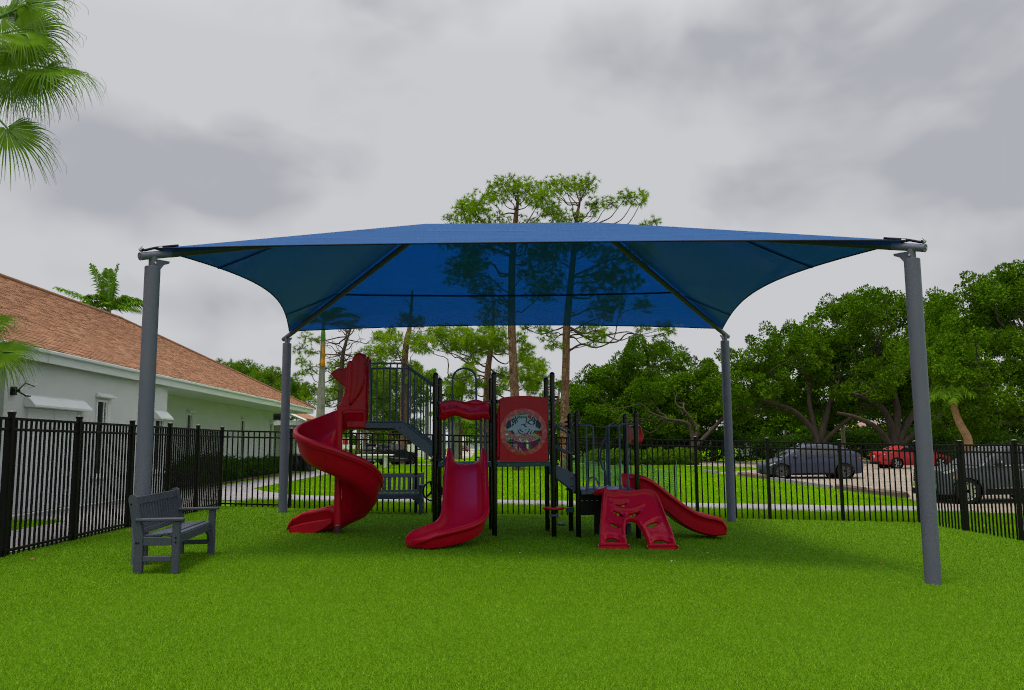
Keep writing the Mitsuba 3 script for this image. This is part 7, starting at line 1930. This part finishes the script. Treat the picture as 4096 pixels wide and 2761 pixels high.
# wheel stops and old timbers along the edge of the lot
mat('m_timber', proc(lambda p, n, uv: mix((0.06, 0.045, 0.04), (0.20, 0.155, 0.14), fbm(p.x * 7, p.y * 2, p.z * 7, 4))), 0.95, 0.1)
WS = [((12.85, 41.3), (13.1, 38.2), 'm_timber', 'weathered timber log under the front of the blue grey car'), ((13.15, 37.6), (13.33, 35.1), 'm_concrete', 'pale concrete wheel stop left of the middle fence post'), ((13.36, 34.7), (13.62, 32.3), 'm_concrete', 'second pale concrete wheel stop along the lawn edge'), ((13.7, 31.9), (13.95, 30.2), 'm_timber', 'dark timber log at the lawn edge right of the concrete stops'), ((14.0, 29.9), (14.35, 28.0), 'm_timber', 'longest dark timber log nearest the silver grey car'), ((12.3, 46.2), (12.6, 44.3), 'm_concrete', 'far pale wheel stop at the tip of the parking lot')]
for a, b, m_, lab in WS:
    a, b = V(*a, 0), V(*b, 0)
    L_ = np.linalg.norm(b - a); ang = math.atan2(b[1] - a[1], b[0] - a[0])
    if m_ == 'm_concrete':
        pr = Polygon([(-0.11, 0), (-0.07, 0.13), (0.07, 0.13), (0.11, 0)])
        ms = prism(pr, L_)
    else:
        pr = Polygon([(-0.14, 0), (-0.13, 0.14), (-0.05, 0.20), (0.08, 0.19), (0.14, 0.10), (0.14, 0)])
        ms = prism(pr, L_, 0.2)
        v = np.array(ms.vertices); v[:, :2] += (meshkit.noise(v * 4.0)[:, None] - 0.5) * 0.06
        ms = tm(v, ms.faces)
    M_ = np.array([[-math.sin(ang), 0, math.cos(ang), a[0]], [math.cos(ang), 0, math.sin(ang), a[1]], [0, 1, 0, 0], [0, 0, 0, 1.0]])
    ms = warp(moved(ms, M_), lambda v: np.c_[v[:, :2], v[:, 2] + gz(v[:, 0], v[:, 1])])
    thing('wheel_stop' if m_ == 'm_concrete' else 'timber_log', lab, 'wheel stop' if m_ == 'm_concrete' else 'log', mesh=ms, bsdf=m_, smooth=40)

# sagging green plastic mesh fence on the lawn
mat('m_net', (0.035, 0.16, 0.06), 0.4, 0.5)
nt = thing('net_fence', 'sagging green plastic mesh fence on the lawn behind the right slide', 'mesh fence')
NP = [(6.06, 25.9), (5.45, 27.6), (6.1, 31.0), (5.6, 36.0), (5.0, 40.5), (3.0, 41.5), (2.2, 41.0)]
NP = [(6.06, 25.9), (5.55, 27.3), (4.95, 29.6), (4.9, 33.0), (4.6, 37.0), (3.9, 40.5)]
for i, (x, y) in enumerate(NP):
    g = float(gz(x, y))
    tp = 1.18 if i % 2 == 0 else 1.0
    part(nt, 'stake', tube([(x, y, g - 0.05), (x + 0.02, y, g + tp)], 0.016, 6), 'm_net')
hs, vs_ = [], []
for (x0_, y0_), (x1_, y1_) in zip(NP, NP[1:]):
    L_ = math.hypot(x1_ - x0_, y1_ - y0_); n_ = 9
    for q in range(16):
        pts = []
        for t in np.linspace(0, 1, n_):
            x, y = x0_ + (x1_ - x0_) * t, y0_ + (y1_ - y0_) * t
            sag = 0.16 * math.sin(PI * t) * (q / 15) + 0.05 * math.sin(t * 9 + q * 0.4)
            pts.append((x + 0.12 * math.sin(PI * t) * math.sin(q * 0.3), y, float(gz(x, y)) + 0.06 + q * 0.064 - sag))
        (hs if (q + int(x0_ * 10)) % 3 else vs_).append(tube(pts, 0.008, 4, False))
    for t in np.linspace(0.02, 0.98, int(L_ / 0.09)):
        x, y = x0_ + (x1_ - x0_) * t, y0_ + (y1_ - y0_) * t
        g = float(gz(x, y))
        hs.append(tube([(x + 0.12 * math.sin(PI * t) * math.sin(z_ * 4.7), y, g + 0.06 + z_ - 0.16 * math.sin(PI * t) * z_) for z_ in (0, 0.3, 0.62, 0.96)], 0.0055, 3, False))
part(nt, 'strands', cat(hs + vs_), 'm_net', kind='stuff')

# far walls and houses
mat('m_far_white', (0.66, 0.67, 0.67), 0.8, 0.2)
mat('m_far_grey', (0.34, 0.36, 0.38), 0.8, 0.2)
mat('m_house_yellow', (0.62, 0.42, 0.10), 0.8, 0.2)
mat('m_roof_slate', (0.11, 0.11, 0.135), 0.85, 0.2)
mat('m_roof_pink', (0.30, 0.19, 0.17), 0.85, 0.2)


def house(label, cx, cy, w, d, h, rz, wallm, roofm, rot=0.0, gable=False, over=0.5, wins=4):
    k = thing('house', label, 'house')
    M = tr(cx, cy, 0) @ rotz(rot)
    part(k, 'wall', moved(bx(-w / 2, w / 2, -d / 2, d / 2, -0.2, h), M), wallm)
    a, b = w / 2 + over, d / 2 + over
    if gable:     # gable end towards the camera
        q = [V(-a, -b, h), V(a, -b, h), V(a, b, h), V(-a, b, h), V(0, -b, rz), V(0, b, rz)]
        f = [[0, 4, 5], [0, 5, 3], [1, 2, 5], [1, 5, 4], [2, 3, 5], [0, 2, 1], [0, 3, 2]]
        part(k, 'roof', moved(tm(q, f), M), roofm)
        part(k, 'gable_wall', moved(upright(prism(Polygon([(-w / 2, h), (w / 2, h), (0, rz - 0.12)]), 0.1), -b + 0.12), M), wallm)
        for s in (-1, 1):
            part(k, 'rake_board', moved(tube([(0, -b - 0.03, rz - 0.05), (s * a, -b - 0.03, h - 0.05)], 0.10, 4), M), 'm_far_white')
    else:
        q = [V(-a, -b, h), V(a, -b, h), V(a, b, h), V(-a, b, h), V(-a + b, 0, rz), V(a - b, 0, rz)]
        f = [[0, 1, 5], [0, 5, 4], [1, 2, 5], [2, 3, 4], [2, 4, 5], [3, 0, 4], [0, 2, 1], [0, 3, 2]]
        part(k, 'roof', moved(tm(q, f), M), roofm)
        part(k, 'fascia', moved(bx(-a, a, -b - 0.03, -b, h - 0.18, h + 0.02), M), 'm_far_white')
    for i in range(wins):
        x = -w / 2 + w * (i + 0.5) / wins
        wk = part(k, 'window', moved(bx(x - 0.6, x + 0.6, -d / 2 - 0.02, -d / 2 + 0.02, 0.9, 2.0), M), 'm_window_glass')
        part(wk, 'frame', moved(cat(bx(x - 0.68, x + 0.68, -d / 2 - 0.05, -d / 2 - 0.021, 2.0, 2.08), bx(x - 0.68, x + 0.68, -d / 2 - 0.05, -d / 2 - 0.021, 0.82, 0.9), bx(x - 0.03, x + 0.03, -d / 2 - 0.05, -d / 2 - 0.021, 0.9, 2.0)), M), 'm_far_white')
    return k


house('low house with a grey slate hip roof glimpsed behind the oaks', 34.2, 92, 9.0, 8.0, 2.15, 3.45, 'm_far_grey', 'm_roof_slate', 0.0)
hs_ = house('yellow gabled house glimpsed behind the tallest oak', 40.4, 88, 4.0, 9, 2.3, 3.75, 'm_house_yellow', 'm_roof_pink', 0.05, True, 0.35, 2)
house('low house with a faded pink roof behind the right canopy post', 45.0, 84, 6.4, 8.0, 2.6, 3.9, 'm_far_grey', 'm_roof_pink', 0.0)
hr = house('grey roofed house with white fascia and string lights at the right edge', 50.0, 77, 9.4, 8.0, 2.45, 3.6, 'm_far_grey', 'm_far_grey', 0.0)
mat('m_lamp_warm', (0.70, 0.42, 0.12), 0.3, 0.5)
for x in np.arange(46.2, 51, 0.55):
    part(hr, 'string_light', sphere((x, 72.35, 2.16), 0.05, 1), 'm_lamp_warm', True)
house('long low pale grey house behind the dark oak', 13.0, 99, 3.2, 6, 2.2, 2.95, 'm_far_grey', 'm_far_grey', 0.0, False, 0.3, 1)
house('small pale pink house partly hidden by the low oak branches', 20.0, 95, 4.2, 5, 2.1, 3.0, 'm_roof_pink', 'm_roof_pink', 0.0, False, 0.3, 2)
wk_ = thing('garden_wall', 'long low white wall far behind the pine trunks on the left', 'wall')
for i in range(12):
    part(wk_, 'wall_panel', bx(-34 + i * 2.2, -34 + i * 2.2 + 2.19, 120, 120.2, -0.1, 1.75, 0.01), 'm_far_white')
    part(wk_, 'pier', bx(-34 + i * 2.2 - 0.16, -34 + i * 2.2 + 0.16, 119.94, 120.26, -0.1, 1.9, 0.02), 'm_far_white')
wb = thing('warehouse', 'long low white building closing the far end of the road', 'building')
part(wb, 'wall', bx(-60, 30, 430, 450, -0.2, 3.2), 'm_far_white')
part(wb, 'roof_edge', bx(-60.5, 30.5, 429.4, 450.5, 3.2, 3.7), 'm_far_grey')
for x in np.arange(-50, 26, 9.0):
    part(wb, 'bay_door', bx(x, x + 4, 429.9, 430.02, -0.1, 2.6), 'm_far_grey')
# red posts and a hydrant along the road, a flag, a red notice by the trunks
mat('m_hydrant', (0.42, 0.04, 0.02), 0.4, 0.4)
hy = thing('fire_hydrant', 'red fire hydrant beside the road left of the front slide', 'fire hydrant', mesh=moved(lathe([(0.16, 0), (0.16, 0.06), (0.11, 0.08), (0.11, 0.62), (0.15, 0.64), (0.15, 0.70), (0.11, 0.80), (0.05, 0.86), (0.0, 0.90)], 16), tr(-5.35, 98, 0)), bsdf='m_hydrant', smooth=40)
part(hy, 'nozzle', cat(tube([(-5.55, 98, 0.5), (-5.15, 98, 0.5)], 0.07, 10), tube([(-5.35, 97.8, 0.45), (-5.35, 98, 0.45)], 0.08, 10)), 'm_hydrant')
for x, y, lab in ((-5.6, 128, 'nearest red marker post beside the road'), (-5.9, 142, 'middle red marker post beside the road'), (-6.3, 160, 'farthest red marker post beside the road')):
    b_ = thing('marker_post', lab, 'post', mesh=moved(lathe([(0.10, 0), (0.10, 1.0), (0.07, 1.08), (0.0, 1.1)], 12), tr(x, y, 0)), bsdf='m_hydrant', smooth=40)
    part(b_, 'base', bx(x - 0.2, x + 0.2, y - 0.2, y + 0.2, 0, 0.06), 'm_far_grey')
nb = thing('notice_sign', 'small red and white notice board left of the pine trunks', 'sign')
part(nb, 'board', bx(-12.75, -12.15, 78.0, 78.04, 1.55, 2.35), 'm_sign_white')
part(nb, 'print', bx(-12.70, -12.20, 77.98, 77.995, 1.75, 2.30), 'm_sign_red')
part(nb, 'post', bx(-12.49, -12.42, 78.045, 78.1, -0.1, 2.3), 'm_grey_steel')
fg = thing('flag', 'small flag of stripes on a pole far behind the stair', 'flag')
part(fg, 'pole', tube([(-6.1, 130, -0.1), (-6.1, 130, 8.0)], 0.05, 6), 'm_grey_steel')
mat('m_flag_blue', (0.03, 0.05, 0.20), 0.7, 0.2, two=True)
for i in range(7):
    part(fg, 'stripe', bx(-6.05, -4.9, 130, 130.01, 5.2 + i * 0.12, 5.2 + i * 0.12 + 0.118), 'm_sign_red' if i % 2 == 0 else 'm_sign_white')
part(fg, 'canton', bx(-6.05, -5.55, 129.985, 129.999, 5.62, 6.04), 'm_flag_blue')

# ------------------------------------------------------------------ scraps on the turf
mat('m_scrap_pale', (0.60, 0.61, 0.58), 0.7, 0.3, two=True)
mat('m_scrap_leaf', (0.30, 0.17, 0.07), 0.8, 0.2, two=True)
sr = np.random.default_rng(17)
SP = [(-1.95, 14.3), (-1.82, 14.25), (-1.62, 14.1), (-1.45, 13.9), (-1.30, 13.88), (-1.35, 13.6), (0.3, 12.4), (1.5, 12.9), (0.55, 12.2), (3.4, 12.6), (4.9, 13.3), (6.5, 14.6), (6.9, 14.6), (2.6, 11.6), (5.4, 15.8), (2.2, 8.1)]
for i, (x, y) in enumerate(SP):
    m = leaves(np.array([[x, y, float(gz(x, y)) + 0.035]]), np.array([[math.cos(i * 2.4), math.sin(i * 2.4), 0.12]]), 0.024 + 0.014 * sr.random(), 0.016, sr)
    thing('paper_scrap', 'tiny pale scrap lying on the green turf', 'scrap', 'pale scraps scattered on the turf', mesh=m, bsdf='m_scrap_pale')
for i, (x, y) in enumerate([(-5.6, 10.8), (-4.9, 12.2), (-5.75, 14.2), (-2.7, 9.6), (5.6, 11.8), (6.8, 12.9)]):
    m = leaves(np.array([[x, y, float(gz(x, y)) + 0.035]]), np.array([[math.cos(i * 1.7), math.sin(i * 1.7), 0.1]]), 0.07, 0.03, sr)
    thing('fallen_leaf', 'small dry brown leaf lying on the green turf', 'leaf', 'dry leaves fallen on the turf', mesh=m, bsdf='m_scrap_leaf')
